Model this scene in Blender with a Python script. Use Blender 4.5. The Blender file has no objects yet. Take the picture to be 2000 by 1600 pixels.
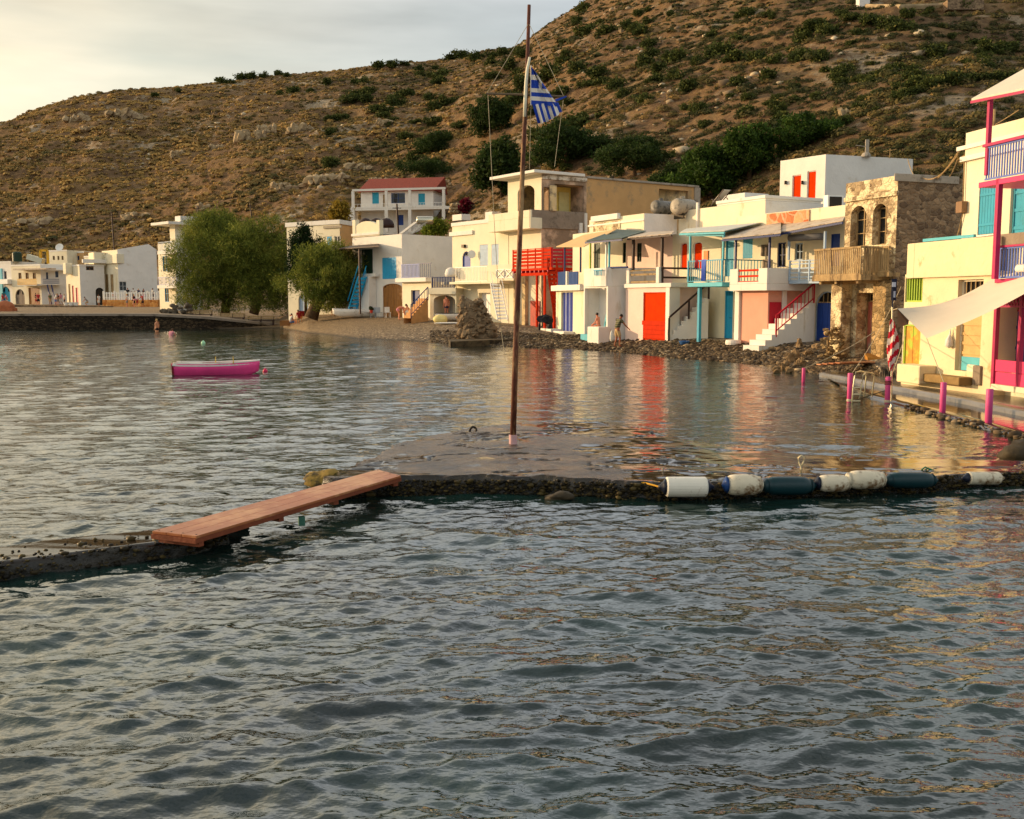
import bpy, bmesh, math, random
import numpy as np
from mathutils import Vector, Matrix
random.seed(7); RNG = np.random.default_rng(11)
SC = bpy.context.scene; COL = SC.collection
V = Vector; PI = math.pi
# ---------------------------------------------------------------- camera
CAM_H = 2.6; FPX = 2000.0; TILT = math.atan(0.106)
cT, sT = math.cos(TILT), math.sin(TILT)
cam = bpy.data.cameras.new('camera'); co = bpy.data.objects.new('camera', cam); COL.objects.link(co)
co.location = (0, 0, CAM_H); co.rotation_euler = (PI/2 - TILT, 0, 0)
cam.sensor_width = 36; cam.lens = 36; cam.clip_end = 3000; cam.clip_start = 0.05
SC.camera = co
# ---------------------------------------------------------------- light
SUN_AZ = math.radians(-73)      # measured from +Y towards +X
SUN_EL = math.radians(9.5)
sl = bpy.data.lights.new('sun', 'SUN'); so = bpy.data.objects.new('sun', sl); COL.objects.link(so)
sl.energy = 4.0; sl.angle = math.radians(0.6); sl.color = (1.0, 0.70, 0.40)
sd = V((math.sin(SUN_AZ)*math.cos(SUN_EL), math.cos(SUN_AZ)*math.cos(SUN_EL), math.sin(SUN_EL)))
so.rotation_euler = (-sd).to_track_quat('-Z', 'Y').to_euler()
W = bpy.data.worlds.new('World'); SC.world = W; W.use_nodes = True
nt = W.node_tree; N = nt.nodes; L = nt.links
for n in list(N): N.remove(n)
out = N.new('ShaderNodeOutputWorld'); sky = N.new('ShaderNodeTexSky'); sky.sky_type = 'NISHITA'
sky.sun_disc = False; sky.sun_elevation = SUN_EL; sky.sun_rotation = SUN_AZ; sky.air_density = 1.2; sky.dust_density = 2.0
bg = N.new('ShaderNodeBackground'); bg.inputs[1].default_value = 0.15; L.new(sky.outputs[0], bg.inputs[0])
tc = N.new('ShaderNodeTexCoord'); mp = N.new('ShaderNodeMapping'); mp.inputs['Scale'].default_value = (1.0, 1.0, 5.5)
L.new(tc.outputs['Generated'], mp.inputs[0])
nz = N.new('ShaderNodeTexNoise'); nz.inputs['Scale'].default_value = 1.7; nz.inputs['Detail'].default_value = 6; nz.inputs['Roughness'].default_value = .5
nz.inputs['Distortion'].default_value = .6
L.new(mp.outputs[0], nz.inputs[0])
rp = N.new('ShaderNodeValToRGB'); rp.color_ramp.elements[0].position = .30; rp.color_ramp.elements[1].position = .66
rp.color_ramp.elements[0].color = (.45,.45,.45,1); rp.color_ramp.elements[1].color = (.97,.97,.97,1)
L.new(nz.outputs[0], rp.inputs[0])
# cloud tone: warm towards the low sun, blue grey away from it
dt = N.new('ShaderNodeVectorMath'); dt.operation = 'DOT_PRODUCT'; dt.inputs[1].default_value = (-.93, .35, .10)
L.new(tc.outputs['Generated'], dt.inputs[0])
cr = N.new('ShaderNodeValToRGB'); e = cr.color_ramp.elements
e[0].position = 0.0; e[0].color = (.37,.38,.375,1)
e[1].position = 1.0; e[1].color = (.95,.70,.38,1)
x = e.new(.30); x.color = (.50,.52,.54,1)
x = e.new(.48); x.color = (.56,.55,.51,1)
x = e.new(.64); x.color = (.62,.57,.45,1)
L.new(dt.outputs['Value'], cr.inputs[0])
nz2 = N.new('ShaderNodeTexNoise'); nz2.inputs['Scale'].default_value = 2.4; nz2.inputs['Detail'].default_value = 5
L.new(mp.outputs[0], nz2.inputs[0])
mr = N.new('ShaderNodeMapRange'); mr.inputs[1].default_value = .3; mr.inputs[2].default_value = .7; mr.inputs[3].default_value = .88; mr.inputs[4].default_value = 1.68
L.new(nz2.outputs[0], mr.inputs[0])
# sky above the frame: bright band and dark zenith, shaped for the water's contrast
sx = N.new('ShaderNodeSeparateXYZ'); L.new(tc.outputs['Generated'], sx.inputs[0])
mh = N.new('ShaderNodeMapRange'); mh.inputs[1].default_value = .20; mh.inputs[2].default_value = .6; mh.inputs[3].default_value = 1.0; mh.inputs[4].default_value = 2.35
L.new(sx.outputs[2], mh.inputs[0])
hr = N.new('ShaderNodeValToRGB'); he = hr.color_ramp.elements
he[0].position = .25; he[0].color = (.36,)*3+(1,); he[1].position = .90; he[1].color = (.30,)*3+(1,)
for p_, v_ in ((.38,.78),(.50,.84),(.66,.52)): q_ = he.new(p_); q_.color = (v_,)*3+(1,)
L.new(sx.outputs[2], hr.inputs[0]); hm = N.new('ShaderNodeMath'); hm.operation = 'MULTIPLY'; hm.inputs[1].default_value = 2.8; L.new(hr.outputs[0], hm.inputs[0])
mm = N.new('ShaderNodeMath'); mm.operation = 'MULTIPLY'; L.new(mr.outputs[0], mm.inputs[0]); L.new(hm.outputs[0], mm.inputs[1])
bg2 = N.new('ShaderNodeBackground'); L.new(cr.outputs[0], bg2.inputs[0]); L.new(mm.outputs[0], bg2.inputs[1])
mx = N.new('ShaderNodeMixShader'); L.new(rp.outputs[0], mx.inputs[0]); L.new(bg.outputs[0], mx.inputs[1]); L.new(bg2.outputs[0], mx.inputs[2])
L.new(mx.outputs[0], out.inputs[0])
SC.view_settings.view_transform = 'Standard'; SC.view_settings.look = 'None'; SC.view_settings.exposure = 0.28; SC.view_settings.gamma = 1
SC.render.engine = 'CYCLES'
# ---------------------------------------------------------------- picture point -> place
def ray(px, py):
    u = (px-1000)/FPX; v = (800-py)/FPX
    return V((u, cT + v*sT, -sT + v*cT))
def at(px, py, d):
    r = ray(px, py); k = d/r.y
    return V((r.x*k, d, CAM_H + r.z*k))
def gz(px, py, z):
    r = ray(px, py); k = (z-CAM_H)/r.z
    return V((r.x*k, r.y*k, z))
def C(px, d):
    p = at(px, 588, d); return V((p.x, p.y))
# ---------------------------------------------------------------- noise
def _h(ix, iy, s):
    n = (ix*374761393 + iy*668265263 + s*1274126177) & 0x7fffffff
    n = ((n ^ (n >> 13))*1274126177) & 0x7fffffff
    return ((n ^ (n >> 16)) & 0xffff)/65535.0
def vnoise(x, y, s=0):
    x = np.asarray(x, float); y = np.asarray(y, float)
    ix = np.floor(x).astype(np.int64); iy = np.floor(y).astype(np.int64)
    fx = x-ix; fy = y-iy; fx = fx*fx*(3-2*fx); fy = fy*fy*(3-2*fy)
    a = _h(ix,iy,s); b = _h(ix+1,iy,s); c = _h(ix,iy+1,s); d = _h(ix+1,iy+1,s)
    return (a*(1-fx)+b*fx)*(1-fy) + (c*(1-fx)+d*fx)*fy
def fbm(x, y, s=0, o=4):
    t = 0; a = .5; 
    for i in range(o): t = t + a*(vnoise(x*2**i, y*2**i, s+i)-.5)*2; a *= .5
    return t
# ---------------------------------------------------------------- materials
def lin(h):
    h = h.lstrip('#'); r = []
    for i in (0,2,4):
        c = int(h[i:i+2],16)/255; r.append(c/12.92 if c <= .04045 else ((c+.055)/1.055)**2.4)
    return (r[0], r[1], r[2], 1)
_M = {}
def sc(c, k): return (c[0]*k, c[1]*k, c[2]*k, 1)
def mat(name, col, rough=.8, var=.12, scale=3.0, bump=.15, bscale=20, metal=0, stain=None, samt=.0, sscale=1.2, spec=.3, trans=0, streak=False):
    """paint, plaster, wood...: base colour with two scales of real colour variation, stains and a bump"""
    if name in _M: return _M[name]
    if isinstance(col, str): col = lin(col)
    m = bpy.data.materials.new(name); m.use_nodes = True; n = m.node_tree.nodes; l = m.node_tree.links
    b = n['Principled BSDF']; b.inputs['Roughness'].default_value = rough; b.inputs['Metallic'].default_value = metal
    b.inputs['Specular IOR Level'].default_value = spec
    t = n.new('ShaderNodeTexCoord')
    no = n.new('ShaderNodeTexNoise'); no.inputs['Scale'].default_value = scale; no.inputs['Detail'].default_value = 6; no.inputs['Roughness'].default_value = .65
    l.new(t.outputs['Object'], no.inputs[0])
    r = n.new('ShaderNodeValToRGB'); r.color_ramp.elements[0].position = .28; r.color_ramp.elements[1].position = .72
    r.color_ramp.elements[0].color = sc(col, 1-var*1.6); r.color_ramp.elements[1].color = sc(col, min(1+var, .92/max(col[:3])) if max(col[:3])>.5 else 1+var)
    l.new(no.outputs[0], r.inputs[0]); c = r.outputs[0]
    if stain:
        if isinstance(stain, str): stain = lin(stain)
        s = n.new('ShaderNodeTexNoise'); s.inputs['Scale'].default_value = sscale; s.inputs['Detail'].default_value = 8; s.inputs['Roughness'].default_value = .7
        if streak:
            mp_ = n.new('ShaderNodeMapping'); mp_.inputs['Scale'].default_value = (1, 1, .22); l.new(t.outputs['Object'], mp_.inputs[0]); l.new(mp_.outputs[0], s.inputs[0])
        else: l.new(t.outputs['Object'], s.inputs[0])
        sr = n.new('ShaderNodeValToRGB'); p = 1-samt
        sr.color_ramp.elements[0].position = max(0, .30+.4*p-.05); sr.color_ramp.elements[1].position = min(1, .30+.4*p+.06)
        l.new(s.outputs[0], sr.inputs[0])
        mi = n.new('ShaderNodeMixRGB'); mi.inputs[2].default_value = stain; l.new(sr.outputs[0], mi.inputs[0]); l.new(c, mi.inputs[1]); c = mi.outputs[0]
    l.new(c, b.inputs['Base Color'])
    if bump:
        bn = n.new('ShaderNodeTexNoise'); bn.inputs['Scale'].default_value = bscale; bn.inputs['Detail'].default_value = 5; l.new(t.outputs['Object'], bn.inputs[0])
        bu = n.new('ShaderNodeBump'); bu.inputs['Strength'].default_value = min(1, bump*2); bu.inputs['Distance'].default_value = .02*max(1, 10/bscale)
        l.new(bn.outputs[0], bu.inputs['Height']); l.new(bu.outputs[0], b.inputs['Normal'])
    if trans:
        b.inputs['Transmission Weight'].default_value = trans
    _M[name] = m; return m
def stone_mat(name, c1, c2, mortar, scale=2.2, flat=1.7, mw=.06, bump=.6, stain=None):
    if name in _M: return _M[name]
    m = bpy.data.materials.new(name); m.use_nodes = True; n = m.node_tree.nodes; l = m.node_tree.links
    b = n['Principled BSDF']; b.inputs['Roughness'].default_value = .9; b.inputs['Specular IOR Level'].default_value = .2
    t = n.new('ShaderNodeTexCoord'); mp_ = n.new('ShaderNodeMapping'); mp_.inputs['Scale'].default_value = (1, 1, flat); l.new(t.outputs['Object'], mp_.inputs[0])
    wn = n.new('ShaderNodeTexNoise'); wn.inputs['Scale'].default_value = 2.5; l.new(mp_.outputs[0], wn.inputs[0])
    ad = n.new('ShaderNodeMixRGB'); ad.blend_type = 'ADD'; ad.inputs[0].default_value = .28; l.new(mp_.outputs[0], ad.inputs[1]); l.new(wn.outputs['Color'], ad.inputs[2])
    v = n.new('ShaderNodeTexVoronoi'); v.inputs['Scale'].default_value = scale; l.new(ad.outputs[0], v.inputs[0])
    ve = n.new('ShaderNodeTexVoronoi'); ve.feature = 'DISTANCE_TO_EDGE'; ve.inputs['Scale'].default_value = scale; l.new(ad.outputs[0], ve.inputs[0])
    hs = n.new('ShaderNodeSeparateColor'); l.new(v.outputs['Color'], hs.inputs[0])
    r = n.new('ShaderNodeValToRGB'); r.color_ramp.elements[0].color = lin(c1); r.color_ramp.elements[1].color = lin(c2); l.new(hs.outputs[0], r.inputs[0])
    dn = n.new('ShaderNodeTexNoise'); dn.inputs['Scale'].default_value = 9; dn.inputs['Detail'].default_value = 7; l.new(t.outputs['Object'], dn.inputs[0])
    mu = n.new('ShaderNodeMixRGB'); mu.blend_type = 'OVERLAY'; mu.inputs[0].default_value = .5; l.new(r.outputs[0], mu.inputs[1]); l.new(dn.outputs[0], mu.inputs[2])
    er = n.new('ShaderNodeValToRGB'); er.color_ramp.elements[0].position = mw*.4; er.color_ramp.elements[1].position = mw; l.new(ve.outputs[0], er.inputs[0])
    mi = n.new('ShaderNodeMixRGB'); mi.inputs[1].default_value = lin(mortar); l.new(er.outputs[0], mi.inputs[0]); l.new(mu.outputs[0], mi.inputs[2])
    c = mi.outputs[0]
    if stain:
        s = n.new('ShaderNodeTexNoise'); s.inputs['Scale'].default_value = stain[1]; s.inputs['Detail'].default_value = 8; s.inputs['Roughness'].default_value = .65; l.new(t.outputs['Object'], s.inputs[0])
        sr = n.new('ShaderNodeValToRGB'); sr.color_ramp.elements[0].position = stain[2]; sr.color_ramp.elements[1].position = stain[2]+.05; l.new(s.outputs[0], sr.inputs[0])
        m2 = n.new('ShaderNodeMixRGB'); m2.inputs[2].default_value = lin(stain[0]); l.new(sr.outputs[0], m2.inputs[0]); l.new(c, m2.inputs[1]); c = m2.outputs[0]
    l.new(c, b.inputs['Base Color'])
    ms = n.new('ShaderNodeMath'); ms.operation = 'MINIMUM'; ms.inputs[1].default_value = .18; l.new(ve.outputs[0], ms.inputs[0])
    ma = n.new('ShaderNodeMath'); ma.operation = 'MULTIPLY_ADD'; ma.inputs[1].default_value = .08; l.new(dn.outputs[0], ma.inputs[0]); l.new(ms.outputs[0], ma.inputs[2])
    bu = n.new('ShaderNodeBump'); bu.inputs['Strength'].default_value = bump; bu.inputs['Distance'].default_value = .25; l.new(ma.outputs[0], bu.inputs['Height']); l.new(bu.outputs[0], b.inputs['Normal'])
    _M[name] = m; return m
def tint_mat(name, cols, rough=.8, trans=.25, attr='tint', nscale=0):
    """foliage / stones: colour picked by a per-clump attribute"""
    if name in _M: return _M[name]
    m = bpy.data.materials.new(name); m.use_nodes = True; n = m.node_tree.nodes; l = m.node_tree.links
    b = n['Principled BSDF']; b.inputs['Roughness'].default_value = rough; b.inputs['Specular IOR Level'].default_value = .15
    a = n.new('ShaderNodeAttribute'); a.attribute_name = attr
    r = n.new('ShaderNodeValToRGB'); e = r.color_ramp.elements
    e[0].color = lin(cols[0]); e[1].color = lin(cols[-1])
    for i, c in enumerate(cols[1:-1]): q = e.new((i+1)/(len(cols)-1)); q.color = lin(c)
    l.new(a.outputs['Fac'], r.inputs[0]); c = r.outputs[0]; l.new(c, b.inputs['Base Color'])
    if trans:
        tr = n.new('ShaderNodeBsdfTranslucent'); l.new(c, tr.inputs[0]); mi = n.new('ShaderNodeMixShader'); mi.inputs[0].default_value = trans
        l.new(b.outputs[0], mi.inputs[1]); l.new(tr.outputs[0], mi.inputs[2]); l.new(mi.outputs[0], n['Material Output'].inputs[0])
    _M[name] = m; return m
# ---------------------------------------------------------------- objects
ORG = {}
def tag(o, label=None, cat=None, group=None, kind=None):
    if label: o['label'] = label
    if cat: o['category'] = cat
    if group: o['group'] = group
    if kind: o['kind'] = kind
    return o
def thing(name, loc, label, cat, group=None):
    o = bpy.data.objects.new(name, None); COL.objects.link(o); o.location = loc; o.empty_display_size = .2
    ORG[o] = V(loc); return tag(o, label, cat, group)
def link_mesh(name, me, parent=None, smooth=False):
    o = bpy.data.objects.new(name, me); COL.objects.link(o)
    if parent is not None: o.parent = parent; ORG[o] = ORG[parent]
    else: ORG[o] = V((0,0,0))
    if smooth: me.polygons.foreach_set('use_smooth', [True]*len(me.polygons))
    return o
class MB:
    def __init__(s): s.v = []; s.f = []; s.mi = []; s.m = 0
    def add(s, pts, faces):
        k = len(s.v); s.v += [tuple(p) for p in pts]; s.f += [tuple(i+k for i in f) for f in faces]; s.mi += [s.m]*len(faces); return s
    def quad(s, a, b, c, d): return s.add([a,b,c,d], [(0,1,2,3)])
    def poly(s, pts): return s.add(pts, [tuple(range(len(pts)))])
    def hexa(s, p):  # 0-3 bottom ring, 4-7 top ring
        return s.add(p, [(3,2,1,0),(4,5,6,7),(0,1,5,4),(1,2,6,5),(2,3,7,6),(3,0,4,7)])
    def box(s, c, size, rz=0, rx=0, ry=0):
        R = Matrix.Rotation(rz,3,'Z') @ Matrix.Rotation(ry,3,'Y') @ Matrix.Rotation(rx,3,'X'); h = V(size)/2; c = V(c)
        P = [c + R @ V((a*h.x,b*h.y,z*h.z)) for z in (-1,1) for a,b in ((-1,-1),(1,-1),(1,1),(-1,1))]
        return s.hexa(P)
    def bar(s, a, b, w, h=None, up=V((0,0,1))):
        a = V(a); b = V(b); h = h or w; d = (b-a).normalized()
        if abs(d.dot(up)) > .98: up = V((0,1,0))
        x = d.cross(up).normalized()*w/2; y = x.cross(d).normalized()*h/2
        return s.hexa([a-x-y, a+x-y, a+x+y, a-x+y, b-x-y, b+x-y, b+x+y, b-x+y])
    def tube(s, pts, r, n=8, cap=True):
        pts = [V(p) for p in pts]; rs = r if isinstance(r, (list,tuple)) else [r]*len(pts); k0 = len(s.v); P = []; up = V((.013,.021,1))
        for i, p in enumerate(pts):
            d = (pts[min(i+1,len(pts)-1)] - pts[max(i-1,0)]).normalized()
            u = up if abs(d.dot(up)) < .97 else V((1,.03,0)); x = d.cross(u).normalized(); y = d.cross(x)
            P += [p + (x*math.cos(2*PI*j/n) + y*math.sin(2*PI*j/n))*rs[i] for j in range(n)]
        F = [(i*n+j, i*n+(j+1)%n, (i+1)*n+(j+1)%n, (i+1)*n+j) for i in range(len(pts)-1) for j in range(n)]
        if cap: F += [tuple(range(n-1,-1,-1)), tuple((len(pts)-1)*n+j for j in range(n))]
        return s.add(P, F)
    def lathe(s, prof, c=(0,0,0), n=16, axis='Z', rot=None):
        c = V(c); P = []
        for r, z in prof:
            for j in range(n):
                a = 2*PI*j/n; p = V((r*math.cos(a), r*math.sin(a), z))
                if rot is not None: p = rot @ p
                P.append(c+p)
        F = [(i*n+j, i*n+(j+1)%n, (i+1)*n+(j+1)%n, (i+1)*n+j) for i in range(len(prof)-1) for j in range(n)]
        F += [tuple(range(n-1,-1,-1)), tuple((len(prof)-1)*n+j for j in range(n))]
        return s.add(P, F)
    def blob(s, c, size, sub=2, seed=0, amp=.25, rz=0, fr=1.3):
        bm = bmesh.new(); bmesh.ops.create_icosphere(bm, subdivisions=sub, radius=1); R = Matrix.Rotation(rz,3,'Z')
        P = []
        for v in bm.verts:
            p = v.co; n = fbm(np.array([p.x*fr+seed*7.3+p.z*fr*.7]), np.array([p.y*fr+seed*3.1-p.z*fr]), seed, 3)[0]
            q = p*(1+amp*n*2); P.append(V(c) + R @ V((q.x*size[0], q.y*size[1], q.z*size[2])))
        F = [tuple(v.index for v in f.verts) for f in bm.faces]; bm.free(); return s.add(P, F)
    def mesh(s, name, mats, parent=None):
        me = bpy.data.meshes.new(name); o = ORG[parent] if parent is not None else V((0,0,0))
        me.from_pydata([(x-o.x, y-o.y, z-o.z) for x,y,z in s.v], [], s.f)
        for m in (mats if isinstance(mats,(list,tuple)) else [mats]): me.materials.append(m)
        if any(s.mi): me.polygons.foreach_set('material_index', s.mi)
        me.update(); return me
    def build(s, name, mats, parent=None, smooth=False, bevel=0):
        o = link_mesh(name, s.mesh(name, mats, parent), parent, smooth)
        if bevel:
            b = o.modifiers.new('bevel','BEVEL'); b.width = bevel; b.segments = 2; b.limit_method = 'ANGLE'; b.harden_normals = False
        return o
def single(name, mb, mats, label, cat, group=None, smooth=False, loc=None):
    """a thing that is one mesh, its origin at its base"""
    vs = np.array(mb.v)
    o0 = V(loc) if loc is not None else V((vs[:,0].mean(), vs[:,1].mean(), vs[:,2].min()))
    me = bpy.data.meshes.new(name); me.from_pydata([tuple(V(p)-o0) for p in mb.v], [], mb.f)
    for m in (mats if isinstance(mats,(list,tuple)) else [mats]): me.materials.append(m)
    if any(mb.mi): me.polygons.foreach_set('material_index', mb.mi)
    o = bpy.data.objects.new(name, me); COL.objects.link(o); o.location = o0; ORG[o] = o0
    if smooth: me.polygons.foreach_set('use_smooth', [True]*len(me.polygons))
    return tag(o, label, cat, group)
def np_mesh(name, v, f, mats, kind=None, tint=None, smooth=False, mi=None):
    me = bpy.data.meshes.new(name); v = np.asarray(v, np.float32); f = np.asarray(f, np.int32); k = f.shape[1]
    me.vertices.add(len(v)); me.vertices.foreach_set('co', v.ravel())
    me.loops.add(f.size); me.loops.foreach_set('vertex_index', f.ravel())
    me.polygons.add(len(f)); me.polygons.foreach_set('loop_start', np.arange(0, f.size, k, dtype=np.int32)); me.polygons.foreach_set('loop_total', np.full(len(f), k, np.int32))
    if smooth: me.polygons.foreach_set('use_smooth', np.ones(len(f), bool))
    for m in (mats if isinstance(mats,(list,tuple)) else [mats]): me.materials.append(m)
    if mi is not None: me.polygons.foreach_set('material_index', np.asarray(mi, np.int32))
    if tint is not None:
        a = me.attributes.new('tint','FLOAT','POINT'); a.data.foreach_set('value', np.asarray(tint, np.float32))
    me.update(calc_edges=True); me.validate(); return me
# ---------------------------------------------------------------- terrain profile tables (x = picture column of a bearing)
PX  = [-500,   0, 300, 545, 600, 700, 880,1000,1100,1200,1300,1400,1500,1560,1640,1750,1900,2000,2500]
DS  = [  98,  97,  99,  99,  84,  72,  62,  58,56.0,52.6,47.5,44.6,41.2,38.0,35.4,  33,29.8,28.4,  24]   # shore
ZS  = [ 1.2, 1.2, 1.1, -.05,  0,   0,   0,   0,   0,   0,   0,   0,   0,   0,   0,   0,   0,   0,   0]
DB  = [ 150, 150, 150, 112, 101,  92,  80,  69,  63,  60,  55,  51,  48,  46,  41,31.5,29.0,26.5,  22]   # foot of the houses
ZB  = [ 2.0, 2.0, 2.0, 1.6, 1.5, 1.4, 1.3,  .9, .55, .55, .68, .64, .66, .75, .50, .42, .42, .42, .42]
D0  = [ 185, 185, 175, 150, 140, 166, 166,  97,  92,  92,  90,  84,  78,  74,  64,  60,  60,  60,  60]   # foot of the hill
Z0  = [   3,   3,   4,   6,   8,  13,  13,   8,   7,   8,   9,   9,   9,   9,   7,   8,   8,   8,   8]
RX  = [-500,   0,  60, 100, 170, 240, 350, 425, 500, 600, 720, 800, 875, 930,1000,1035,1060,1100,1140,1200,1300,1500,2000,2500]
RY  = [ 330, 250, 226, 209, 190, 178, 172, 163, 152, 142, 133, 124, 116, 104,  92,  72,  52,  28,   2, -40, -85,-130,-150,-150]
DR  = [ 330, 330, 335, 335, 340, 345, 350, 355, 360, 365, 370, 375, 380, 385, 390, 392, 395, 400, 400, 405, 410, 420, 430, 430]
# ================================================================ SETTING
def u2px(u): return 1000 + FPX*u/cT
def px2u(p): return (np.asarray(p, float)-1000)/FPX*cT
cols = np.arange(-500, 2501, 4.0); uu = px2u(cols)
ridge_el = np.array([at(a, b, 1.0).z - CAM_H for a, b in zip(RX, RY)])
def col_tab(c):
    I = lambda T_: np.interp(c, PX, T_)
    J = lambda X_, T_: np.mean([np.interp(np.asarray(c)+o_, X_, T_) for o_ in (-150,-110,-70,-35,0,35,70,110,150)], 0)
    dr = J(RX, DR); zr = CAM_H + np.interp(c, RX, ridge_el)*dr
    return I(DS), I(ZS), I(DB), I(ZB), J(PX, D0), J(PX, Z0), dr, zr
def hill_z(x, y):
    """height of the hill at a ground point"""
    x = np.asarray(x, float); y = np.asarray(y, float); c = u2px(x/y)
    ds, zs, db, zb, d0, z0, dr, zr = col_tab(c)
    t = (y-d0)/(dr-d0); tt = np.clip(t, 0, 1)
    z = z0 + (zr-z0)*(tt**1.0)
    g = np.clip(tt*8, 0, 1)*np.clip((1-tt)*14, .25, 1)
    z = z + g*(3.2*fbm(x/38, y/38, 3, 3) + 1.5*fbm(x/9, y/9, 9, 4))
    # broken terraces and rocky ledges
    zz = z/4.6 + .7*fbm(x/26, y/26, 21, 2); fr = zz-np.floor(zz)
    z = z + g*1.9*(np.clip(fr*4, 0, 1) - fr)*np.clip(vnoise(x/22, y/22, 5)*2.2-.35, 0, 1)
    z = np.where(t > 1, zr - (y-dr)*.35, z)
    return z
# hill
M_hill = bpy.data.materials.new('hill_soil'); M_hill.use_nodes = True
n = M_hill.node_tree.nodes; l = M_hill.node_tree.links; b = n['Principled BSDF']; b.inputs['Roughness'].default_value = .95; b.inputs['Specular IOR Level'].default_value = .1
t = n.new('ShaderNodeTexCoord')
def nz_(s, d=8, r=.7, nodes=n, links=l, src=t.outputs['Object']):
    q = nodes.new('ShaderNodeTexNoise'); q.inputs['Scale'].default_value = s; q.inputs['Detail'].default_value = d; q.inputs['Roughness'].default_value = r; links.new(src, q.inputs[0]); return q.outputs[0]
def ramp_(src, stops, nodes=n, links=l):
    q = nodes.new('ShaderNodeValToRGB'); e = q.color_ramp.elements
    e[0].position, e[0].color = stops[0][0], lin(stops[0][1]); e[1].position, e[1].color = stops[-1][0], lin(stops[-1][1])
    for p, c in stops[1:-1]: z = e.new(p); z.color = lin(c)
    links.new(src, q.inputs[0]); return q.outputs[0]
def mix_(f, a, c, nodes=n, links=l):
    q = nodes.new('ShaderNodeMixRGB'); links.new(f, q.inputs[0])
    for k, z in ((1,a),(2,c)):
        if isinstance(z, str): q.inputs[k].default_value = lin(z)
        else: links.new(z, q.inputs[k])
    return q.outputs[0]
c1 = ramp_(nz_(.09), [(.3,'#564231'),(.45,'#7a5e45'),(.58,'#98764e'),(.72,'#a08c6c')])
c2 = ramp_(nz_(.9, 10, .8), [(.32,'#34291c'),(.5,'#6a563e'),(.68,'#ac9468')])
mm_ = n.new('ShaderNodeMixRGB'); mm_.inputs[0].default_value = .5; l.new(c1, mm_.inputs[1]); l.new(c2, mm_.inputs[2])
rk = ramp_(nz_(.035, 9, .75), [(.56,'#000000'),(.62,'#ffffff')])
rc = ramp_(nz_(1.6, 9, .8), [(.3,'#6a5c4a'),(.5,'#a09078'),(.7,'#c8b898')])
cc = mix_(rk, mm_.outputs[0], rc); l.new(cc, b.inputs['Base Color'])
bu = n.new('ShaderNodeBump'); bu.inputs['Strength'].default_value = 1; bu.inputs['Distance'].default_value = 1.1; l.new(nz_(.55, 10, .75), bu.inputs['Height']); l.new(bu.outputs[0], b.inputs['Normal'])
_M['hill_soil'] = M_hill
def fan(name, rows_fn, nr, m, smooth=True):
    Y, Z = rows_fn(cols, np.linspace(0, 1, nr)); X = uu[None,:]*Y
    vv = np.stack([X,Y,Z], -1).reshape(-1,3); nc = len(cols); i = np.arange(nr-1)[:,None]*nc + np.arange(nc-1)[None,:]
    ff = np.stack([i, i+1, i+nc+1, i+nc], -1).reshape(-1,4)
    me = np_mesh(name, vv, ff, m, smooth=smooth); o = bpy.data.objects.new(name, me); COL.objects.link(o); o['kind'] = 'structure'; return o
def hill_rows(c, s):
    ds, zs, db, zb, d0, z0, dr, zr = col_tab(c)
    Y = d0[None,:] + (dr+60-d0)[None,:]*(s[:,None]**1.15); return Y, hill_z(uu[None,:]*Y, Y)
fan('hill', hill_rows, 330, M_hill)
def shore_z(x, y):
    x = np.asarray(x, float); y = np.asarray(y, float); c = u2px(x/y); ds, zs, db, zb, d0, z0, dr, zr = col_tab(c)
    wob = .5*fbm(x/3.1, y/3.1, 31, 3)*np.clip((1-np.abs(c-1150)/500)*3, 0, 1)
    z1 = zs + (zb-zs)*np.clip((y-ds+wob)/(db-ds), 0, 1)**.8
    z = np.where(y < ds-wob, zs - (ds-wob-y)*.22, np.where(y < db, z1, zb + (z0-zb)*np.clip((y-db)/(d0-db), 0, 1)**2))
    peb = np.clip((c-860)/80, 0, 1)*np.clip((1800-c)/100, 0, 1)
    z = z + np.where((y > ds-1.0) & (y < db+1), .05*fbm(x*2.2, y*2.2, 41, 3)*(.3+peb), 0)
    return z
def beach_rows(c, s):
    ds, zs, db, zb, d0, z0, dr, zr = col_tab(c)
    n1 = 90; a = (ds-2.2)[None,:] + (db+1.5-ds+2.2)[None,:]*np.linspace(0,1,n1)[:,None]
    e = (db+1.5)[None,:] + (d0+.5-db-1.5)[None,:]*np.linspace(0,1,len(s)-n1+1)[1:,None]
    Y = np.concatenate([a, e], 0); return Y, shore_z(uu[None,:]*Y, Y)
M_b = bpy.data.materials.new('beach_ground'); M_b.use_nodes = True; nn = M_b.node_tree.nodes; ll = M_b.node_tree.links; b = nn['Principled BSDF']; b.inputs['Roughness'].default_value = .85
tt_ = nn.new('ShaderNodeTexCoord'); so_ = tt_.outputs['Object']
sand = ramp_(nz_(2.5, 8, .7, nn, ll, so_), [(.3,'#5c4a36'),(.5,'#7e6849'),(.7,'#96805c')], nn, ll)
vo = nn.new('ShaderNodeTexVoronoi'); vo.inputs['Scale'].default_value = 7; ll.new(so_, vo.inputs[0]); sp = nn.new('ShaderNodeSeparateColor'); ll.new(vo.outputs['Color'], sp.inputs[0])
peb = ramp_(sp.outputs[0], [(0,'#2c241a'),(.5,'#594a38'),(.8,'#7c6a52'),(1,'#b8a88c')], nn, ll)
sx_ = nn.new('ShaderNodeSeparateXYZ'); ll.new(so_, sx_.inputs[0])
mr_ = nn.new('ShaderNodeMapRange'); mr_.inputs[1].default_value = 84; mr_.inputs[2].default_value = 66; ll.new(sx_.outputs[1], mr_.inputs[0])
bc = mix_(mr_.outputs[0], sand, peb, nn, ll)
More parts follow.
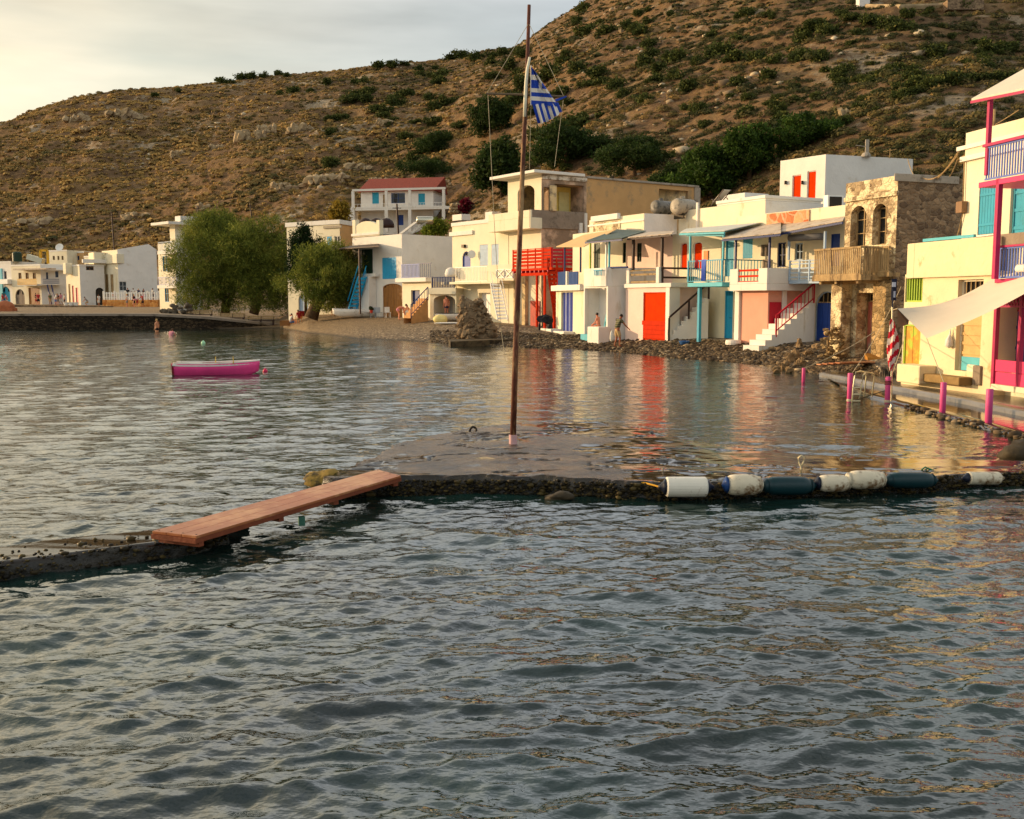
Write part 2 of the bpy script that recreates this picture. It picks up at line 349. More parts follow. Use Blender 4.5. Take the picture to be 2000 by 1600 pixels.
mw_ = nn.new('ShaderNodeMapRange'); mw_.inputs[1].default_value = .02; mw_.inputs[2].default_value = .16; mw_.inputs[3].default_value = .8; mw_.inputs[4].default_value = 0; ll.new(sx_.outputs[2], mw_.inputs[0])
bc = mix_(mw_.outputs[0], bc, '#2a2318', nn, ll); ll.new(bc, b.inputs['Base Color'])
bu = nn.new('ShaderNodeBump'); bu.inputs['Strength'].default_value = .8; bu.inputs['Distance'].default_value = .12; bu.invert = True; ll.new(vo.outputs['Distance'], bu.inputs['Height']); ll.new(bu.outputs[0], b.inputs['Normal'])
fan('beach', beach_rows, 150, M_b)
# ---------------------------------------------------------------- water
M_w = bpy.data.materials.new('sea_water'); M_w.use_nodes = True; wn = M_w.node_tree.nodes; wl = M_w.node_tree.links; b = wn['Principled BSDF']
b.inputs['Base Color'].default_value = (.020,.052,.050,1); b.inputs['Roughness'].default_value = .02; b.inputs['IOR'].default_value = 1.65; b.inputs['Specular IOR Level'].default_value = .5
tw = wn.new('ShaderNodeTexCoord'); ms = wn.new('ShaderNodeMapping'); ms.inputs['Scale'].default_value = (1, 1.5, 1); wl.new(tw.outputs['Object'], ms.inputs[0])
w1 = nz_(5.5, 3, .5, wn, wl, ms.outputs[0]); bw = wn.new('ShaderNodeBump'); bw.inputs['Strength'].default_value = .36; bw.inputs['Distance'].default_value = .05; wl.new(w1, bw.inputs['Height'])
w2 = nz_(1.3, 3, .55, wn, wl, ms.outputs[0]); bw2 = wn.new('ShaderNodeBump'); bw2.inputs['Strength'].default_value = .35; bw2.inputs['Distance'].default_value = .10; wl.new(w2, bw2.inputs['Height']); wl.new(bw.outputs[0], bw2.inputs['Normal'])
wl.new(bw2.outputs[0], b.inputs['Normal'])
gn = wn.new('ShaderNodeTexNoise'); gn.inputs['Scale'].default_value = .35; wl.new(tw.outputs['Object'], gn.inputs[0])
wl.new(ramp_(gn.outputs[0], [(.35,'#0f1b19'),(.65,'#17302b')], wn, wl), b.inputs['Base Color'])
nr, ncw = 980, 620
Yr = 2.6*np.exp(np.linspace(0, math.log(200/2.6), nr)); us = np.linspace(-.80, .80, ncw)
Y, U = np.meshgrid(Yr, us, indexing='ij'); X = U*(Y+5.5); U = X/Y; Zw = np.zeros_like(Y); DX = np.zeros_like(Y); DY = np.zeros_like(Y)
cell = Y*(math.log(200/2.6)/nr)
rr = np.random.default_rng(5)
calm = 1 - .55*np.clip((Y-15)/5, 0, 1)*np.clip((U+.06)/.08, 0, 1)*np.clip((60-Y)/10, 0, 1)
for i in range(110):
    lam = .11*(1.2/.11)**((i+.5)/110); k = 2*PI/lam
    th = rr.normal(-1.35, .50)                # travel direction: mostly towards the camera, from the open sea on the left
    a = .0028*lam**.60 * rr.uniform(.5, 1.5)
    ph = k*(X*math.cos(th) + Y*math.sin(th)) + rr.uniform(0, 2*PI)
    w = np.clip((lam/(3.2*cell) - .6)/.8, 0, 1)*a
    # groups: amplitude comes and goes
    w = w*(.45 + 1.1*vnoise(X/(lam*3.3)+i*3.7, Y/(lam*3.3)+i*1.3, i))
    Zw += w*np.cos(ph); DX -= w*.75*math.cos(th)*np.sin(ph); DY -= w*.75*math.sin(th)*np.sin(ph)
Zw *= calm; vv = np.stack([X+DX*calm, Y+DY*calm, Zw], -1).reshape(-1,3)
i = np.arange(nr-1)[:,None]*ncw + np.arange(ncw-1)[None,:]; ff = np.stack([i, i+1, i+ncw+1, i+ncw], -1).reshape(-1,4)
me = np_mesh('water', vv, ff, M_w, smooth=True); wo = bpy.data.objects.new('water', me); COL.objects.link(wo); wo['kind'] = 'structure'
del X, Y, U, DX, DY, cell, vv, ff
# ---------------------------------------------------------------- scrub on the hill (nobody could count it)
def clump_base(seed, nq):
    """a low cushion of small leaf faces round a hemisphere"""
    r = np.random.default_rng(seed); P = []; 
    for q in range(nq):
        th = r.uniform(0, 2*PI); ph = math.acos(r.uniform(-.05, 1)); d = np.array([math.sin(ph)*math.cos(th), math.sin(ph)*math.sin(th), math.cos(ph)*.8])
        c = d*r.uniform(.55, 1.0); s = r.uniform(.17, .36)
        a = r.normal(size=3); a -= a.dot(d)*d*.7; a /= np.linalg.norm(a); b_ = np.cross(d, a); b_ /= np.linalg.norm(b_)
        for sa, sb in ((-1,-.8),(1,-1),(.8,1),(-1,.9)): P.append(c + (a*sa + b_*sb)*s*r.uniform(.7,1.1))
    return np.array(P)
def scatter(bases, pos, size, rz, tint, jit=.3, flat=.75):
    vs = []; ts = []
    for k, (p, s, r_, t_) in enumerate(zip(pos, size, rz, tint)):
        B = bases[k % len(bases)]; c_, s_ = math.cos(r_), math.sin(r_)
        q = np.empty_like(B); q[:,0] = (B[:,0]*c_-B[:,1]*s_)*s + p[0]; q[:,1] = (B[:,0]*s_+B[:,1]*c_)*s + p[1]; q[:,2] = B[:,2]*s*flat + p[2]
        vs.append(q); nq = len(B)//4; ts.append(np.repeat(np.clip(t_ + RNG.uniform(-jit, jit, nq), 0, 1), 4))
    v = np.concatenate(vs); return v, np.arange(len(v)).reshape(-1,4), np.concatenate(ts)
NS = 40000
c_ = RNG.uniform(-60, 2060, NS*3); s_ = RNG.uniform(0, 1, NS*3)
_, _, _, _, d0, z0, dr, zr = col_tab(c_)
y_ = d0 + (dr-d0)*s_; x_ = px2u(c_)*y_
dens = .45 + 1.0*vnoise(x_/12, y_/12, 77)*np.where(vnoise(x_/34, y_/34, 70) > .66, .45, 1)
keep = np.where(RNG.uniform(0, 1, NS*3) < dens*.62)[0][:NS]
x_, y_, c_, s_ = x_[keep], y_[keep], c_[keep], s_[keep]; z_ = hill_z(x_, y_)
sz = np.clip(RNG.lognormal(-.62, .40, len(x_)), .2, 1.5)
left = np.clip((1350-c_)/900, 0, 1)
ti = np.clip(.50*left + .46*vnoise(x_/15, y_/15, 90) + RNG.normal(0, .16, len(x_)), 0, 1)  # golder tint towards the left puts the grazing sun into the colour
M_scrub = tint_mat('scrub_leaves', ['#30361c','#4b4829','#706038','#967846','#b49254'], .9, .15)
near = y_ < 190
b1 = [clump_base(i, 26) for i in range(6)]
def fine_base(seed, nq):
    B = clump_base(seed, nq).reshape(-1,4,3); c = B.mean(1, keepdims=True); return (c + (B-c)*.34).reshape(-1,3)
b2 = [fine_base(20+i, 150) for i in range(5)]
V_, F_, T_ = [], [], []; k = 0
for bs, m_, jt in ((b1, ~near, .14), (b2, near, .12)):
    v, f, ts = scatter(bs, np.stack([x_,y_,z_-.05],-1)[m_], sz[m_], RNG.uniform(0,6.28,m_.sum()), ti[m_], jt); V_.append(v); F_.append(f+k); T_.append(ts); k += len(v)
me = np_mesh('hillside_scrub', np.concatenate(V_), np.concatenate(F_), M_scrub, tint=np.concatenate(T_)); o = bpy.data.objects.new('hillside_scrub', me); COL.objects.link(o)
tag(o, 'low dry olive and ochre scrub covering the hillside', 'scrub', kind='stuff'); del V_, F_, T_
# scattered stones on the hill
def rock_base(seed):
    bm = bmesh.new(); bmesh.ops.create_icosphere(bm, subdivisions=1, radius=1); r = np.random.default_rng(seed)
    P = np.array([v.co[:] for v in bm.verts])*r.uniform(.6, 1.15, (len(bm.verts),1)); F = np.array([[v.index for v in q.verts] for q in bm.faces]); bm.free(); P[:,2] *= .7
    return P, F
RB = [rock_base(i) for i in range(7)]
def stones(pos, size, tint):
    vs, fs, ts = [], [], []; k = 0
    for i, (p, s, t_) in enumerate(zip(pos, size, tint)):
        P, F = RB[i % 7]; a = i*2.399; c_, s_ = math.cos(a), math.sin(a); q = P*np.array([1, .8, .75])*s
        q = np.stack([q[:,0]*c_-q[:,1]*s_, q[:,0]*s_+q[:,1]*c_, q[:,2]], -1) + p
        vs.append(q); fs.append(F+k); k += len(P); ts.append(np.full(len(P), t_))
    return np.concatenate(vs), np.concatenate(fs), np.concatenate(ts)
n_ = 5200; c_ = RNG.uniform(-60, 2060, n_*3); s_ = RNG.uniform(0, 1, n_*3)**.8; _, _, _, _, d0, z0, dr, zr = col_tab(c_)
y_ = d0+(dr-d0)*s_; x_ = px2u(c_)*y_; k_ = np.where(vnoise(x_/16, y_/16, 123) > .60)[0][:n_]; x_, y_ = x_[k_], y_[k_]
v, f, ts = stones(np.stack([x_, y_, hill_z(x_,y_)], -1), np.clip(RNG.lognormal(-1.2, .55, len(x_)), .12, 1.3), RNG.uniform(0,1,len(x_)))
M_rock = tint_mat('hill_stones', ['#5e5040','#85735a','#a8967a','#c4b496'], .9, 0)
me = np_mesh('hillside_stones', v, f, M_rock, tint=ts); o = bpy.data.objects.new('hillside_stones', me); COL.objects.link(o)
tag(o, 'loose pale stones scattered between the scrub on the hillside', 'stones', kind='stuff')
# pebbles along the water's edge
n_ = 15000; c_ = RNG.uniform(840, 1760, n_); ds, zs, db, zb, d0, z0, dr, zr = col_tab(c_)
y_ = ds - .5 + (np.minimum(db-ds, 7)+.4)*RNG.uniform(0, 1, n_)**1.2; x_ = px2u(c_)*y_
v, f, ts = stones(np.stack([x_, y_, shore_z(x_,y_)], -1), np.clip(RNG.lognormal(-2.75, .45, n_), .03, .28), RNG.beta(1.3, 2.6, n_))
M_peb = tint_mat('shore_pebbles', ['#2a2218','#4f4130','#77644a','#b09c7c'], .75, 0)
me = np_mesh('shore_pebbles', v, f, M_peb, tint=ts); o = bpy.data.objects.new('shore_pebbles', me); COL.objects.link(o)
tag(o, 'dark brown pebbles heaped along the water below the houses', 'pebbles', kind='stuff')
# ================================================================ building helpers
def _crag(s, c, size, seed):
    P, F = RB[seed % 7]; a = seed*1.7; c_, s_ = math.cos(a), math.sin(a); Q = [V((x*c_-y*s_, x*s_+y*c_, z*1.3)) for x,y,z in P]
    return s.add([V(c)+V((q.x*size[0], q.y*size[1], q.z*size[2])) for q in Q], [tuple(int(i) for i in f) for f in F])
MB.crag = _crag
class Plane:
    """a vertical plane over two ground points (left, right as seen from the water)"""
    def __init__(s, a, b, off=0):
        a = V(a[:2]); b = V(b[:2]); s.t = (b-a).normalized(); s.n = V((s.t.y, -s.t.x)); s.a = a + s.n*off; s.L = (b-a).length
    def off(s, o): q = Plane.__new__(Plane); q.t, q.n, q.L = s.t, s.n, s.L; q.a = s.a + s.n*o; return q
    def hit(s, px, py):
        r = ray(px, py); rx, ry = r.x, r.y
        # k*(rx,ry) = a + t*q
        det = rx*(-s.t.y) + ry*s.t.x
        k = (s.a.x*(-s.t.y) + s.a.y*s.t.x)/det
        q = (k*rx - s.a.x)*s.t.x + (k*ry - s.a.y)*s.t.y
        return q, CAM_H + r.z*k
    def w(s, q, z, n=0): p = s.a + s.t*q + s.n*n; return V((p.x, p.y, z))
    def p(s, px, py, n=0): q, z = s.hit(px, py); return s.w(q, z, n)
    def rect(s, r):
        x0,y0,x1,y1 = r; ym = (y0+y1)/2; xm = (x0+x1)/2
        return s.hit(x0,ym)[0], s.hit(x1,ym)[0], s.hit(xm,y1)[1], s.hit(xm,y0)[1]
    def slab(s, mb, q0, q1, z0, z1, n0, n1):
        return mb.hexa([s.w(q0,z0,n1), s.w(q1,z0,n1), s.w(q1,z0,n0), s.w(q0,z0,n0), s.w(q0,z1,n1), s.w(q1,z1,n1), s.w(q1,z1,n0), s.w(q0,z1,n0)])
    def box(s, mb, r, n0, n1): q0,q1,z0,z1 = s.rect(r); return s.slab(mb, q0,q1,z0,z1,n0,n1)
def outline(q0, q1, z0, z1, arch):
    if not arch: return [(q0,z0),(q1,z0),(q1,z1),(q0,z1)]
    R = (q1-q0)/2; rise = R if arch is True else arch; rise = min(rise, (z1-z0)*.8); m = (q0+q1)/2; zs = z1-rise
    return [(q0,z0),(q1,z0)] + [(m + R*math.cos(a), zs + rise*math.sin(a)) for a in [PI*i/10 for i in range(11)]]
def top_at(q, q0, q1, z0, z1, arch):
    if not arch: return z1
    R = (q1-q0)/2; rise = R if arch is True else arch; rise = min(rise, (z1-z0)*.8); m = (q0+q1)/2; x = min(1, abs(q-m)/R)
    return z1-rise + rise*math.sqrt(max(0, 1-x*x))
def wall_face(mb, P, q0, q1, z0, z1, holes):
    """one wall face with openings; holes = (q0,q1,z0,z1,arch,depth)"""
    H_ = []
    for h in holes:
        a,b,c,d,ar,dp = h; a = max(a, q0+.02); b = min(b, q1-.02); c = max(c, z0+.0); d = min(d, z1-.02)
        if b-a > .03 and d-c > .03: H_.append((a,b,c,d,ar,dp))
    xs = sorted({q0,q1,*[h[0] for h in H_],*[h[1] for h in H_]}); zs = sorted({z0,z1,*[h[2] for h in H_],*[h[3] for h in H_]})
    for i in range(len(xs)-1):
        for j in range(len(zs)-1):
            cx = (xs[i]+xs[i+1])/2; cz = (zs[j]+zs[j+1])/2
            if any(h[0]<cx<h[1] and h[2]<cz<h[3] for h in H_): continue
            mb.quad(P.w(xs[i],zs[j]), P.w(xs[i+1],zs[j]), P.w(xs[i+1],zs[j+1]), P.w(xs[i],zs[j+1]))
    for a,b,c,d,ar,dp in H_:
        o = outline(a,b,c,d,ar)
        for k in range(len(o)):
            p, r = o[k], o[(k+1)%len(o)]
            mb.quad(P.w(*p), P.w(*r), P.w(r[0],r[1],-dp), P.w(p[0],p[1],-dp))
        if ar:
            arc = o[2:]; m = len(arc)//2
            for k in range(m): mb.add([P.w(b,d), P.w(*arc[k]), P.w(*arc[k+1])], [(0,2,1)])
            for k in range(m, len(arc)-1): mb.add([P.w(a,d), P.w(*arc[k]), P.w(*arc[k+1])], [(0,2,1)])
class House:
    """corners: ground points seen left to right, (picture column at eye level, distance)"""
    def __init__(s, name, label, cat, corners, z0, z1, depth=5, group=None):
        s.c = [C(*c) if not isinstance(c, V) else c for c in corners]; s.z0, s.z1 = z0, z1; s.zt = {}
        if len(s.c) == 2:
            P = Plane(s.c[0], s.c[1]); s.back = [s.c[1]-P.n*depth, s.c[0]-P.n*depth]
        else: s.back = [s.c[0] + s.c[-1] - s.c[1]] if len(s.c) == 3 else []
        s.P = [Plane(s.c[i], s.c[i+1]) for i in range(len(s.c)-1)]; s.holes = [[] for _ in s.P]; s.fm = {}
        m = sum(s.c, V((0,0)))/len(s.c); s.root = thing(name, (m.x, m.y, z0), label, cat, group)
    def hole(s, f, r, arch=False, depth=.16, ext=False):
        q0,q1,z0,z1 = s.P[f].rect(r)
        if ext: z0 = s.z0
        s.holes[f].append((q0,q1,z0,z1,arch,depth)); return q0,q1,z0,z1
    def door(s, f, r, m, arch=False, depth=.16, frame=None, boards=4, name='door', handle=True, ext=False, split=None, m2=None, label=None, transom=None, lm=None):
        q0,q1,z0,z1 = s.hole(f, r, arch, depth, ext); P = s.P[f]; mb = MB(); fr = .05; n0 = -depth+.01
        zt = z1
        if transom: zt = z1-(z1-z0)*transom
        w = (q1-q0-2*fr)/boards
        for i in range(boards):
            a = q0+fr+i*w; b = a+w-.012; tz = min(top_at(a,q0,q1,z0,z1,arch), top_at(b,q0,q1,z0,z1,arch))-fr
            if transom: tz = min(tz, zt)
            if tz > z0+.05: P.slab(mb, a, b, z0+.01, tz, n0, n0+.035+.006*(i%2))
        if split:   # rails across the leaf
            for z in split: P.slab(mb, q0+fr, q1-fr, z0+(zt-z0)*z-.04, z0+(zt-z0)*z+.04, n0+.042, n0+.06)
        bk = MB(); bk.poly([P.w(q, z, n0-.006) for q, z in outline(q0,q1,z0,z1,arch)])
        d = mb.build(name, m, s.root)
        if label: d['label'] = label
        bk.build('backing', mat('dark_inside','#1d1815',.9,.1), s.root)
        if transom:
            t = MB(); nb = 5
            for i in range(nb): a = q0+fr+(i+.3)*(q1-q0-2*fr)/nb; P.slab(t, a, a+.03, zt+.04, min(top_at(a,q0,q1,z0,z1,arch), top_at(a+.03,q0,q1,z0,z1,arch))-fr, n0+.01, n0+.04)
            P.slab(t, q0+fr, q1-fr, zt, zt+.05, n0+.01, n0+.05); t.build('transom_bars', lm or frame or m, s.root)
        f_ = MB()
        o = outline(q0,q1,z0,z1,arch); i_ = outline(q0+fr,q1-fr,z0,z1-fr,arch)
        for k in range(1, len(o)):
            a,b = o[k], o[(k+1)%len(o)]; c_,e_ = i_[k], i_[(k+1)%len(i_)]
            A=[P.w(*a,n0+.075),P.w(*b,n0+.075),P.w(*e_,n0+.075),P.w(*c_,n0+.075)]; f_.quad(*A); f_.quad(P.w(*c_,n0+.075),P.w(*e_,n0+.075),P.w(*e_,n0),P.w(*c_,n0))
        f_.build('frame', frame or m, d)
        if handle and (q1-q0) > .5:
            h = MB(); h.tube([P.w(q1-.16,z0+(z1-z0)*.45,n0+.04), P.w(q1-.16,z0+(z1-z0)*.45,n0+.10), P.w(q1-.26,z0+(z1-z0)*.45,n0+.10)], .012, 6); h.build('handle', mat('iron','#3a342c',.5,.1,metal=.7), d)
        return d
    def window(s, f, r, frame, depth=.16, arch=False, pane=None, shutters=None, grid=(2,2), name='window', open_=0):
        q0,q1,z0,z1 = s.hole(f, r, arch, depth); P = s.P[f]; fr = .05; n0 = -depth+.01; F_ = MB()
        for a in (q0, q1-fr): P.slab(F_, a, a+fr, z0, z1-(0 if not arch else (q1-q0)*.3), n0, n0+.06)
        P.slab(F_, q0+fr, q1-fr, z0, z0+fr, n0, n0+.06); P.slab(F_, q0+fr, q1-fr, z1-fr-(0 if not arch else .12), z1-(0 if not arch else .12), n0, n0+.06)
        for i in range(1, grid[0]): a = q0+(q1-q0)*i/grid[0]; P.slab(F_, a-.02, a+.02, z0+fr, z1-fr, n0+.004, n0+.05)
        for i in range(1, grid[1]): z = z0+(z1-z0)*i/grid[1]; P.slab(F_, q0+fr, q1-fr, z-.015, z+.015, n0+.008, n0+.045)
        w = F_.build(name, frame, s.root)
        g = MB(); g.poly([P.w(q,z,n0-.004) for q,z in outline(q0,q1,z0,z1,arch)]); g.build('pane', pane or GLASS, w)
        if shutters:
            sh = MB(); nb = 3; wd = (q1-q0)/2
            for side in (0,1):
                for i in range(nb): a = q0+side*wd+i*wd/nb+.006; P.slab(sh, a, a+wd/nb-.012, z0+.02, z1-.02, n0+.07, n0+.10)
            for z in (.2,.8): P.slab(sh, q0+.02, q1-.02, z0+(z1-z0)*z-.03, z0+(z1-z0)*z+.03, n0+.104, n0+.12)
            sh.build('shutter', shutters, w)
        return w
    def sill(s, f, r, m, out=.06, h=.05, name='sill'):
        q0,q1,z0,z1 = s.P[f].rect(r); mb = MB(); s.P[f].slab(mb, q0-.05,q1+.05,z0-h,z0,.003,out); return mb.build(name, m, s.root)
    def band(s, f, r, m, out=.08, name='cornice', n0=.004, bevel=.012, pad=0):
        q0,q1,z0,z1 = s.P[f].rect(r); mb = MB(); s.P[f].slab(mb, q0-pad,q1+pad,z0,z1,n0,out); return mb.build(name, m, s.root, bevel=bevel)
    def full_band(s, z0, z1, m, out=.07, name='cornice', faces=None):
        mb = MB()
        for k in (faces if faces is not None else range(len(s.P))):
            P = s.P[k]; P.slab(mb, -out if k == 0 else .0, P.L+(out if k < len(s.P) else 0), z0+k*.002, z1+k*.002, .004, out)
        return mb.build(name, m, s.root, bevel=.012)
    def finish(s, m, fmats=None, roof=None, sub=0, top=True):
        mats = [m]+list((fmats or {}).values()); idx = {k: i+1 for i, k in enumerate((fmats or {}))}; mb = MB()
        for k, P in enumerate(s.P):
            mb.m = idx.get(k, 0); wall_face(mb, P, 0, P.L, s.z0-.7, s.z1, s.holes[k])
        mb.m = 0; ring = s.c + s.back; nvis = len(s.P)
        for k in range(nvis, len(ring)):
            a, b = ring[k], ring[(k+1)%len(ring)]; mb.quad(V((a.x,a.y,s.z0-.7)), V((b.x,b.y,s.z0-.7)), V((b.x,b.y,s.z1)), V((a.x,a.y,s.z1)))
        s.wall = mb.build('wall', mats, s.root)
        if top:
            cen = sum(ring, V((0,0)))/len(ring); T = MB(); ins = [p+(cen-p).normalized()*.22 for p in ring]; nr_ = len(ring)
            for k in range(nr_):
                j = (k+1)%nr_; a,b,c_,d_ = ring[k],ring[j],ins[j],ins[k]; z = s.z1
                T.quad(V((a.x,a.y,z)),V((b.x,b.y,z)),V((c_.x,c_.y,z)),V((d_.x,d_.y,z))); T.quad(V((d_.x,d_.y,z)),V((c_.x,c_.y,z)),V((c_.x,c_.y,z-.3)),V((d_.x,d_.y,z-.3)))
            T.poly([V((p.x,p.y,s.z1-.3)) for p in ins]); T.build('roof', roof or m, s.root)
        return s
def railing(P, r, m, root, n=10, off=0, bar=.03, top=.05, name='railing', horiz=0, bottom=True, posts=0, tm=None):
    """balusters between two rails on a vertical plane"""
    q0,q1,z0,z1 = P.rect(r); mb = MB(); P.slab(mb, q0,q1,z1-top,z1,off-.012,off+top-.012)
    if bottom: P.slab(mb, q0,q1,z0+.03,z0+.03+top*.8,off,off+top*.7)
    if horiz:
        for i in range(horiz): z = z0+.08+(z1-z0-.14)*(i+.5)/horiz; P.slab(mb, q0,q1,z-bar,z+bar,off+.002,off+.03)
    else:
        for i in range(n): q = q0+(q1-q0)*(i+.5)/n; P.slab(mb, q-bar/2,q+bar/2,z0+.05,z1-top*.6,off+.004,off+.03)
    for i in range(posts): q = q0+.03+(q1-q0-.06)*i/max(1,posts-1); P.slab(mb, q-.035,q+.035,z0,z1+.01,off-.016,off+.05)
    return mb.build(name, m, root)
def post(P, px, y0, y1, m, root, w=.09, off=0, name='post', zb=None):
    mb = MB(); q, zt = P.hit(px, (y0+y1)/2); z1 = P.hit(px, y0)[1]; z0 = P.hit(px, y1)[1] if zb is None else zb
    P.slab(mb, q-w/2, q+w/2, z0, z1, off-w/2, off+w/2); return mb.build(name, m, root, bevel=.006)
def sheet(pts, th, m, root, name='awning', rib=0, up=V((0,0,1)), bm=None):
    """a thin slab over a quad a b c d"""
    a,b,c_,d_ = [V(p) for p in pts]; mb = MB(); t = up*th; N_ = 12 if rib else 1
    for i in range(N_):
        f0, f1 = i/N_, (i+1)/N_; dz = up*(rib*(i%2)); P_ = [a.lerp(b,f0)+dz, a.lerp(b,f1)+dz, d_.lerp(c_,f1)+dz, d_.lerp(c_,f0)+dz]
        mb.hexa(P_ + [p+t for p in P_])
    return mb.build(name, m, root)
def steps(root, a, b, z0, z1, width, n, m, name='steps', side=1):
    """solid masonry stair from ground point a up to b"""
    a = V(a[:2]); b = V(b[:2]); t = (b-a)/n; w = V((-(b-a).y, (b-a).x)).normalized()*width*side; mb = MB(); dz = (z1-z0)/n
    pr = [(a, z0-.4)]; 
    P_ = []; P_.append((a, z0-.4))
    for i in range(n):
        P_.append((a+t*i, z0+dz*(i+1))); P_.append((a+t*(i+1), z0+dz*(i+1)))
    P_.append((b, z0-.4))
    k = len(P_); pts = [V((p.x,p.y,z)) for p,z in P_] + [V((p.x+w.x,p.y+w.y,z)) for p,z in P_]
    # side faces as one slice per step
    for i in range(n):
        p0, p1 = a+t*i, a+t*(i+1); zt = z0+dz*(i+1)
        for o in (V((0,0)), w):
            q0, q1 = p0+o, p1+o; mb.quad(V((q0.x,q0.y,z0-.4)),V((q1.x,q1.y,z0-.4)),V((q1.x,q1.y,zt)),V((q0.x,q0.y,zt)))
        mb.quad(V((p0.x,p0.y,zt)),V((p1.x,p1.y,zt)),V((p1.x+w.x,p1.y+w.y,zt)),V((p0.x+w.x,p0.y+w.y,zt)))
        mb.quad(V((p0.x,p0.y,zt-dz)),V((p0.x,p0.y,zt)),V((p0.x+w.x,p0.y+w.y,zt)),V((p0.x+w.x,p0.y+w.y,zt-dz)))
    mb.quad(V((b.x,b.y,z0-.4)),V((b.x,b.y,z1)),V((b.x+w.x,b.y+w.y,z1)),V((b.x+w.x,b.y+w.y,z0-.4)))
    return mb.build(name, m, root)
def stair_rail(root, a, b, h, m, n=8, bar=.03, name='stair_railing', w=.06, lower=True):
    a = V(a); b = V(b); mb = MB(); up = V((0,0,h)); mb.bar(a+up, b+up, w)
    if lower and n: mb.bar(a+V((0,0,.12)), b+V((0,0,.12)), w*.7)
    for i in range(n): p = a.lerp(b, (i+.5)/n); mb.bar(p+V((0,0,.12 if lower else 0)), p+up, bar, up=V((1,0,0)))
    for p in (a,b): mb.bar(p-V((0,0,.15)), p+up+V((0,0,.04)), w*1.1, up=V((1,0,0)))
    return mb.build(name, m, root)
def wire(name, a, b, sag, r, m, label, cat='cable', group=None, n=14):
    a = V(a); b = V(b); pts = [a.lerp(b, i/n) - V((0,0,sag*4*(i/n)*(1-i/n))) for i in range(n+1)]
    mb = MB(); mb.tube(pts, r, 5); return single(name, mb, m, label, cat, group, loc=a)
# shared finishes
WHITE = mat('white_plaster','#e0dace',.85,.05,1.1,.25,9,stain='#c4b79e',samt=.14,sscale=1.6,streak=True)
WHITE2 = mat('limewash_plaster','#dcd7ce',.88,.06,.8,.3,6,stain='#cbc0b0',samt=.18,sscale=.9)
CREAM = mat('cream_plaster','#dfd5b8',.85,.05,1.0,.3,8,stain='#c2a878',samt=.13,sscale=1.3,streak=True)
GREYP = mat('grey_render','#8b7c6c',.9,.12,1.4,.4,7,stain='#5d5248',samt=.35,sscale=1.1)
TAN = mat('tan_render','#c79d68',.9,.08,.7,.25,8,stain='#9a8566',samt=.28,sscale=.55)
PINKP = mat('salmon_plaster','#d29880',.85,.05,1.2,.2,9)
BLUSH = mat('blush_plaster','#e2c6b8',.85,.05,1.2,.2,9)
TURQ = mat('turquoise_paint','#2b93b0',.55,.10,2.5,.1,30,stain='#2a7c8c',samt=.2,sscale=4)
LTURQ = mat('pale_turquoise_paint','#55aebc',.6,.10,2.5,.1,30)
SKYB = mat('sky_blue_paint','#1f9ccc',.5,.08,2.5,.08,30)
NAVY = mat('navy_paint','#1c2f63',.5,.12,3,.08,30)
BLUE = mat('blue_paint','#264590',.5,.12,3,.1,30,stain='#23428c',samt=.25,sscale=3,streak=True)
LAV = mat('lavender_blue_paint','#5a6fb4',.5,.10,3,.08,30)
PALEBLUE = mat('pale_blue_paint','#9db1c4',.6,.10,3,.08,30)
RED = mat('red_paint','#b3122a',.5,.10,3,.08,30)
ORED = mat('orange_red_paint','#cc3600',.85,.10,2,.08,30,spec=.05)
TRED = mat('tomato_red_paint','#c43416',.85,.08,3,.08,30,spec=.05)
MAG = mat('magenta_paint','#a81a52',.45,.08,3,.08,30)
PINK = mat('hot_pink_paint','#d83068',.5,.05,3,.08,30)
POSTPINK = mat('post_pink_paint','#cc4a84',.45,.06,4,.08,30,stain='#8c3c66',samt=.18,sscale=6)
BROWN = mat('dark_brown_wood','#35201a',.6,.15,4,.15,25)
WOODT = mat('weathered_wood','#a58a60',.8,.2,5,.3,22,stain='#6b563c',samt=.35,sscale=5,streak=True)
OAK = mat('varnished_wood','#93622c',.5,.14,4,.2,20,stain='#6b4420',samt=.3,sscale=4,streak=True)
GREEN = mat('dark_green_paint','#1d3524',.5,.12,3,.08,30)
LIME = mat('lime_green_paint','#9db83c',.6,.1,3,.1,30)
WHITEP = mat('white_paint','#e6e3da',.5,.04,3,.06,30)
STONE = stone_mat('rubble_stone','#75603f','#b5976a','#a08a64',4.0,1.6,.05,.8)
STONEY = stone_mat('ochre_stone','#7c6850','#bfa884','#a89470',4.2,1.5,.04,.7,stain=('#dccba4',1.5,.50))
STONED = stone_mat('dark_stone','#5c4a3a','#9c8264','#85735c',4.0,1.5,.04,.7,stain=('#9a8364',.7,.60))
TILE = mat('terracotta_tiles','#8a3a28',.85,.3,5,.6,8)
GLASS = mat('window_glass','#1b2328',.08,.1,1,0,spec=.6)
CLOTH = mat('canvas_cloth','#c9c0b0',.9,.04,2,.1,40)
SHEETM = mat('corrugated_sheet','#bfae98',.75,.1,3,.15,20,stain='#8f7a62',samt=.3,sscale=2)
IRON = mat('iron','#3a342c',.5,.1,metal=.7)
STEEL = mat('polished_steel','#c8c0a8',.25,.05,3,.02,20,metal=.9)
ROPE = mat('pale_rope','#b7a88a',.9,.15,20,.2,60)
CONC = mat('pale_concrete','#a39888',.85,.12,1.2,.35,12,stain='#6f6354',samt=.3,sscale=1.5)
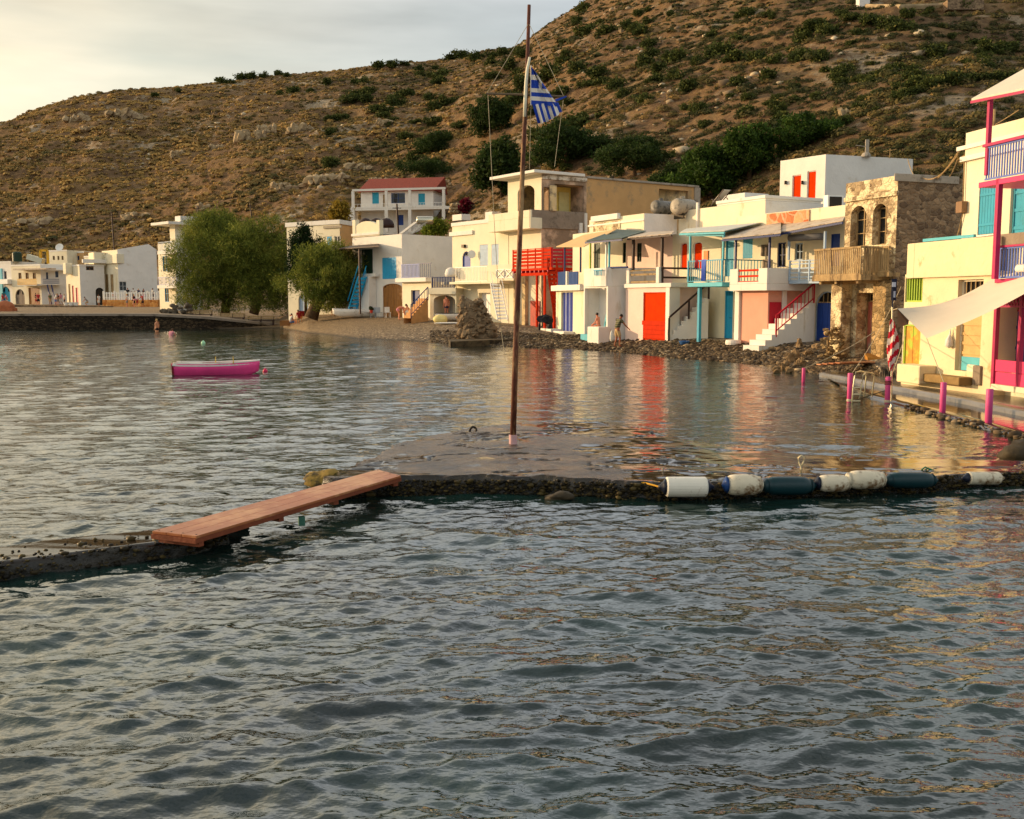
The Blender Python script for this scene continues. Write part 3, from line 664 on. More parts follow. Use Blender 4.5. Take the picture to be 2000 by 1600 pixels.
# ================================================================ HOUSES, right to left
# ---- corner house with magenta posts, at the right edge
Hh = House('shop_house', 'yellow house at the right edge with magenta posts, blue balconies and a pink front panel', 'house', [(1872,29.0),(2090,24.6)], .35, 7.22, 6)
P = Hh.P[0]; R_ = Hh.root
Hh.window(0, (1911,360,1944,458), TURQ, .14, shutters=TURQ, name='window'); Hh.sill(0, (1911,360,1944,458), WHITE)
Hh.door(0, (1973,345,2012,455), TURQ, depth=.16, frame=LTURQ, boards=3, split=(.12,.5,.88), transom=.16, lm=WOODT)
Hh.door(0, (1957,583,2010,712), BLUE, depth=.3, frame=MAG, boards=4, split=(.3,.7), transom=.2, lm=MAG)
Hh.full_band(P.hit(1900,313)[1], P.hit(1900,303)[1], WHITE, .10, 'cornice')
Hh.band(0, (1872,262,2080,271), WHITE, .05, 'coping')
Hh.finish(CREAM)
# base plinth pillar, pink panel, grey block
mb = MB(); P.box(mb, (1914,712,1931,757), .004, .42); mb.build('buttress', CREAM, R_, bevel=.03)
mb = MB(); P.box(mb, (1932,714,1947,752), .004, .50); mb.build('step_block', GREYP, R_, bevel=.02)
Pn = P.off(.62)
mb = MB()
for k, (a, b_) in enumerate(((708,732),(733,758))): Pn.box(mb, (1947,a,2080,b_), 0, .05)
mb.build('front_panel', PINK, R_, bevel=.01)
mb = MB(); Pn.box(mb, (1942,758,2080,770), -.6, .12); mb.build('plinth', CREAM, R_, bevel=.02)
for a in (1941, 1990): post(Pn, a+4, 552, 758, MAG, R_, .11, 0, 'shop_post')
mb = MB(); q0,q1,z0,z1 = Pn.rect((1946,571,2080,601)); nb = 22
Pn.slab(mb,q0,q1,z0,z0+.05,0,.05); Pn.slab(mb,q0,q1,z1-.05,z1,0,.05)
for i in range(nb): a = q0+(q1-q0)*i/nb; mb.bar(Pn.w(a,z0+.05,.02),Pn.w(a+(q1-q0)/nb,z1-.05,.02),.025); mb.bar(Pn.w(a,z1-.05,.035),Pn.w(a+(q1-q0)/nb,z0+.05,.035),.025)
mb.build('lattice', MAG, R_)
# lower balcony
PB = P.off(1.15)
mb = MB(); PB.box(mb, (1946,543,2090,551), -1.14, .05); mb.build('balcony_floor', MAG, R_, bevel=.01)
railing(PB, (1947,478,2090,544), LAV, R_, 24, name='balcony_railing')
mb = MB(); PB.box(mb, (1945,475,2090,479), -.02, .08); mb.build('handrail', MAG, R_)
mb = MB(); P.box(mb, (1948,455,2060,478), .004, .30); mb.build('terrace_wall', GREYP, R_, bevel=.02)
q,z = PB.hit(2000,530); mb = MB()
for k in range(5): mb.lathe([(.0,0),(.055,.02),(.07,.08),(.05,.15),(0,.2)], PB.w(q-.15+.06*k, z-.02, .06), 8)
mb.build('shell_garland', WHITE2, R_, smooth=True)
# upper balcony
PU = P.off(1.35); PU.a = PU.a
mb = MB(); PU.box(mb, (1916,341,2090,352), -1.34, .06); mb.build('balcony_floor', PINK, R_, bevel=.01)
railing(PU, (1927,268,2090,340), LAV, R_, 30, name='balcony_railing'); mb = MB(); PU.box(mb, (1926,263,2090,269), -.02, .09); mb.build('handrail', MAG, R_)
post(PU, 1948, 350, 545, MAG, R_, .12, 0, 'balcony_post'); post(PU, 1931, 193, 342, MAG, R_, .10, 0, 'balcony_post')
a = PU.p(1908,197,.15); bq = PU.w(PU.hit(2110,150)[0], a.z-.25, .15); ri = P.w(P.hit(2110,140)[0], a.z+1.0, -.4); le = P.w(P.hit(1990,160)[0], a.z+1.0, -.4)
sheet([a,bq,ri,le], .05, CLOTH, R_, 'canopy'); mb = MB(); mb.bar(a-V((0,0,.04)), bq-V((0,0,.04)), .06); mb.build('canopy_edge', MAG, R_)
mb = MB(); P.box(mb, (1878,394,1890,416), .004, .18); m1 = mb.build('meter_box', mat('meter_box_wood','#8a6a4c',.7,.15), R_, bevel=.01)
mb = MB(); mb.tube([P.p(1887,308,.05), P.p(1886,340,.05), P.p(1884,394,.05)], .018, 6); mb.tube([P.p(1884,416,.05), P.p(1876,450,.05), P.p(1870,470,.05)], .018, 6); mb.build('wall_cable', WOODT, R_)
mb = MB(); mb.tube([P.p(1908,265,-.5), P.p(1910,212,-.5)], .03, 6); mb.build('roof_pole', WOODT, R_)
# ---- low yellow house with parapet terrace
Hp = House('terrace_house', 'low yellow house with rounded parapet terrace, lime green barred window and plank door', 'house', [(1766,30.6),(1946,26.7)], .30, 0, 4)
P = Hp.P[0]; zt = P.hit(1850,533)[1]; Hp.z1 = zt; R_ = Hp.root
Hp.window(0, (1768,541,1802,590), LIME, .12, grid=(7,1)); Hp.door(0, (1764,634,1797,712), mat('ochre_boards','#c98a33',.7,.15,3,.2,20,stain='#9fb63a',samt=.35,sscale=2), depth=.10, frame=LIME, boards=4, handle=False)
Hp.door(0, (1868,546,1917,726), mat('cream_boards','#c9a66c',.7,.1,3,.2,20,stain='#a98450',samt=.22,sscale=1.4), depth=.22, frame=CREAM, boards=1, split=(.12,.26,.40,.54,.68), transom=.24, lm=WOODT, handle=False)
Hp.finish(mat('sunny_plaster','#dfcda6',.85,.06,1,.3,8,stain='#cf9c6c',samt=.15,sscale=1.5), top=False)
PLY = _M['sunny_plaster']
mb = MB(); q0,q1,z0,z1 = P.rect((1870,698,1915,725)); P.slab(mb, q0,q1,z0,z1,-.16,-.12); mb.build('kick_panel', LTURQ, R_)
zp = P.hit(1850,470)[1]; mb = MB()
# parapet with rounded left end
segs = [(P.w(.55,0,.10)), P.w(.25,0,.09), P.w(.06,0,0), P.w(-.02,0,-.22), P.w(-.02,0,-1.8)]
prev = None
path = [P.w(P.L,0,.10)] + segs
for i in range(len(path)-1):
    a, b_ = path[i], path[i+1]; d = (b_-a).normalized(); nn_ = V((d.y,-d.x,0))*-.2
    if nn_.dot(V((P.n.x,P.n.y,0))) > 0: nn_ = -nn_
    mb.hexa([V((a.x,a.y,zt-.12)),V((b_.x,b_.y,zt-.12)),V((b_.x+nn_.x,b_.y+nn_.y,zt-.12)),V((a.x+nn_.x,a.y+nn_.y,zt-.12)),V((a.x,a.y,zp)),V((b_.x,b_.y,zp)),V((b_.x+nn_.x,b_.y+nn_.y,zp)),V((a.x+nn_.x,a.y+nn_.y,zp))])
mb.build('parapet', PLY, R_, bevel=.02)
q0 = P.hit(1806,466)[0]; q1 = P.hit(1905,466)[0]; mb = MB(); mb.bar(P.w(q0,zp+.06,.02), P.w(q1,zp+.06,.02), .08); mb.build('handrail', LTURQ, R_)
for r, m_ in (((1783,712,1829,748),PLY),): mb = MB(); P.box(mb, r, .004, .55); mb.build('buttress', m_, R_, bevel=.04)
mb = MB(); P.box(mb, (1826,733,1900,749), .004, .42); mb.build('doorstep', mat('damp_step','#8d7245',.8,.2,3,.3,14), R_, bevel=.03)
q,z = P.hit(1860,650); mb = MB(); mb.tube([P.w(q,z+.1,.06),P.w(q,z-.05,.07),P.w(q,z-.2,.09),P.w(q,z-.36,.08),P.w(q,z-.42,.07)], [.01,.03,.10,.12,.03], 8)
single('hanging_bag', mb, WHITE2, 'pale cloth bag hanging on the plaster pillar of the yellow house', 'bag', smooth=True)
# ---- derelict stone house
Hs = House('stone_house', 'derelict stone house with two arched windows, flaking plaster and a grey wooden balcony', 'house', [(1645,39.6),(1745,37.0),(1875,38.1)], .45, 0)
Hs.z1 = CAM_H + 246*37/2000*1.0; Hs.z1 = Plane(Hs.c[1],Hs.c[2]).hit(1746,342)[1]; P = Hs.P[0]; R_ = Hs.root
Hs.window(0, (1661,402,1691,482), WOODT, .34, True, grid=(2,3)); Hs.window(0, (1704,398,1732,478), WOODT, .34, True, grid=(2,3))
Hs.door(0, (1672,572,1714,692), mat('worn_red_boards','#a85a48',.75,.2,2,.2,20,stain='#9b8f80',samt=.42,sscale=1.6,streak=True), depth=.55, frame=WOODT, boards=3, transom=.14, handle=False, ext=True)
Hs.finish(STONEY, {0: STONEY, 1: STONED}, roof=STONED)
mb = MB(); P.slab(mb, 0, P.L+.08, *P.rect((1645,381,1745,390))[2:], .004, .10); mb.build('cornice', STONEY, R_, bevel=.02)
mb = MB(); Hs.P[1].box(mb, (1746,342,1872,357), .004, .05); mb.build('wall_cap', CONC, R_, bevel=.02)
for r in ((1642,552,1663,700),(1716,548,1742,705)):
    mb = MB(); P.box(mb, r, .004, .5 if r[0] < 1700 else .32); mb.build('pillar', STONEY if r[0]<1700 else STONE, R_, bevel=.04)
PB = P.off(1.25); P1 = Plane(PB.w(PB.L+.02,0), P.w(P.L+.02,0))
railing(PB, (1591,484,1683,540), WOODT, R_, 26, bar=.055, top=.07, name='balcony_railing')
q0,q1,z0,z1 = PB.rect((1591,484,1683,540)); fl = PB.rect((1591,538,1683,546))
mb = MB(); PB.slab(mb, q0-.05, q1+.05, fl[2]-.05, fl[3], -1.2, .06); mb.build('balcony_floor', WOODT, R_, bevel=.01)
Pe = Plane(PB.w(q1,0), P.w(q1,0)); mb = MB(); Pe.slab(mb,0,1.2,z1-.07,z1,-.03,.04)
for i in range(9): q = .08+1.1*i/9; Pe.slab(mb,q,q+.075,z0+.03,z1-.07,0,.03)
mb.build('balcony_railing', WOODT, R_)
# right hand return of the balcony, set back towards the wall
Pr = P.off(.5); railing(Pr, (1690,482,1738,534), WOODT, R_, 11, bar=.06, top=.07, name='balcony_railing'); mb = MB(); Pr.box(mb, (1686,533,1738,541), -.45, .06); mb.build('balcony_floor', WOODT, R_)
mb = MB()
for px in (1600,1630,1672): q = PB.hit(px,545)[0]; mb.bar(P.w(q,fl[2]-.10,-.1), P.w(q,fl[2]-.10,1.2), .12)
mb.build('beam', WOODT, R_)
# plank ramp and loose boards in front
# ---- the row of boat houses : back wall line and front line
RA, RBp = C(1640,46.0), C(1120,66.0)
ROW = Plane(RBp, RA)                                # left end far, right end near
def on_row(px, off=0, py=588):
    q = ROW.off(off).hit(px, py)[0]; p = ROW.off(off).w(q, 0); return V((p.x, p.y))
# house with blue arched boat door and red stair
H4 = House('boat_house', 'white boat house with red stair railing and arched blue boat door beside the stone house', 'house', [on_row(1440), on_row(1652)], .5, 0, 6)
P = H4.P[0]; H4.z1 = ROW.hit(1545,412)[1]; R_ = H4.root
H4.door(0, (1590,569,1636,672), BLUE, True, .18, boards=8, frame=PALEBLUE, handle=True, transom=.22, lm=WOODT)
H4.window(0, (1451,462,1470,505), TURQ, .12, shutters=TURQ); H4.window(0, (1518,474,1535,522), NAVY, .14); H4.window(0, (1552,475,1568,508), PALEBLUE, .14)
H4.door(0, (1622,457,1640,520), BLUE, depth=.12, boards=2)
H4.finish(CREAM)
mb = MB(); P.box(mb, (1499,414,1582,437), .004, .07); mb.build('stone_band', stone_mat('mosaic_stone','#b05a30','#d8a478','#c8a080',2.0,1.0,.08,.4), R_, bevel=.01)
# white balcony block
Q1 = ROW.off(2.5); qn = Q1.hit(1497,588)[0]; qf = Q1.hit(1424,588)[0]; zb = Q1.hit(1460,568)[1]; zs = Q1.hit(1460,555)[1]; zt = Q1.hit(1460,525)[1]
mb = MB(); Q1.slab(mb, qf, qn, zb, zs, -2.49, 0); mb.build('balcony_floor', WHITE, R_, bevel=.02)
ql, qr = Q1.hit(1441,540)[0], Q1.hit(1481,540)[0]
mb = MB(); Q1.slab(mb, qf, ql, zs+.002, zt, -.16, -.003); Q1.slab(mb, qr, qn, zs+.002, zt, -.16, -.003); Q1.slab(mb, qn-.16, qn-.003, zs+.002, zt, -2.49, -.163); Q1.slab(mb, ql, qr, zs+.002, zs+.10, -.15, -.005)
mb.build('balcony_parapet', WHITE, R_, bevel=.02)
mb = MB()
for z in (.14,.52,.90): Q1.slab(mb, ql, qr, zs+(zt-zs)*z-.05, zs+(zt-zs)*z+.04, -.10, -.05)
mb.build('railing', TRED, R_)
# salmon store room under it
Q2 = ROW.off(2.05); a = Q2.hit(1447,600)[0]; b_ = Q2.hit(1500,600)[0]
mb = MB(); Q2.slab(mb, a, b_, .0, zb-.003, -2.0, 0); o_ = mb.build('store_room', PINKP, R_, bevel=.015)
mb = MB(); Q2.slab(mb, a-.32, a-.004, .0, zb-.004, -1.9, .12); mb.build('pillar', WHITE, R_, bevel=.02)
Pe = Plane(Q2.w(b_,0), ROW.w(b_,0)); mb = MB(); q0 = .10; Pe.slab(mb, .08, .75, .6, 2.55, .004, .05); d_ = mb.build('side_door', RED, R_)
mb = MB(); Pe.slab(mb, .80, 1.05, .5, zb-.01, .004, .10); mb.build('pillar', WHITE, R_, bevel=.015)
# stair with red railing
s0 = at(1482,684,45.2); s1 = on_row(1592, .15); z0s = .40; z1s = ROW.hit(1586,592)[1]
steps(R_, s0, s1, z0s, z1s, .95, 9, WHITE, side=1)
fa = V((s0.x,s0.y,z0s)).lerp(V((s1.x,s1.y,z1s)), .30); fb = V((s1.x,s1.y,z1s))
stair_rail(R_, fa+V((0,.02,.12)), fb+V((-.05,.02,.1)), .80, RED, 10)
# grey blue porch over the arched door
Q3 = ROW.off(1.2); z_ = Q3.rect((1542,505,1598,548)); mb = MB(); Q3.slab(mb, Q3.hit(1541,550)[0], Q3.hit(1604,550)[0], z_[2]-.14, z_[2], -1.19, .02); mb.build('porch_floor', PALEBLUE, R_, bevel=.01)
railing(Q3, (1542,508,1602,549), PALEBLUE, R_, horiz=4, posts=4, name='porch_railing')
for px, m_ in ((1541,PALEBLUE),(1611,PALEBLUE),(1503,NAVY)): post(Q3 if px != 1503 else ROW.off(1.9), px, 452 if px != 1503 else 463, 508 if px != 1503 else 523, m_, R_, .09, 0, 'porch_post')
post(ROW.off(2.3), 1437, 468, 525, NAVY, R_, .09, 0, 'porch_post')
mb = MB(); mb.tube([Q3.p(1543,465,0), Q3.p(1606,462,0)], .16, 10); mb.build('rolled_blind', mat('grey_blind','#6d6a68',.8), R_, smooth=True)
def awn(px0,py0,o0, px1,py1,o1, bx1,by1, bx0,by0, m, root, ob=.05, rib=.0, th=.035, name='awning', edge=None):
    a = ROW.off(o0).p(px0,py0); b = ROW.off(o1).p(px1,py1); c_ = ROW.off(ob).p(bx1,by1); d_ = ROW.off(ob).p(bx0,by0)
    s_ = sheet([a,b,c_,d_], th, m, root, name, rib)
    if edge: mb = MB(); mb.bar(a-V((0,0,.07)), b-V((0,0,.07)), .07, .09); mb.build('awning_beam', edge, root)
    mb = MB()
    for i in range(6): f = (i+.3)/6; p = a.lerp(b,f); r = d_.lerp(c_,f); mb.bar(p-V((0,0,.05)), r-V((0,0,.05)), .06, .08)
    mb.build('rafter', edge or BROWN, root)
awn(1410,467,2.9, 1525,456,2.3, 1525,436,1420,452, SHEETM, R_, edge=NAVY)
awn(1521,455,1.7, 1646,432,1.4, 1650,424,1530,440, SHEETM, R_, edge=NAVY)
mb = MB(); P.box(mb, (1494,507,1505,528), .004, .16); P.box(mb, (1489,478,1500,500), .004, .1); mb.build('meter_box', GREYP, R_)
# house with turquoise balcony
H5 = House('boat_house', 'white boat house with turquoise timber balcony on a turquoise post and a blue towel drying', 'house', [on_row(1312), on_row(1440)], .5, 0, 6)
P = H5.P[0]; H5.z1 = ROW.hit(1380,452)[1]; R_ = H5.root
H5.door(0, (1329,474,1342,525), ORED, 0.12, .12, boards=2, frame=BLUSH, handle=False); H5.door(0, (1354,472,1371,525), ORED, .12, .12, boards=2, frame=WHITE, handle=False)
H5.door(0, (1417,466,1433,540), TURQ, depth=.12, boards=2)
H5.door(0, (1415,568,1431,664), SKYB, depth=.12, boards=2, transom=.12); H5.door(0, (1433,568,1448,650), TURQ, depth=.12, boards=2, transom=.12)
H5.finish(CREAM)
mb = MB(); P.box(mb, (1376,490,1384,508), .004, .06); mb.build('orange_shutter', mat('orange_paint','#e07a1c',.5), R_)
Q = ROW.off(2.6); q0,q1,z0,z1 = Q.rect((1344,508,1412,552)); mb = MB(); Q.slab(mb, q0, q1, z0-.20, z0, -2.59, .03); mb.build('balcony_floor', LTURQ, R_, bevel=.01)
railing(Q, (1344,508,1412,551), TURQ, R_, 16, name='balcony_railing', posts=2)
Pe = Plane(Q.w(q1,0), ROW.w(q1,0)); mb = MB(); Pe.slab(mb,0,2.4,z1-.05,z1,0,.05); 
for i in range(12): Pe.slab(mb,.1+i*.2,.13+i*.2,z0+.05,z1-.05,0,.03)
mb.build('balcony_railing', TURQ, R_)
post(Q, 1348, 458, 509, LTURQ, R_, .09, 0, 'porch_post'); post(Q, 1413, 458, 509, LTURQ, R_, .09, 0, 'porch_post')
post(Q.off(-.3), 1366, 556, 664, TURQ, R_, .16, 0, 'support_post', zb=.45)
mb = MB(); mb.bar(Q.p(1342,459,0), Q.p(1414,459,0), .1, .12); mb.build('porch_beam', LTURQ, R_)
awn(1328,455,2.7, 1415,452,2.8, 1486,436,1340,448, mat('pale_sheet','#c4c2b4',.7,.1,3,.1,20), R_, edge=LTURQ)
q = Q.hit(1379,520)[0]; zt_ = z1
def cloth(Qp, px, w, h, m, label, name='towel', folds=3):
    q, _ = Qp.hit(px, 520); mb = MB(); N_ = 12
    for i in range(N_):
        a = -w/2+w*i/N_; b2 = a+w/N_; f = lambda x: .03*math.sin(x/w*2*PI*folds)+.07
        mb.hexa([Qp.w(q+a,zt_-h,f(a)+.01),Qp.w(q+b2,zt_-h,f(b2)+.01),Qp.w(q+b2,zt_-h,f(b2)-.005),Qp.w(q+a,zt_-h,f(a)-.005),Qp.w(q+a,zt_+.03,.05),Qp.w(q+b2,zt_+.03,.05),Qp.w(q+b2,zt_+.03,.035),Qp.w(q+a,zt_+.03,.035)])
    return single(name, mb, m, label, 'towel' if name == 'towel' else 'cloth')
cloth(Q, 1376, .32, 1.0, mat('blue_towel','#5c74c8',.9), 'plain blue towel hanging over the turquoise balcony rail')
cloth(Q, 1362, .22, .38, mat('red_cloth','#8e2838',.9), 'dark red cloth hanging over the turquoise balcony rail beside the towel', 'cloth')
mb = MB(); c_ = Q.w(Q.hit(1394,535)[0], z0+.35, -.25)
for k in range(10): a = k*2*PI/10; mb.bar(c_, c_+V((.22*math.cos(a),0,.22*math.sin(a))), .05, .01)
mb.tube([c_-V((0,0,.33)), c_], .02, 6); mb.lathe([(.13,0),(.13,.03),(0,.05)], c_-V((0,0,.35)), 10)
single('table_fan', mb, WHITEP, 'white pedestal fan standing behind the turquoise balcony rail', 'fan')
# house with dark brown porch and the orange red door
H6 = House('boat_house', 'white boat house with dark brown porch posts and wide orange red door', 'house', [on_row(1222), on_row(1312)], .5, 0, 6)
P = H6.P[0]; H6.z1 = ROW.hit(1260,464)[1]; R_ = H6.root
H6.window(0, (1244,475,1253,512), GREEN, .1); H6.finish(BLUSH, {0: BLUSH})  # blush on a white house: pinkish shade and bounce light painted into the walls
# projecting ground floor block with terrace on top
Q = ROW.off(2.3); qa = Q.hit(1222,600)[0]; qb = Q.hit(1302,600)[0]; zf = Q.hit(1262,562)[1]
T_ = House('tmp','x','x',[V(Q.w(qa,0)[:2]), V(Q.w(qb,0)[:2])], .45, zf-.002, 2.28); bpy.data.objects.remove(T_.root); T_.root = R_
T_.door(0, (1256,571,1302,664), ORED, depth=.12, boards=2, frame=ORED, handle=False, ext=True, label='wide orange red stable door')
q0,q1,z0,z1 = Q.rect((1252,628,1300,664)); T_.finish(BLUSH, top=False)
mb = MB(); 
for i in range(4): Q.slab(mb, q0+.08, q1-.05, .6+i*.24, .6+i*.24+.23, -.06, -.01+.004*i)
mb.build('lower_door', TRED, R_)
mb = MB(); Q.slab(mb, qb+.004, qb+.34, .0, zf-.003, -.6, .08); mb.build('pillar', WHITE, R_, bevel=.02)
mb = MB(); Q.slab(mb, qa-.05, qb+.5, zf, zf+.22, -2.28, .12); mb.build('terrace_slab', WHITE, R_, bevel=.02)
zt2 = Q.hit(1262,524)[1]
for px in (1226, 1284): mb = MB(); q = Q.hit(px+3,545)[0]; Q.slab(mb, q-.14, q+.14, zf+.222, zt2+.03, -.14, .11); mb.build('parapet_post', WHITE, R_, bevel=.02)
railing(Q, (1230,527,1281,561), WOODT, R_, horiz=2, bar=.05, top=.07, name='terrace_railing', bottom=False)
# side wing (faces the camera) with black rails and stair
qe = Q.hit(1290,545)[0]; Pe = Plane(Q.w(qe+.1,0), ROW.w(qe+.1,0)+V((1.8,.9,0)))
mb = MB(); Pe.slab(mb, .2, 2.6, .0, zf+.22, -.3, 0); mb.build('terrace_wing', WHITE, R_, bevel=.02)
mb = MB()
for z in (.35,.92): Pe.slab(mb, .1, 2.6, zf+.22+z*.85-.05, zf+.22+z*.85+.05, -.08, -.02)
Pe.slab(mb,.05,.13,zf+.2,zf+1.1,-.12,-.01); mb.build('terrace_railing', BROWN, R_)
for px in (1237,1293): post(ROW.off(2.2), px, 464, 530, BROWN, R_, .13, 0, 'porch_post')
awn(1226,465,2.5, 1312,457,2.4, 1318,452,1232,456, SHEETM, R_, edge=BROWN)
s0 = at(1308,655,53.0); s1 = on_row(1384, .6); zz1 = 2.75
steps(R_, V((s0.x,s0.y)), s1, .62, zz1, .8, 9, WHITE)
a = V((s0.x-.05,s0.y-.05,.75)); b_ = V((s1.x,s1.y,zz1+.05)); mb = MB(); mb.bar(a+V((0,0,1.0)), b_+V((0,0,.75)), .09)
for f in (0.0,.5,1): p = a.lerp(b_, f); mb.bar(p-V((0,0,.1 if f else .25)), p+V((0,0,.98-.25*f)), .09, up=V((1,0,0)))
mb.build('stair_railing', BROWN, R_)
# pot with plant, planks on the porch
mb = MB(); c_ = Q.w(Q.hit(1319,560)[0]+.2, zf+.22, -.8); mb.lathe([(.16,0),(.22,.3),(.23,.32),(.19,.32),(.17,.2)], c_, 12)
r_ = single('plant_pot', mb, mat('green_pot','#5a6a3c',.6), 'green tub with bare stems on the terrace behind dark rails', 'pot'); mb = MB()
for k in range(3): mb.tube([c_+V((.02*k,0,.3)), c_+V((.1*(k-1),.03,.9)), c_+V((.15*(k-1),.06,1.25))], .012, 5)
mb.build('stems', WOODT, r_)
# white house with curved balcony
H7 = House('boat_house', 'white boat house with rounded balcony wall and open ground floor porch', 'house', [on_row(1118,0), on_row(1222,0)], .45, 0, 6)
P = H7.P[0]; H7.z1 = ROW.hit(1170,452)[1]; R_ = H7.root
H7.window(0, (1216,474,1228,514), GREEN, .12); H7.door(0,(1160,475,1172,530), GREEN, depth=.12, boards=2)
H7.finish(CREAM)
Q = Q7 = ROW.off(3.1); qa = Q.hit(1140,600)[0]; qb = Q.hit(1187,600)[0]; zf = Q.hit(1165,560)[1]; zt_ = Q.hit(1165,524)[1]
T_ = House('tmp','x','x',[V(Q.w(qa,0)[:2]), V(Q.w(qb,0)[:2]), V(ROW.w(qb+.75,0,.02)[:2])], .40, zf, 3.08); bpy.data.objects.remove(T_.root); T_.root = R_
T_.hole(0, (1142,563,1184,655), False, .2, True); T_.finish(WHITE, top=False)
q0,q1,z0,z1 = Q.rect((1142,563,1184,655)); mb = MB(); Q.slab(mb, q0-.05, q1+.05, .4, zf, -.95, -.9); mb.build('porch_back_wall', WHITE2, R_)
mb = MB(); Q.slab(mb, q0, q1, .0, .72, -.9, .28); mb.build('porch_floor', LTURQ, R_, bevel=.02)
mb = MB(); Q.slab(mb, q1-.75, q1+.4, .0, 1.18, .02, .75); mb.build('porch_wall', WHITE, R_, bevel=.03)
# rounded parapet
mb = MB(); path = [Q.w(qa,0,.02), Q.w(qb-.5,0,.12), Q.w(qb-.12,0,.05), Q.w(qb+.05,0,-.25), ROW.w(qb+.78,0,.1)]
for i in range(4):
    a,b_ = path[i],path[i+1]; d = (b_-a).normalized(); w_ = V((-d.y,d.x,0))*.15
    mb.hexa([a+V((0,0,zf)),b_+V((0,0,zf)),b_+w_+V((0,0,zf)),a+w_+V((0,0,zf)),a+V((0,0,zt_)),b_+V((0,0,zt_)),b_+w_+V((0,0,zt_)),a+w_+V((0,0,zt_))])
mb.build('balcony_parapet', WHITE, R_, bevel=.02)
railing(Q.off(.16), (1160,527,1177,540), TURQ, R_, 6, bar=.05, name='parapet_vent', bottom=False)
for px, m_ in ((1153,LIME),(1184,WHITEP),(1190,LTURQ)): post(ROW.off(2.7), px, 472, 526, m_, R_, .09, 0, 'porch_post')
mb = MB(); mb.tube([ROW.off(2.9).p(1188,523), ROW.off(2.9).p(1226,522)], .05, 8); mb.build('handrail', NAVY, R_)
a = ROW.off(3.4)
awn(1143,472,3.3, 1215,466,2.9, 1262,452,1205,449, mat('dark_green_sheet','#4c5a52',.7,.15,4,.15,16), R_, edge=NAVY)
# turquoise inner stair seen in the porch
mb = MB(); s0 = Q.w(q1-.75,1.0,-.5); s1 = Q.w(q1-.15,2.9,-.5)
for k in (-.12,.12): mb.bar(s0+V((k,0,0)), s1+V((k,0,0)), .05, .1)
for i in range(7): p = s0.lerp(s1,(i+.5)/7); mb.box(p, (.3,.25,.04))
mb.build('inner_stair', LTURQ, R_)
# small house with blue panels and a curtain door
H8 = House('boat_house', 'small white boat house with blue balcony panels and a striped blue curtain door', 'house', [(1086,66.5),(1141,61.5)], .5, 0, 5)
P = H8.P[0]; H8.z1 = P.hit(1112,556)[1]; R_ = H8.root
H8.hole(0, (1096,571,1119,655), False, .2, True); H8.finish(CREAM, top=False)
q0,q1,z0,z1 = P.rect((1096,571,1119,655)); mb = MB(); N_ = 24
for i in range(N_):
    a = q0+(q1-q0)*i/N_; b_ = q0+(q1-q0)*(i+1)/N_; f = lambda k: -.16+.045*math.sin(k*1.25)
    mb.m = i % 3 == 0; mb.quad(P.w(a,.55,f(i)), P.w(b_,.55,f(i+1)), P.w(b_,z1,f(i+1)), P.w(a,z1,f(i)))
mb.build('curtain', [mat('blue_curtain','#33418a',.9,.1), mat('pale_curtain','#8d94b8',.9)], R_)
mb = MB(); q0 = P.hit(1086,562)[0]-.1; q1 = P.hit(1141,562)[0]+.1; z0,z1 = P.rect((1086,557,1141,568))[2:]; P.slab(mb, q0,q1,z0,z1,-4.9,.32); mb.build('balcony_floor', WHITE, R_, bevel=.02)
for a,b_ in ((1097,1112),(1118,1136)):
    mb = MB(); q0,q1,za,zb_ = P.rect((a,531,b_,557)); P.slab(mb,q0,q1,za,zb_,.2,.25)
    for i in range(7): q = q0+(q1-q0)*(i+.3)/7; P.slab(mb,q,q+.05,za,zb_,.252,.27)
    mb.build('balcony_panel', mat('deep_blue_panel','#1d4a86',.5,.1), R_)
mb = MB(); q = P.hit(1115,545)[0]; P.slab(mb,q-.1,q+.1,z1,P.hit(1115,530)[1],.15,.31); mb.build('parapet_post', WHITE, R_, bevel=.01)
for px in (1103,1134): post(P.off(.2), px, 478, 532, NAVY, R_, .09, 0, 'porch_post')
a = P.off(.6).p(1086,483); b_ = P.off(.6).p(1140,483); c_ = ROW.off(1.0).p(1204,449); d_ = ROW.off(1.0).p(1140,460)
sheet([a,b_,c_,d_], .04, mat('tan_awning_cloth','#c9a878',.85,.06), R_, 'awning')
for r in ((1101,647,1122,660),(1074,642,1096,654)): mb = MB(); P.box(mb, r, .01, .7); mb.build('doorstep', WHITE, R_, bevel=.03)
# ================================================================ upper and farther houses
def v2(p): return V((p[0], p[1]))
n_row = V((ROW.n.x, ROW.n.y))
# roof level storeys behind the porches
B_ = on_row(1256,-1.0); A_ = on_row(1150,-1.0); C_ = B_ - n_row*2.4
Ha = House('white_house', 'white flat roofed upper storey in the middle of the row with water tanks behind it', 'house', [A_, B_, C_], 4.5, 0)
Ha.z1 = Ha.P[0].hit(1256,417)[1]; Ha.full_band(Ha.P[0].hit(1250,432)[1], Ha.P[0].hit(1250,428)[1], WHITE, .08, 'cornice', [0])
Ha.finish(CREAM, {0: CREAM, 1: WHITE2}, roof=CONC)
mb = MB(); P = Ha.P[0]; P.box(mb, (1160,420,1212,431), .004, .25); mb.build('parapet', WHITE, Ha.root, bevel=.02); mb = MB(); P.box(mb, (1160,434,1212,452), .004, .06); mb.build('stone_panel', STONEY, Ha.root)
A_ = on_row(1323,-3.4); B_ = on_row(1490,-3.4); C_ = B_ - n_row*4.2
Hb = House('white_house', 'long cream rooftop storey above the turquoise porch with a deckchair on it', 'house', [A_, B_, C_], 4.5, 0)
Hb.z1 = Hb.P[0].hit(1450,397)[1]; P = Hb.P[0]
Hb.finish(CREAM, {0: CREAM, 1: WHITE2}, roof=CONC)
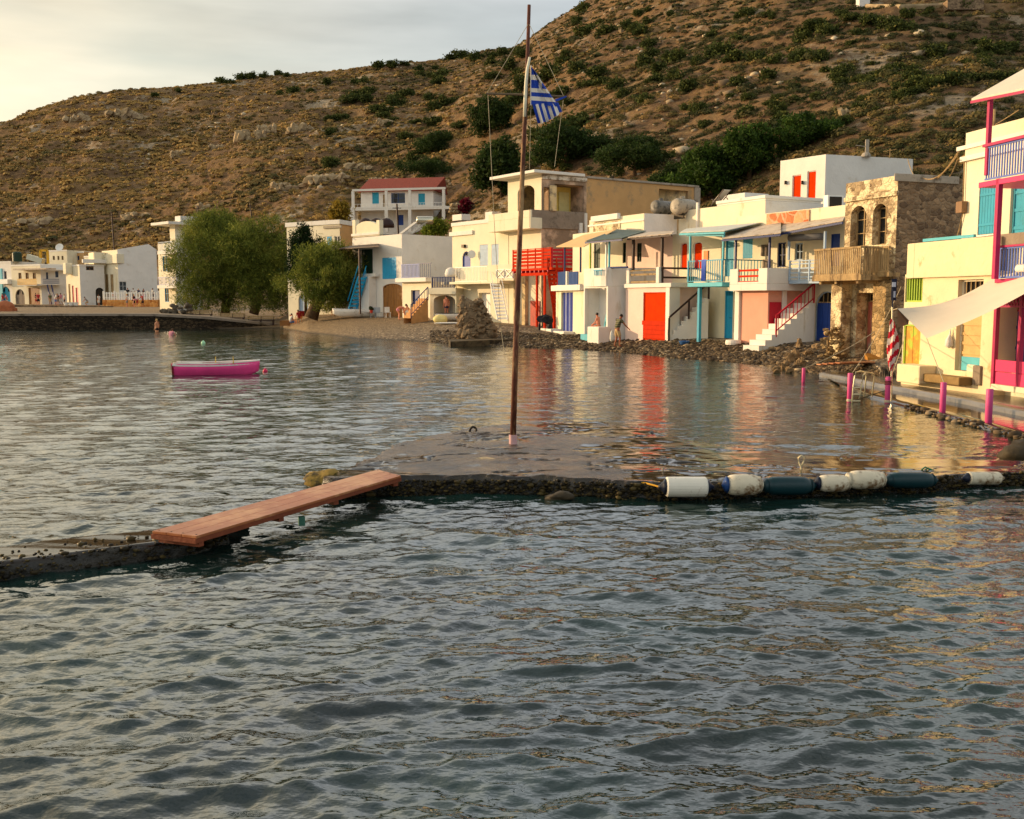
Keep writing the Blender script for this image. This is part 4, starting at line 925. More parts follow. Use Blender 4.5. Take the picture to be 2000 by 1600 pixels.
q0 = P.hit(1400,400)[0]; mb = MB(); z_ = P.hit(1490,386)[1]; P.slab(mb, q0, P.L, Hb.z1+.003, z_, -4.0, -.003); mb.build('upper_parapet', WHITE, Hb.root, bevel=.02)
mb = MB(); P.slab(mb, q0, P.L+.05, z_-.05, z_+.12, -4.1, .07); mb.build('coping', WHITE, Hb.root, bevel=.02)
mb = MB(); P.slab(mb, P.hit(1345,400)[0], q0-.2, Hb.z1+.003, Hb.z1+.9, -4.0, -2.2); mb.build('stair_head', WHITE2, Hb.root, bevel=.02)
mb = MB(); q = P.hit(1364,415)[0]; P.slab(mb, q-.07, q+.07, Hb.z1-1.1, Hb.z1+.35, .004, .12); mb.build('pilaster', WHITE, Hb.root)
# deckchair
c_ = P.p(1385,397,-.9); z = Hb.z1+.15; mb = MB(); o = V((c_.x,c_.y,z)); tx = V((ROW.t.x,ROW.t.y,0)); ny = V((ROW.n.x,ROW.n.y,0))
for k in (-.28,.28):
    mb.bar(o+ny*k-tx*.6, o+ny*k+tx*.5+V((0,0,.85)), .04); mb.bar(o+ny*k+tx*.35, o+ny*k-tx*.55+V((0,0,.38)), .04); mb.bar(o+ny*k+tx*.5+V((0,0,.0)), o+ny*k+tx*.1+V((0,0,.45)), .04)
r_ = single('deckchair', mb, BROWN, 'folding deckchair on the cream rooftop beside the water tanks', 'chair', loc=o); mb = MB(); mb.hexa([o-tx*.5-ny*.26+V((0,0,.2)),o-tx*.5+ny*.26+V((0,0,.2)),o+tx*.45+ny*.26+V((0,0,.82)),o+tx*.45-ny*.26+V((0,0,.82)),o-tx*.5-ny*.26+V((0,0,.22)),o-tx*.5+ny*.26+V((0,0,.22)),o+tx*.45+ny*.26+V((0,0,.85)),o+tx*.45-ny*.26+V((0,0,.85))]); mb.build('seat', CLOTH, r_)
# water tanks on that roof
def tank(px, py, d, r, ln, m, label):
    c_ = at(px, py, d); mb = MB(); dr = V((ROW.t.y*-1, ROW.t.x, 0)).normalized(); rot = V((.75,.66,0)).to_track_quat('Z','Y').to_matrix()
    mb.lathe([(0,0),(r*.6,.02),(r*.9,.08),(r,.2),(r,ln-.2),(r*.9,ln-.08),(r*.6,ln-.02),(0,ln)], c_, 20, rot=rot); o = single('water_tank', mb, m, label, 'water tank', smooth=True, group='tanks on the roof')
    mb = MB(); mb.lathe([(r*.35,0),(r*.35,.12),(r*.28,.15),(0,.16)], c_ + rot @ V((0,0,ln*.4)) + V((0,0,r*.96)), 12); mb.build('cap', m, o)
    mb = MB()
    for f in (.25,.75): p = c_ + rot @ V((0,0,ln*f)) - V((0,0,r+.08)); mb.box(p, (.12,r*1.5,.3), rz=.72)
    mb.build('cradle', IRON, o)
TG = mat('tank_grey','#a89c88',.5,.2,2,.1,10,stain='#5c574e',samt=.4,sscale=2)
tank(1318,403,61,.48,1.7,TG,'round pale water tank on the white roof, nearer of the two'); tank(1277,404,64,.42,1.6,mat('tank_dark','#7b756b',.5,.25,2,.1,10,stain='#3c3a36',samt=.45,sscale=2),'darker stained water tank on the white roof behind the pale one')
# white house with orange shutters
Hw = House('white_house', 'white cube house with two orange red shuttered openings above the row', 'house', [(1517,67.5),(1604,64.5),(1772,66.6)], 6.5, 0)
Hw.z1 = Hw.P[0].hit(1603,303)[1]
Hw.door(0, (1547,342,1564,397), ORED, depth=.14, boards=2, frame=BLUSH, handle=False, label='orange red door, left of the pair'); Hw.door(0, (1576,334,1593,398), ORED, depth=.14, boards=2, frame=WHITE, handle=False)
Hw.finish(WHITE, {0: WHITE, 1: WHITE2}, roof=CONC)
mb = MB()
for px in (1536,1569): mb.box(Hw.P[0].p(px,357,.1), (.1,.18,.22))
mb.build('wall_lamp', IRON, Hw.root)
# things on its roof
c_ = at(1693,303,65.4); mb = MB(); mb.tube([c_-V((0,0,.1)),c_+V((0,0,.9))], .03, 6); mb.bar(c_+V((-.7,0,.6)), c_+V((.1,0,.5)), .04); mb.box(c_+V((0,0,.55)),(.22,.1,.8)); mb.lathe([(.32,0),(.3,.1),(.2,.25),(.02,.3)], c_-V((.05,0,.12)), 12)
single('roof_antenna', mb, CONC, 'antenna and vent on the right half of the white cube house roof', 'antenna')
c_ = at(1738,306,66); mb = MB(); mb.tube([c_-V((0,0,.1)),c_+V((0,0,.5))], .025, 6)
for k in range(5): mb.bar(c_+V((-.35+.17*k,-.2,.32+.03*k)), c_+V((-.35+.17*k,.2,.32+.03*k)), .02)
mb.bar(c_+V((-.4,0,.32)), c_+V((.4,0,.46)), .025); single('roof_antenna', mb, WOODT, 'comb shaped television antenna at the right end of the white cube house roof', 'antenna')
# parapet houses between (white, in front of the cube house)
Hc = House('white_house', 'low white house with roof terrace between the cube house and the stone house', 'house', [on_row(1582,-2.2), on_row(1668,-2.2)], 4, 0, 4)
Hc.z1 = Hc.P[0].hit(1620,404)[1]; Hc.finish(WHITE, roof=CONC)
c_ = at(1628,392,52); mb = MB(); mb.box(c_+V((0,0,-.1)), (.9,.35,.7), rz=.3); o = single('air_conditioner', mb, WHITEP, 'air conditioner box with dark grille on the low white house roof', 'air conditioner'); mb = MB(); mb.box(c_+V((.05,-.17,-.1)), (.7,.05,.55), rz=.3); mb.build('grille', IRON, o)
# ---- tall derelict house with loggia
Hd = House('derelict_house', 'tall half ruined house with open loggia, flat overhanging roof and long tan side wall', 'house', [(992,74.3),(1057,71.0),(1144,73.0),(1358,79.0)], .9, 0)
Hd.z1 = Hd.P[1].hit(1058,338)[1]
Hd.hole(0, (1011,362,1044,413), .5, .35); Hd.hole(1, (1062,366,1076,414), False, .3)
Hd.holes[1].append((*Hd.P[1].rect((1083,361,1140,414)), False, 1.6)); Hd.hole(2, (1287,371,1344,397), False, .3)
PEEL = mat('peeling_plaster','#d8bd8c',.9,.12,1.2,.4,8,stain='#8b7c64',samt=.44,sscale=.9)
BRPL = mat('brown_patched_plaster','#8d7660',.9,.14,1.2,.5,8,stain='#c9a98c',samt=.40,sscale=.55)
Hd.finish(PEEL, {0: CREAM, 1: BRPL, 2: TAN}, roof=CONC)
P0, P1, P2 = Hd.P; R_ = Hd.root
mb = MB(); q0,q1,z0,z1 = P1.rect((1083,361,1140,414)); P1.slab(mb, q0-.3, q1+.3, z0-.2, z1+.2, -1.7, -1.6); mb.build('loggia_back_wall', mat('sunlit_loggia_yellow','#e6c766',.85,.08), R_)  # sun falling into the loggia is put into the yellow colour
for a in (1086,1116): mb = MB(); P1.box(mb, (a,372,a+20,414), -1.59, -1.52); mb.build('loggia_door', mat('cream_door','#e0cf8c',.7,.08), R_)
zt = P1.hit(1090,352)[1]; mb = MB(); P1.slab(mb, 0, P1.L, zt, Hd.z1-.1, .004, .08); mb.build('fascia', mat('peeling_white','#dcd0bd',.9,.1,2,.3,8,stain='#8c7a63',samt=.48,sscale=1.6), R_, bevel=.01)
mb = MB(); P0.slab(mb, -1.0, P0.L+.4, Hd.z1-.06, Hd.z1+.14, -3.5, .9); mb.build('roof_slab', WHITE, R_, bevel=.03)
mb = MB(); P2.slab(mb, -.05, P2.L+.1, Hd.z1-.12, Hd.z1+.03, -.3, .10); mb.build('roof_edge', CONC, R_, bevel=.02)
mb = MB(); P2.slab(mb, P2.L-.35, P2.L+.2, Hd.z1-3.4, Hd.z1-.13, -.3, .14); mb.build('pillar', CONC, R_, bevel=.02)
# terrace band that wraps the middle
zA, zB = P0.hit(1010,452)[1], P0.hit(1010,417)[1]; mb = MB(); P0.slab(mb, -1.0, P0.L+.1, zA, zB-.5, .004, 1.0); P0.slab(mb, -1.0, P0.L+.1, zB-.5, zB, .85, 1.0); mb.build('terrace_parapet', CREAM, R_, bevel=.02)
mb = MB(); P1.slab(mb, -1.0, P1.L, zA+.05, zB+.02, .004, .10); mb.build('side_parapet', GREYP, R_, bevel=.02)
mb = MB(); q = P1.hit(1076,405)[0]; P1.slab(mb, q-.2, q+.35, zB, Hd.z1-.8, .09, .2); mb.build('corner_pier', PEEL, R_, bevel=.02)
mb = MB(); P1.box(mb, (1139,417,1143,465), .004, .25); mb.build('downpipe', WHITE, R_)
mb = MB(); P1.box(mb, (1129,436,1134,466), .004, .25); mb.build('vent_pipe', WHITE, R_)
Hd.band(0, (1012,528,1058,533), PEEL, .25, 'ledge')
mb = MB(); q0,q1,z0,z1 = P0.rect((1036,588,1056,645)); o_ = outline(q0-.1,q1+.15,.9,z1+1.1,.9); mb.poly([P0.w(q,z,.03) for q,z in o_]); mb.build('arched_niche', CREAM, R_)
mb = MB(); P0.box(mb, (1038,588,1056,646), .04, .10); mb.build('door', mat('rust_red_door','#b0402a',.6,.15,3,.1,20,stain='#7a2a1c',samt=.3,sscale=3,streak=True), R_)
for px, w_ in ((1012,.35),(1029,.4)): mb = MB(); q = P0.hit(px,600)[0]; P0.slab(mb,q-w_/2,q+w_/2,.9,zA-3,.004,.3); mb.build('pillar', PEEL, R_, bevel=.03)
# red steel balcony and stair in front of it
Pq = P0.off(1.9); rb = thing('steel_balcony', v2(Pq.w(Pq.hit(1050,640)[0],0)).to_3d()+V((0,0,.7)), 'bright red timber balcony with open stair in front of the derelict house', 'balcony')
Pr2 = Plane(Pq.p(1001,588), Pq.p(1070,588)); q0,q1,z0,z1 = Pr2.rect((1002,486,1077,524))
railing(Pr2, (1002,486,1077,524), TRED, rb, horiz=5, bar=.09, posts=6, name='railing')
Pe = Plane(Pr2.w(q1,0), Pr2.w(q1,0)+V((1.55,.55,0)).normalized()*1.6); mb = MB()
for i in range(5): z = z0+.1+(z1-z0-.15)*(i+.5)/5; Pe.slab(mb,0,1.5,z-.08,z+.08,0,.03)
for q in (.0,.75,1.45): Pe.slab(mb,q,q+.08,z0,z1,.031,.07)
mb.build('railing', RED, rb)
mb = MB(); Pr2.slab(mb, q0-.1, q1+.1, z0-.16, z0, -1.7, .06); mb.build('platform', TRED, rb)
mb = MB()
for i in range(9): q = q0+(q1-q0)*(i+.5)/9; Pr2.slab(mb,q-.04,q+.04,z0-.30,z0-.16,-1.7,.15)
mb.build('joists', RED, rb)
mb = MB(); Pr2.slab(mb, q0+.9, q1-.2, z0-.50, z0-.30, -.1, .05); mb.build('beam', TRED, rb)
for px,nn in ((1064,0),(1047,-1.5),(1014,-1.5)): post(Pr2, px, 527, 648, TRED, rb, .13, nn, 'support_post', zb=.7)
a = Pr2.w(Pr2.hit(1072,530)[0], z0-.2, .1); b_ = at(1086,640,68.5); b_.z = .8; mb = MB(); side = V((.55,-.2,0))
for s_ in (V((0,0,0)), side): mb.bar(a+s_, b_+s_, .07, .16)
for i in range(14): p = a.lerp(b_, (i+.5)/14); mb.bar(p, p+side, .05, .2)
mb.build('stair', TRED, rb)
for s_ in (V((0,0,0)), side): stair_rail(rb, a+s_, b_+s_, .8, TRED, 5)
# ---- cream house with white balcony
He = House('cream_house', 'cream house with arched blue door and white balcony left of the flagpole', 'house', [(884,80.0),(993,74.2)], 1.0, 0, 7)
P = He.P[0]; He.z1 = P.hit(930,432)[1]; R_ = He.root
He.door(0, (903,491,919,522), BLUE, True, .15, boards=2, transom=.3, lm=NAVY); He.window(0, (937,478,953,519), PALEBLUE, .12, shutters=PALEBLUE); He.window(0, (960,477,974,519), PALEBLUE, .12, shutters=PALEBLUE)
He.hole(0, (888,575,905,622), False, .8, True); He.door(0, (935,572,958,622), WHITEP, depth=.4, boards=3, ext=True)
He.finish(CREAM, roof=CONC); He.band(0, (880,452,925,460), WHITE, .15, 'cornice'); He.full_band(P.hit(930,438)[1], He.z1+.05, WHITE, .06, 'coping')
for a in ((884,419,902,431),(948,414,962,431)): mb = MB(); P.box(mb, a, -.8, .03); mb.build('chimney', WHITE, R_, bevel=.02)
q0,q1,z0,z1 = P.rect((888,520,952,551)); mb = MB(); P.slab(mb,q0,P.hit(1003,545)[0],z0-.18,z0,.004,1.25); mb.build('balcony_floor', CREAM, R_, bevel=.015)
railing(P.off(1.2), (889,521,952,551), WHITEP, R_, 22, name='balcony_railing'); 
Pf = P.off(1.2); mb = MB(); Pf.slab(mb, Pf.hit(954,535)[0], Pf.hit(1003,535)[0], z0, z1-.05, -.12, 0); mb.build('balcony_parapet', CREAM, R_, bevel=.015)
mb = MB()
for a in (970,987):
    r0,r1,s0_,s1_ = Pf.rect((a,527,a+15,543)); mb.bar(Pf.w(r0,s0_,.03),Pf.w(r1,s1_,.03),.05); mb.bar(Pf.w(r0,s1_,.04),Pf.w(r1,s0_,.04),.05)
    for zz_ in (s0_,s1_): mb.bar(Pf.w(r0,zz_,.02),Pf.w(r1,zz_,.02),.05)
    for rr_ in (r0,r1): mb.bar(Pf.w(rr_,s0_,.025),Pf.w(rr_,s1_,.025),.05)
mb.build('cross_panel', WHITEP, R_)
a = Pf.p(960,553,.1); b_ = at(972,618,70.5); mb = MB(); sd_ = V((.7,-.35,0)); b_.z = 1.3
for s_ in (V((0,0,0)), sd_): mb.bar(a+s_, b_+s_, .06, .12); mb.bar(a+s_+V((0,0,.8)), b_+s_+V((0,0,.8)), .04)
for i in range(11): p = a.lerp(b_, (i+.5)/11); mb.bar(p, p+sd_, .04, .14)
mb.build('open_stair', WHITEP, R_)
mb = MB(); c0 = P.p(942,500,.1); mb.lathe([(.02,0),(.28,.05),(.3,.08),(0,.1)], P.p(928,497,.3), 12, rot=Matrix.Rotation(PI/2,3,'X')); mb.build('dish', WHITEP, R_)
mb = MB(); P.box(mb, (905,478,910,484), .01,.2); mb.build('wall_lamp', IRON, R_)
# ---- white house with long shaded side wall
Hf = House('white_house', 'white house with arched pediment, turquoise shutters and long blank side wall', 'house', [(690,90.5),(786,85.0),(890,89.0)], 1.2, 0)
P = Hf.P[0]; Hf.z1 = P.hit(786,457)[1]; R_ = Hf.root
Hf.door(0, (706,487,728,536), GREEN, depth=.15, boards=3); Hf.window(0, (747,503,774,545), SKYB, .1, shutters=SKYB)
Hf.door(0, (748,554,788,612), OAK, .35, .12, boards=8, frame=OAK, ext=True)
Hf.finish(CREAM, {0: WHITE, 1: WHITE2}, roof=CONC)
q0,q1,z0,z1 = P.rect((690,432,742,455)); mb = MB(); o_ = outline(q0,q1,z0-.3,z1,1.0); mb.add([P.w(q,z,.05) for q,z in o_]+[P.w(q,z,-.3) for q,z in o_], [tuple(range(len(o_)))]+[(k,(k+1)%len(o_),(k+1)%len(o_)+len(o_),k+len(o_)) for k in range(len(o_))]); mb.build('pediment', CREAM, R_)
for a in (690,737): mb = MB(); P.box(mb, (a,430,a+6,458), -.3, .10); mb.build('pilaster', CREAM, R_, bevel=.02)
Hf.band(0, (688,455,742,460), WHITE, .12, 'cornice'); Hf.band(0, (700,535,742,541), WHITE, .5, 'landing')
a = P.p(733,541,.9); b_ = P.p(712,600,.9); b_.z = 1.7; mb = MB()
for k in (0,.8): o = V((P.n.x,P.n.y,0))*k; mb.bar(a+o,b_+o,.08,.14); mb.bar(a+o+V((0,0,.9)),b_+o+V((0,0,.9)),.06)
for i in range(9): p = a.lerp(b_,(i+.5)/9); mb.bar(p,p+V((P.n.x,P.n.y,0))*.8,.05,.2); mb.bar(p, p+V((0,0,.9)), .04, up=V((1,0,0)))
mb.build('open_stair', SKYB, R_)
Pw = P.off(2.2); a,b_ = Pw.p(650,488), Pw.p(741,482); c_,d_ = P.p(741,478,.05), P.p(672,483,.05); sheet([a,b_,c_,d_], .08, BROWN, R_, 'awning'); post(Pw, 702, 487, 545, BROWN, R_, .12, 0, 'awning_post', zb=1.5)
mb = MB(); P.box(mb, (703,541,735,610), .01, .75); mb.build('porch', WHITE2, R_, bevel=.02)
# low house with navy stair and two balconies
Hg = House('low_house', 'low white house with lavender balcony above and navy railings beside a shaded porch', 'house', [(786,84.0),(842,80.6)], 1.2, 0, 4)
P = Hg.P[0]; Hg.z1 = P.hit(815,551)[1]; R_ = Hg.root
Hg.door(0, (803,567,820,620), NAVY, depth=.25, boards=3, ext=True); Hg.finish(CREAM)
mb = MB(); P.box(mb, (782,543,842,551), -.5, .5); mb.build('balcony_floor', WHITE, R_, bevel=.015); railing(P.off(.45), (784,516,820,543), LAV, R_, 14, bar=.07, name='balcony_railing'); railing(P.off(.45), (820,514,843,543), NAVY, R_, 6, name='balcony_railing')
Hh2 = House('tmp','x','x',[(840,79.2),(891,78.0)], 1.2, 0, 3.2); bpy.data.objects.remove(Hh2.root); Hh2.root = R_; P = Hh2.P[0]; Hh2.z1 = P.hit(865,563)[1]
Hh2.hole(0, (847,577,889,625), .4, 2.2, True); Hh2.finish(CREAM); mb = MB(); P.box(mb, (845,575,892,626), -2.3, -2.2); mb.build('porch_back_wall', WHITE2, R_)
mb = MB(); P.box(mb, (873,580,890,622), -2.19, -2.1); mb.build('door', NAVY, R_)
mb = MB(); P.box(mb, (838,562,893,575), .004, .2); mb.build('balcony_floor', CREAM, R_, bevel=.015); railing(P.off(.15), (844,541,888,563), NAVY, R_, 14, bar=.06, name='balcony_railing', posts=2)
a = at(803,625,77.5); a.z = 1.35; b_ = at(836,583,78.5); steps(R_, (a.x,a.y), (b_.x,b_.y), 1.3, b_.z, 1.0, 7, mat('tan_side','#c28f58',.85,.1)); stair_rail(R_, a+V((0,-.02,.1)), b_+V((0,-.02,0)), .85, NAVY, 7)
c_ = P.p(867,540,-1.0); mb = MB(); mb.lathe([(.45,0),(.5,.2),(.4,.55),(.15,.7),(0,.72)], c_, 14); single('water_tank', mb, WHITE2, 'small white water tank behind the navy balcony', 'water tank', smooth=True)
mb = MB(); mb.box(c_+V((.95,0,.2)), (.9,.5,.6), ry=-.5); single('solar_collector', mb, GLASS, 'dark tilted solar collector beside the small white tank', 'solar collector')
# cream house behind the trees
Hi = House('cream_house', 'cream house with carved frieze and pale blue shutter right behind the tamarisk trees', 'house', [(563,99.0),(666,95.0),(694,98.0)], 1.3, 0)
P = Hi.P[0]; Hi.z1 = P.hit(666,430)[1]
Hi.window(0, (639,462,648,492), SKYB, .1, shutters=SKYB); Hi.window(0, (653,461,664,482), WHITEP, .1); Hi.door(0, (583,575,602,615), PALEBLUE, .5, .2, boards=3); Hi.window(0, (600,470,612,500), PALEBLUE, .1)
Hi.full_band(Hi.z1-.35, Hi.z1+.05, WHITE, .10, 'cornice'); Hi.band(0, (633,441,668,446), mat('frieze_grey','#a89a84',.8,.2,8), .12, 'frieze')
Hi.finish(CREAM, {0: CREAM, 1: TAN}, roof=CONC); Hi.band(0, (563,545,700,550), WHITE, .12, 'string_course')
# roof things : dark domes, solar heater
for k, px in enumerate((714,735,755)):
    c_ = at(px, 437, 96); mb = MB(); mb.lathe([(.72,0),(.70,.3),(.56,.6),(.3,.8),(0,.88)], c_-V((0,0,.35)), 14); single('roof_tank', mb, BROWN, 'dark domed water tank on the rooftop behind the pediment house', 'water tank', 'row of dark domed tanks', smooth=True)
c_ = at(826,447,92); mb = MB(); rt = V((1,.1,0)).to_track_quat('Z','Y').to_matrix(); mb.lathe([(0,0),(.3,.05),(.34,.15),(.34,1.4),(.3,1.5),(0,1.55)], c_+V((-.6,0,.75)), 14, rot=rt); o = single('solar_heater', mb, STEEL, 'solar water heater with shiny tank and sloping panels on the white roof', 'solar heater', smooth=True)
mb = MB(); 
for k in (0,1): a = c_+V((-1.9+.9*k,-.8,-.5)); b_ = c_+V((-.6+.8*k,.1,.6)); mb.bar(a,b_,.7,.06)
mb.build('panel', mat('panel_grey','#a59d90',.4,.1), o)
# house on the hill with tiled roof
Hk = House('hill_house', 'white house with terracotta roof and columned balcony on the hillside', 'house', [(708,161.0),(848,158.5)], 13.5, 0, 7)
P = Hk.P[0]; Hk.z1 = P.hit(780,374)[1]; R_ = Hk.root
for r in ((727,376,740,399),(764,377,791,397),(817,378,830,400)): Hk.window(0, r, BLUE, .15, shutters=TURQ if r[0] != 764 else None)
Hk.door(0, (748,380,753,407), WOODT, depth=.15, boards=1, handle=False); Hk.door(0,(778,420,788,440), BLUE, depth=.15, boards=2); Hk.finish(WHITE2)
z1 = Hk.z1; mb = MB(); L_ = P.L; mb.hexa([P.w(-.4,z1,.5),P.w(L_+.4,z1,.5),P.w(L_+.4,z1,-6.5),P.w(-.4,z1,-6.5),P.w(-.4,z1+.15,.5),P.w(L_+.4,z1+.15,.5),P.w(L_+.4,z1+2.6,-5.0),P.w(-.4,z1+2.6,-5.0)]); mb.build('roof', TILE, R_)
Pf = P.off(2.2); q0,q1 = Pf.hit(688,408)[0], Pf.hit(870,408)[0]; zs = Pf.hit(780,410)[1]; mb = MB(); Pf.slab(mb,q0,q1,zs,zs+.5,-2.19,0); mb.build('balcony_floor', WHITE, R_)
mb = MB(); Pf.slab(mb,q0,q1,z1-.05,z1+.25,-.3,0); mb.build('lintel', WHITE, R_)
for px in (689,754,800,866): mb = MB(); q = Pf.hit(px,408)[0]; Pf.slab(mb,q-.25,q+.25,13.0,zs,-.4,-.003); Pf.slab(mb,q-.2,q+.2,zs+.5,z1-.05,-.35,-.05); mb.build('column', WHITE, R_)
railing(Pf, (690,397,866,406), WHITEP, R_, 30, name='balcony_railing'); mb = MB(); q=Pf.hit(690,400)[0]; Pf.slab(mb,q-1.9,q,zs-3.3,zs+.6,-2,0); mb.build('side_terrace', WHITE, R_); mb = MB(); Pf.slab(mb, q1, q1+3, zs, zs+.4, -2, 0); mb.build('terrace_wall', WHITE, R_)
# white gable house on the left
Hl = House('gable_house', 'big plain white house with a low gabled side wall facing the water', 'house', [(203,154.0),(233,150.0),(309,151.5)], 1.8, 0)
P0, P = Hl.P; Hl.z1 = P.hit(236,488)[1]
for a in ((206,536,212,582),(216,536,222,582)): Hl.door(0, a, WOODT, depth=.15, boards=1, handle=False)
Hl.window(1, (219+14,550,247,568), WHITEP, .15); Hl.finish(WHITE2, {0: CREAM, 1: WHITE2})
q = P.hit(290,480)[0]; zp = P.hit(290,477)[1]; mb = MB(); mb.add([P.w(0,Hl.z1,0),P.w(P.L,Hl.z1,0),P.w(P.L,Hl.z1+.1,0),P.w(q,zp,0),P.w(0,Hl.z1+.05,0)]+[P.w(0,Hl.z1,-7),P.w(P.L,Hl.z1,-7),P.w(P.L,Hl.z1+.1,-7),P.w(q,zp,-7),P.w(0,Hl.z1+.05,-7)],[(0,1,2,3,4),(5,6,7,8,9),(0,4,9,5),(4,3,8,9),(3,2,7,8),(2,1,6,7)]); mb.build('gable', WHITE2, Hl.root)
mb = MB(); P0.box(mb, (205,497,232,515), -1, .3); mb.build('roof_terrace', CREAM, Hl.root, bevel=.03)
# house with blue balconies, left of the big tree
Hm = House('balcony_house', 'tall white house with two blue railed balconies half hidden by the big tamarisk', 'house', [(312,124.0),(345,121.0),(395,123.5)], 1.8, 0)
P = Hm.P[0]; Hm.z1 = P.hit(345,474)[1]; R_ = Hm.root
for r in ((318,500,330,530),(322,557,330,590)): Hm.window(0, r, SKYB, .1)
Hm.finish(CREAM, {0: CREAM, 1: WHITE2}); Pf = P.off(1.2)
for a,b_ in ((472,490),(541,557)):
    mb = MB(); Pf.box(mb, (308,b_,346,b_+6), -1.19, .05); mb.build('balcony_floor', WHITE, R_); railing(Pf, (309,a,346,b_), LAV if a > 500 else PALEBLUE, R_, 14, bar=.07, name='balcony_railing')
mb = MB(); P.slab(mb, P.hit(330,460)[0], P.L, Hm.z1, P.hit(340,432)[1], -4, -.1); mb.build('roof_room', CREAM, R_, bevel=.02); mb = MB(); P.slab(mb, P.hit(318,440)[0]-.6, P.L+1, P.hit(340,439)[1], P.hit(340,434)[1], -2, 1.2); mb.build('roof_slab', WHITE, R_); mb = MB(); P.slab(mb, P.hit(336,440)[0], P.L+.8, P.hit(340,433)[1], P.hit(340,422)[1], -3, -.4); mb.build('roof_block', WHITE2, R_)
# far row on the left
def far_house(label, corners, ytop, pyx, ops, m=CREAM, fm=None, z0=1.8, extra=None, depth=6, name='far_house'):
    h = House(name, label, 'house', corners, z0, 0, depth); h.z1 = h.P[0].hit(pyx, ytop)[1]
    for f, r, kind, mt in ops:
        if kind == 'w': h.window(f, r, mt, .12)
        elif kind == 'a': h.door(f, r, mt, True, .2, boards=3, handle=False, ext=r[3] > 585)
        elif kind == 'd': h.door(f, r, mt, depth=.15, boards=2, handle=False, ext=r[3] > 585)
    h.finish(m, fm); h.full_band(h.z1-.2, h.z1+.04, WHITE, .05, 'coping'); return h
h = far_house('greyish white house with a tall lit corner tower and arched garage', [(131,154),(158,150.5),(206,152.5)], 517, 158, [(0,(134,555,138,588),'d',WOODT),(0,(141,558,145,588),'d',RED),(0,(148,562,153,586),'d',RED),(1,(187,562,203,592),'a',IRON),(1,(168,516,183,528),'w',OAK)], CREAM, {1: WHITE2})
mb = MB(); h.P[1].box(mb, (183,493,206,520), -3, -.1); h.P[1].box(mb, (183,493,198,507), .0, .2); mb.build('roof_room', CREAM, h.root); mb = MB(); h.P[0].box(mb, (136,514,142,536), .01, 1); mb.build('chimney_breast', CREAM, h.root, bevel=.1)
mb = MB(); h.P[1].box(mb, (160,507,206,514), .01, .5); mb.build('ledge', WHITE, h.root)
h = far_house('far house with yellow timber balcony and blue railed stair', [(25,161),(82,157.5),(131,159)], 517, 60, [(0,(30,565,48,590),'a',GREYP),(0,(56,562,78,592),'d',OAK),(1,(90,532,94,545),'w',NAVY),(0,(36,533,42,545),'w',OAK),(0,(50,533,56,545),'w',OAK),(0,(64,533,70,545),'w',OAK),(1,(108,530,114,542),'w',NAVY)], CREAM, {1: WHITE2})
P = h.P[0]; mb = MB(); P.off(1.5).box(mb, (34,555,72,558), -1.49, .0); mb.build('balcony_floor', WHITE, h.root); railing(P.off(1.5), (34,545,72,557), mat('yellow_paint','#d8a42c',.6), h.root, 20, bar=.1, name='balcony_railing')
mb = MB(); P.off(1.8).box(mb, (25,524,90,527), -1.7, .0); mb.build('awning', SHEETM, h.root); P = h.P[1]; railing(P.off(1.2), (84,545,116,555), NAVY, h.root, horiz=3, name='porch_railing'); mb = MB(); P.off(1.2).box(mb, (84,555,116,557), -1.19, .0); P.off(1.2).box(mb, (84,526,130,528), -1.19, .0); mb.build('porch_slabs', WHITE, h.root)
mb = MB(); 
for k in range(2): a = P.p(92+8*k,557,1.4); b_ = P.p(100+8*k,590,2.2); b_.z = 2.1; mb.bar(a,b_,.12,.2)
mb.build('stair', NAVY, h.root)
h = far_house('far teal fronted house with arched door at the left edge', [(-60,167),(25,161.5)], 511, 10, [(0,(3,560,20,590),'a',TURQ),(0,(8,530,13,545),'w',NAVY)], WHITE, z0=1.8)
h.band(0, (7,546,26,555), WHITEP, 1.0, 'balcony'); mb = MB(); h.P[0].box(mb, (-40,525,6,590), .01, .15); mb.build('teal_front', LTURQ, h.root)
h = far_house('small upper house with a pale roof and dish behind the far row', [(97,171),(135,169)], 489, 115, [(0,(103,500,107,508),'w',WOODT),(0,(112,500,116,508),'w',WOODT),(0,(120,500,124,508),'w',WOODT)], CREAM, z0=3)
mb = MB(); mb.lathe([(.05,0),(.6,.2),(.66,.22),(.6,.2),(0,.05)], at(117,484,168), 14, rot=Matrix.Rotation(1.2,3,'X')); single('satellite_dish', mb, WHITEP, 'white satellite dish above the small upper house', 'dish')
h = far_house('low tan wall house behind the far row right of the small upper house', [(135,172),(168,170)], 492, 150, [(0,(150,500,155,508),'w',NAVY)], TAN, z0=3)
h = far_house('white box house on the roof line between tower and gable house', [(168,168),(190,166),(206,167)], 500, 180, [], CREAM, {1: WHITE2}, z0=3)
mb = MB(); a = at(80,515,160); b_ = at(94,515,160)
for p in (a,b_): mb.bar(p, p+V((0,0,2.0)), .3, up=V((1,0,0)))
mb.bar(a+V((0,0,2.0)), b_+V((0,0,2.0)), .3); single('roof_pergola', mb, mat('yellow_paint','#d8a42c',.6), 'yellow frame pergola standing on the far flat roof', 'pergola', loc=a)
mb = MB(); mb.lathe([(.7,0),(.7,1.3),(.5,1.5),(0,1.55)], at(34,511,162), 12); single('roof_tank', mb, GREEN, 'dark water tank standing on the far left roof', 'water tank')
mb = MB(); mb.box(at(70,506,160), (2.4,1.2,.8), ry=.3); single('solar_heater', mb, STEEL, 'pale solar heater on the far flat roof', 'solar heater')
# ================================================================ SHORE AND FOREGROUND
SL = lambda x, y: float(shore_z(x, y))
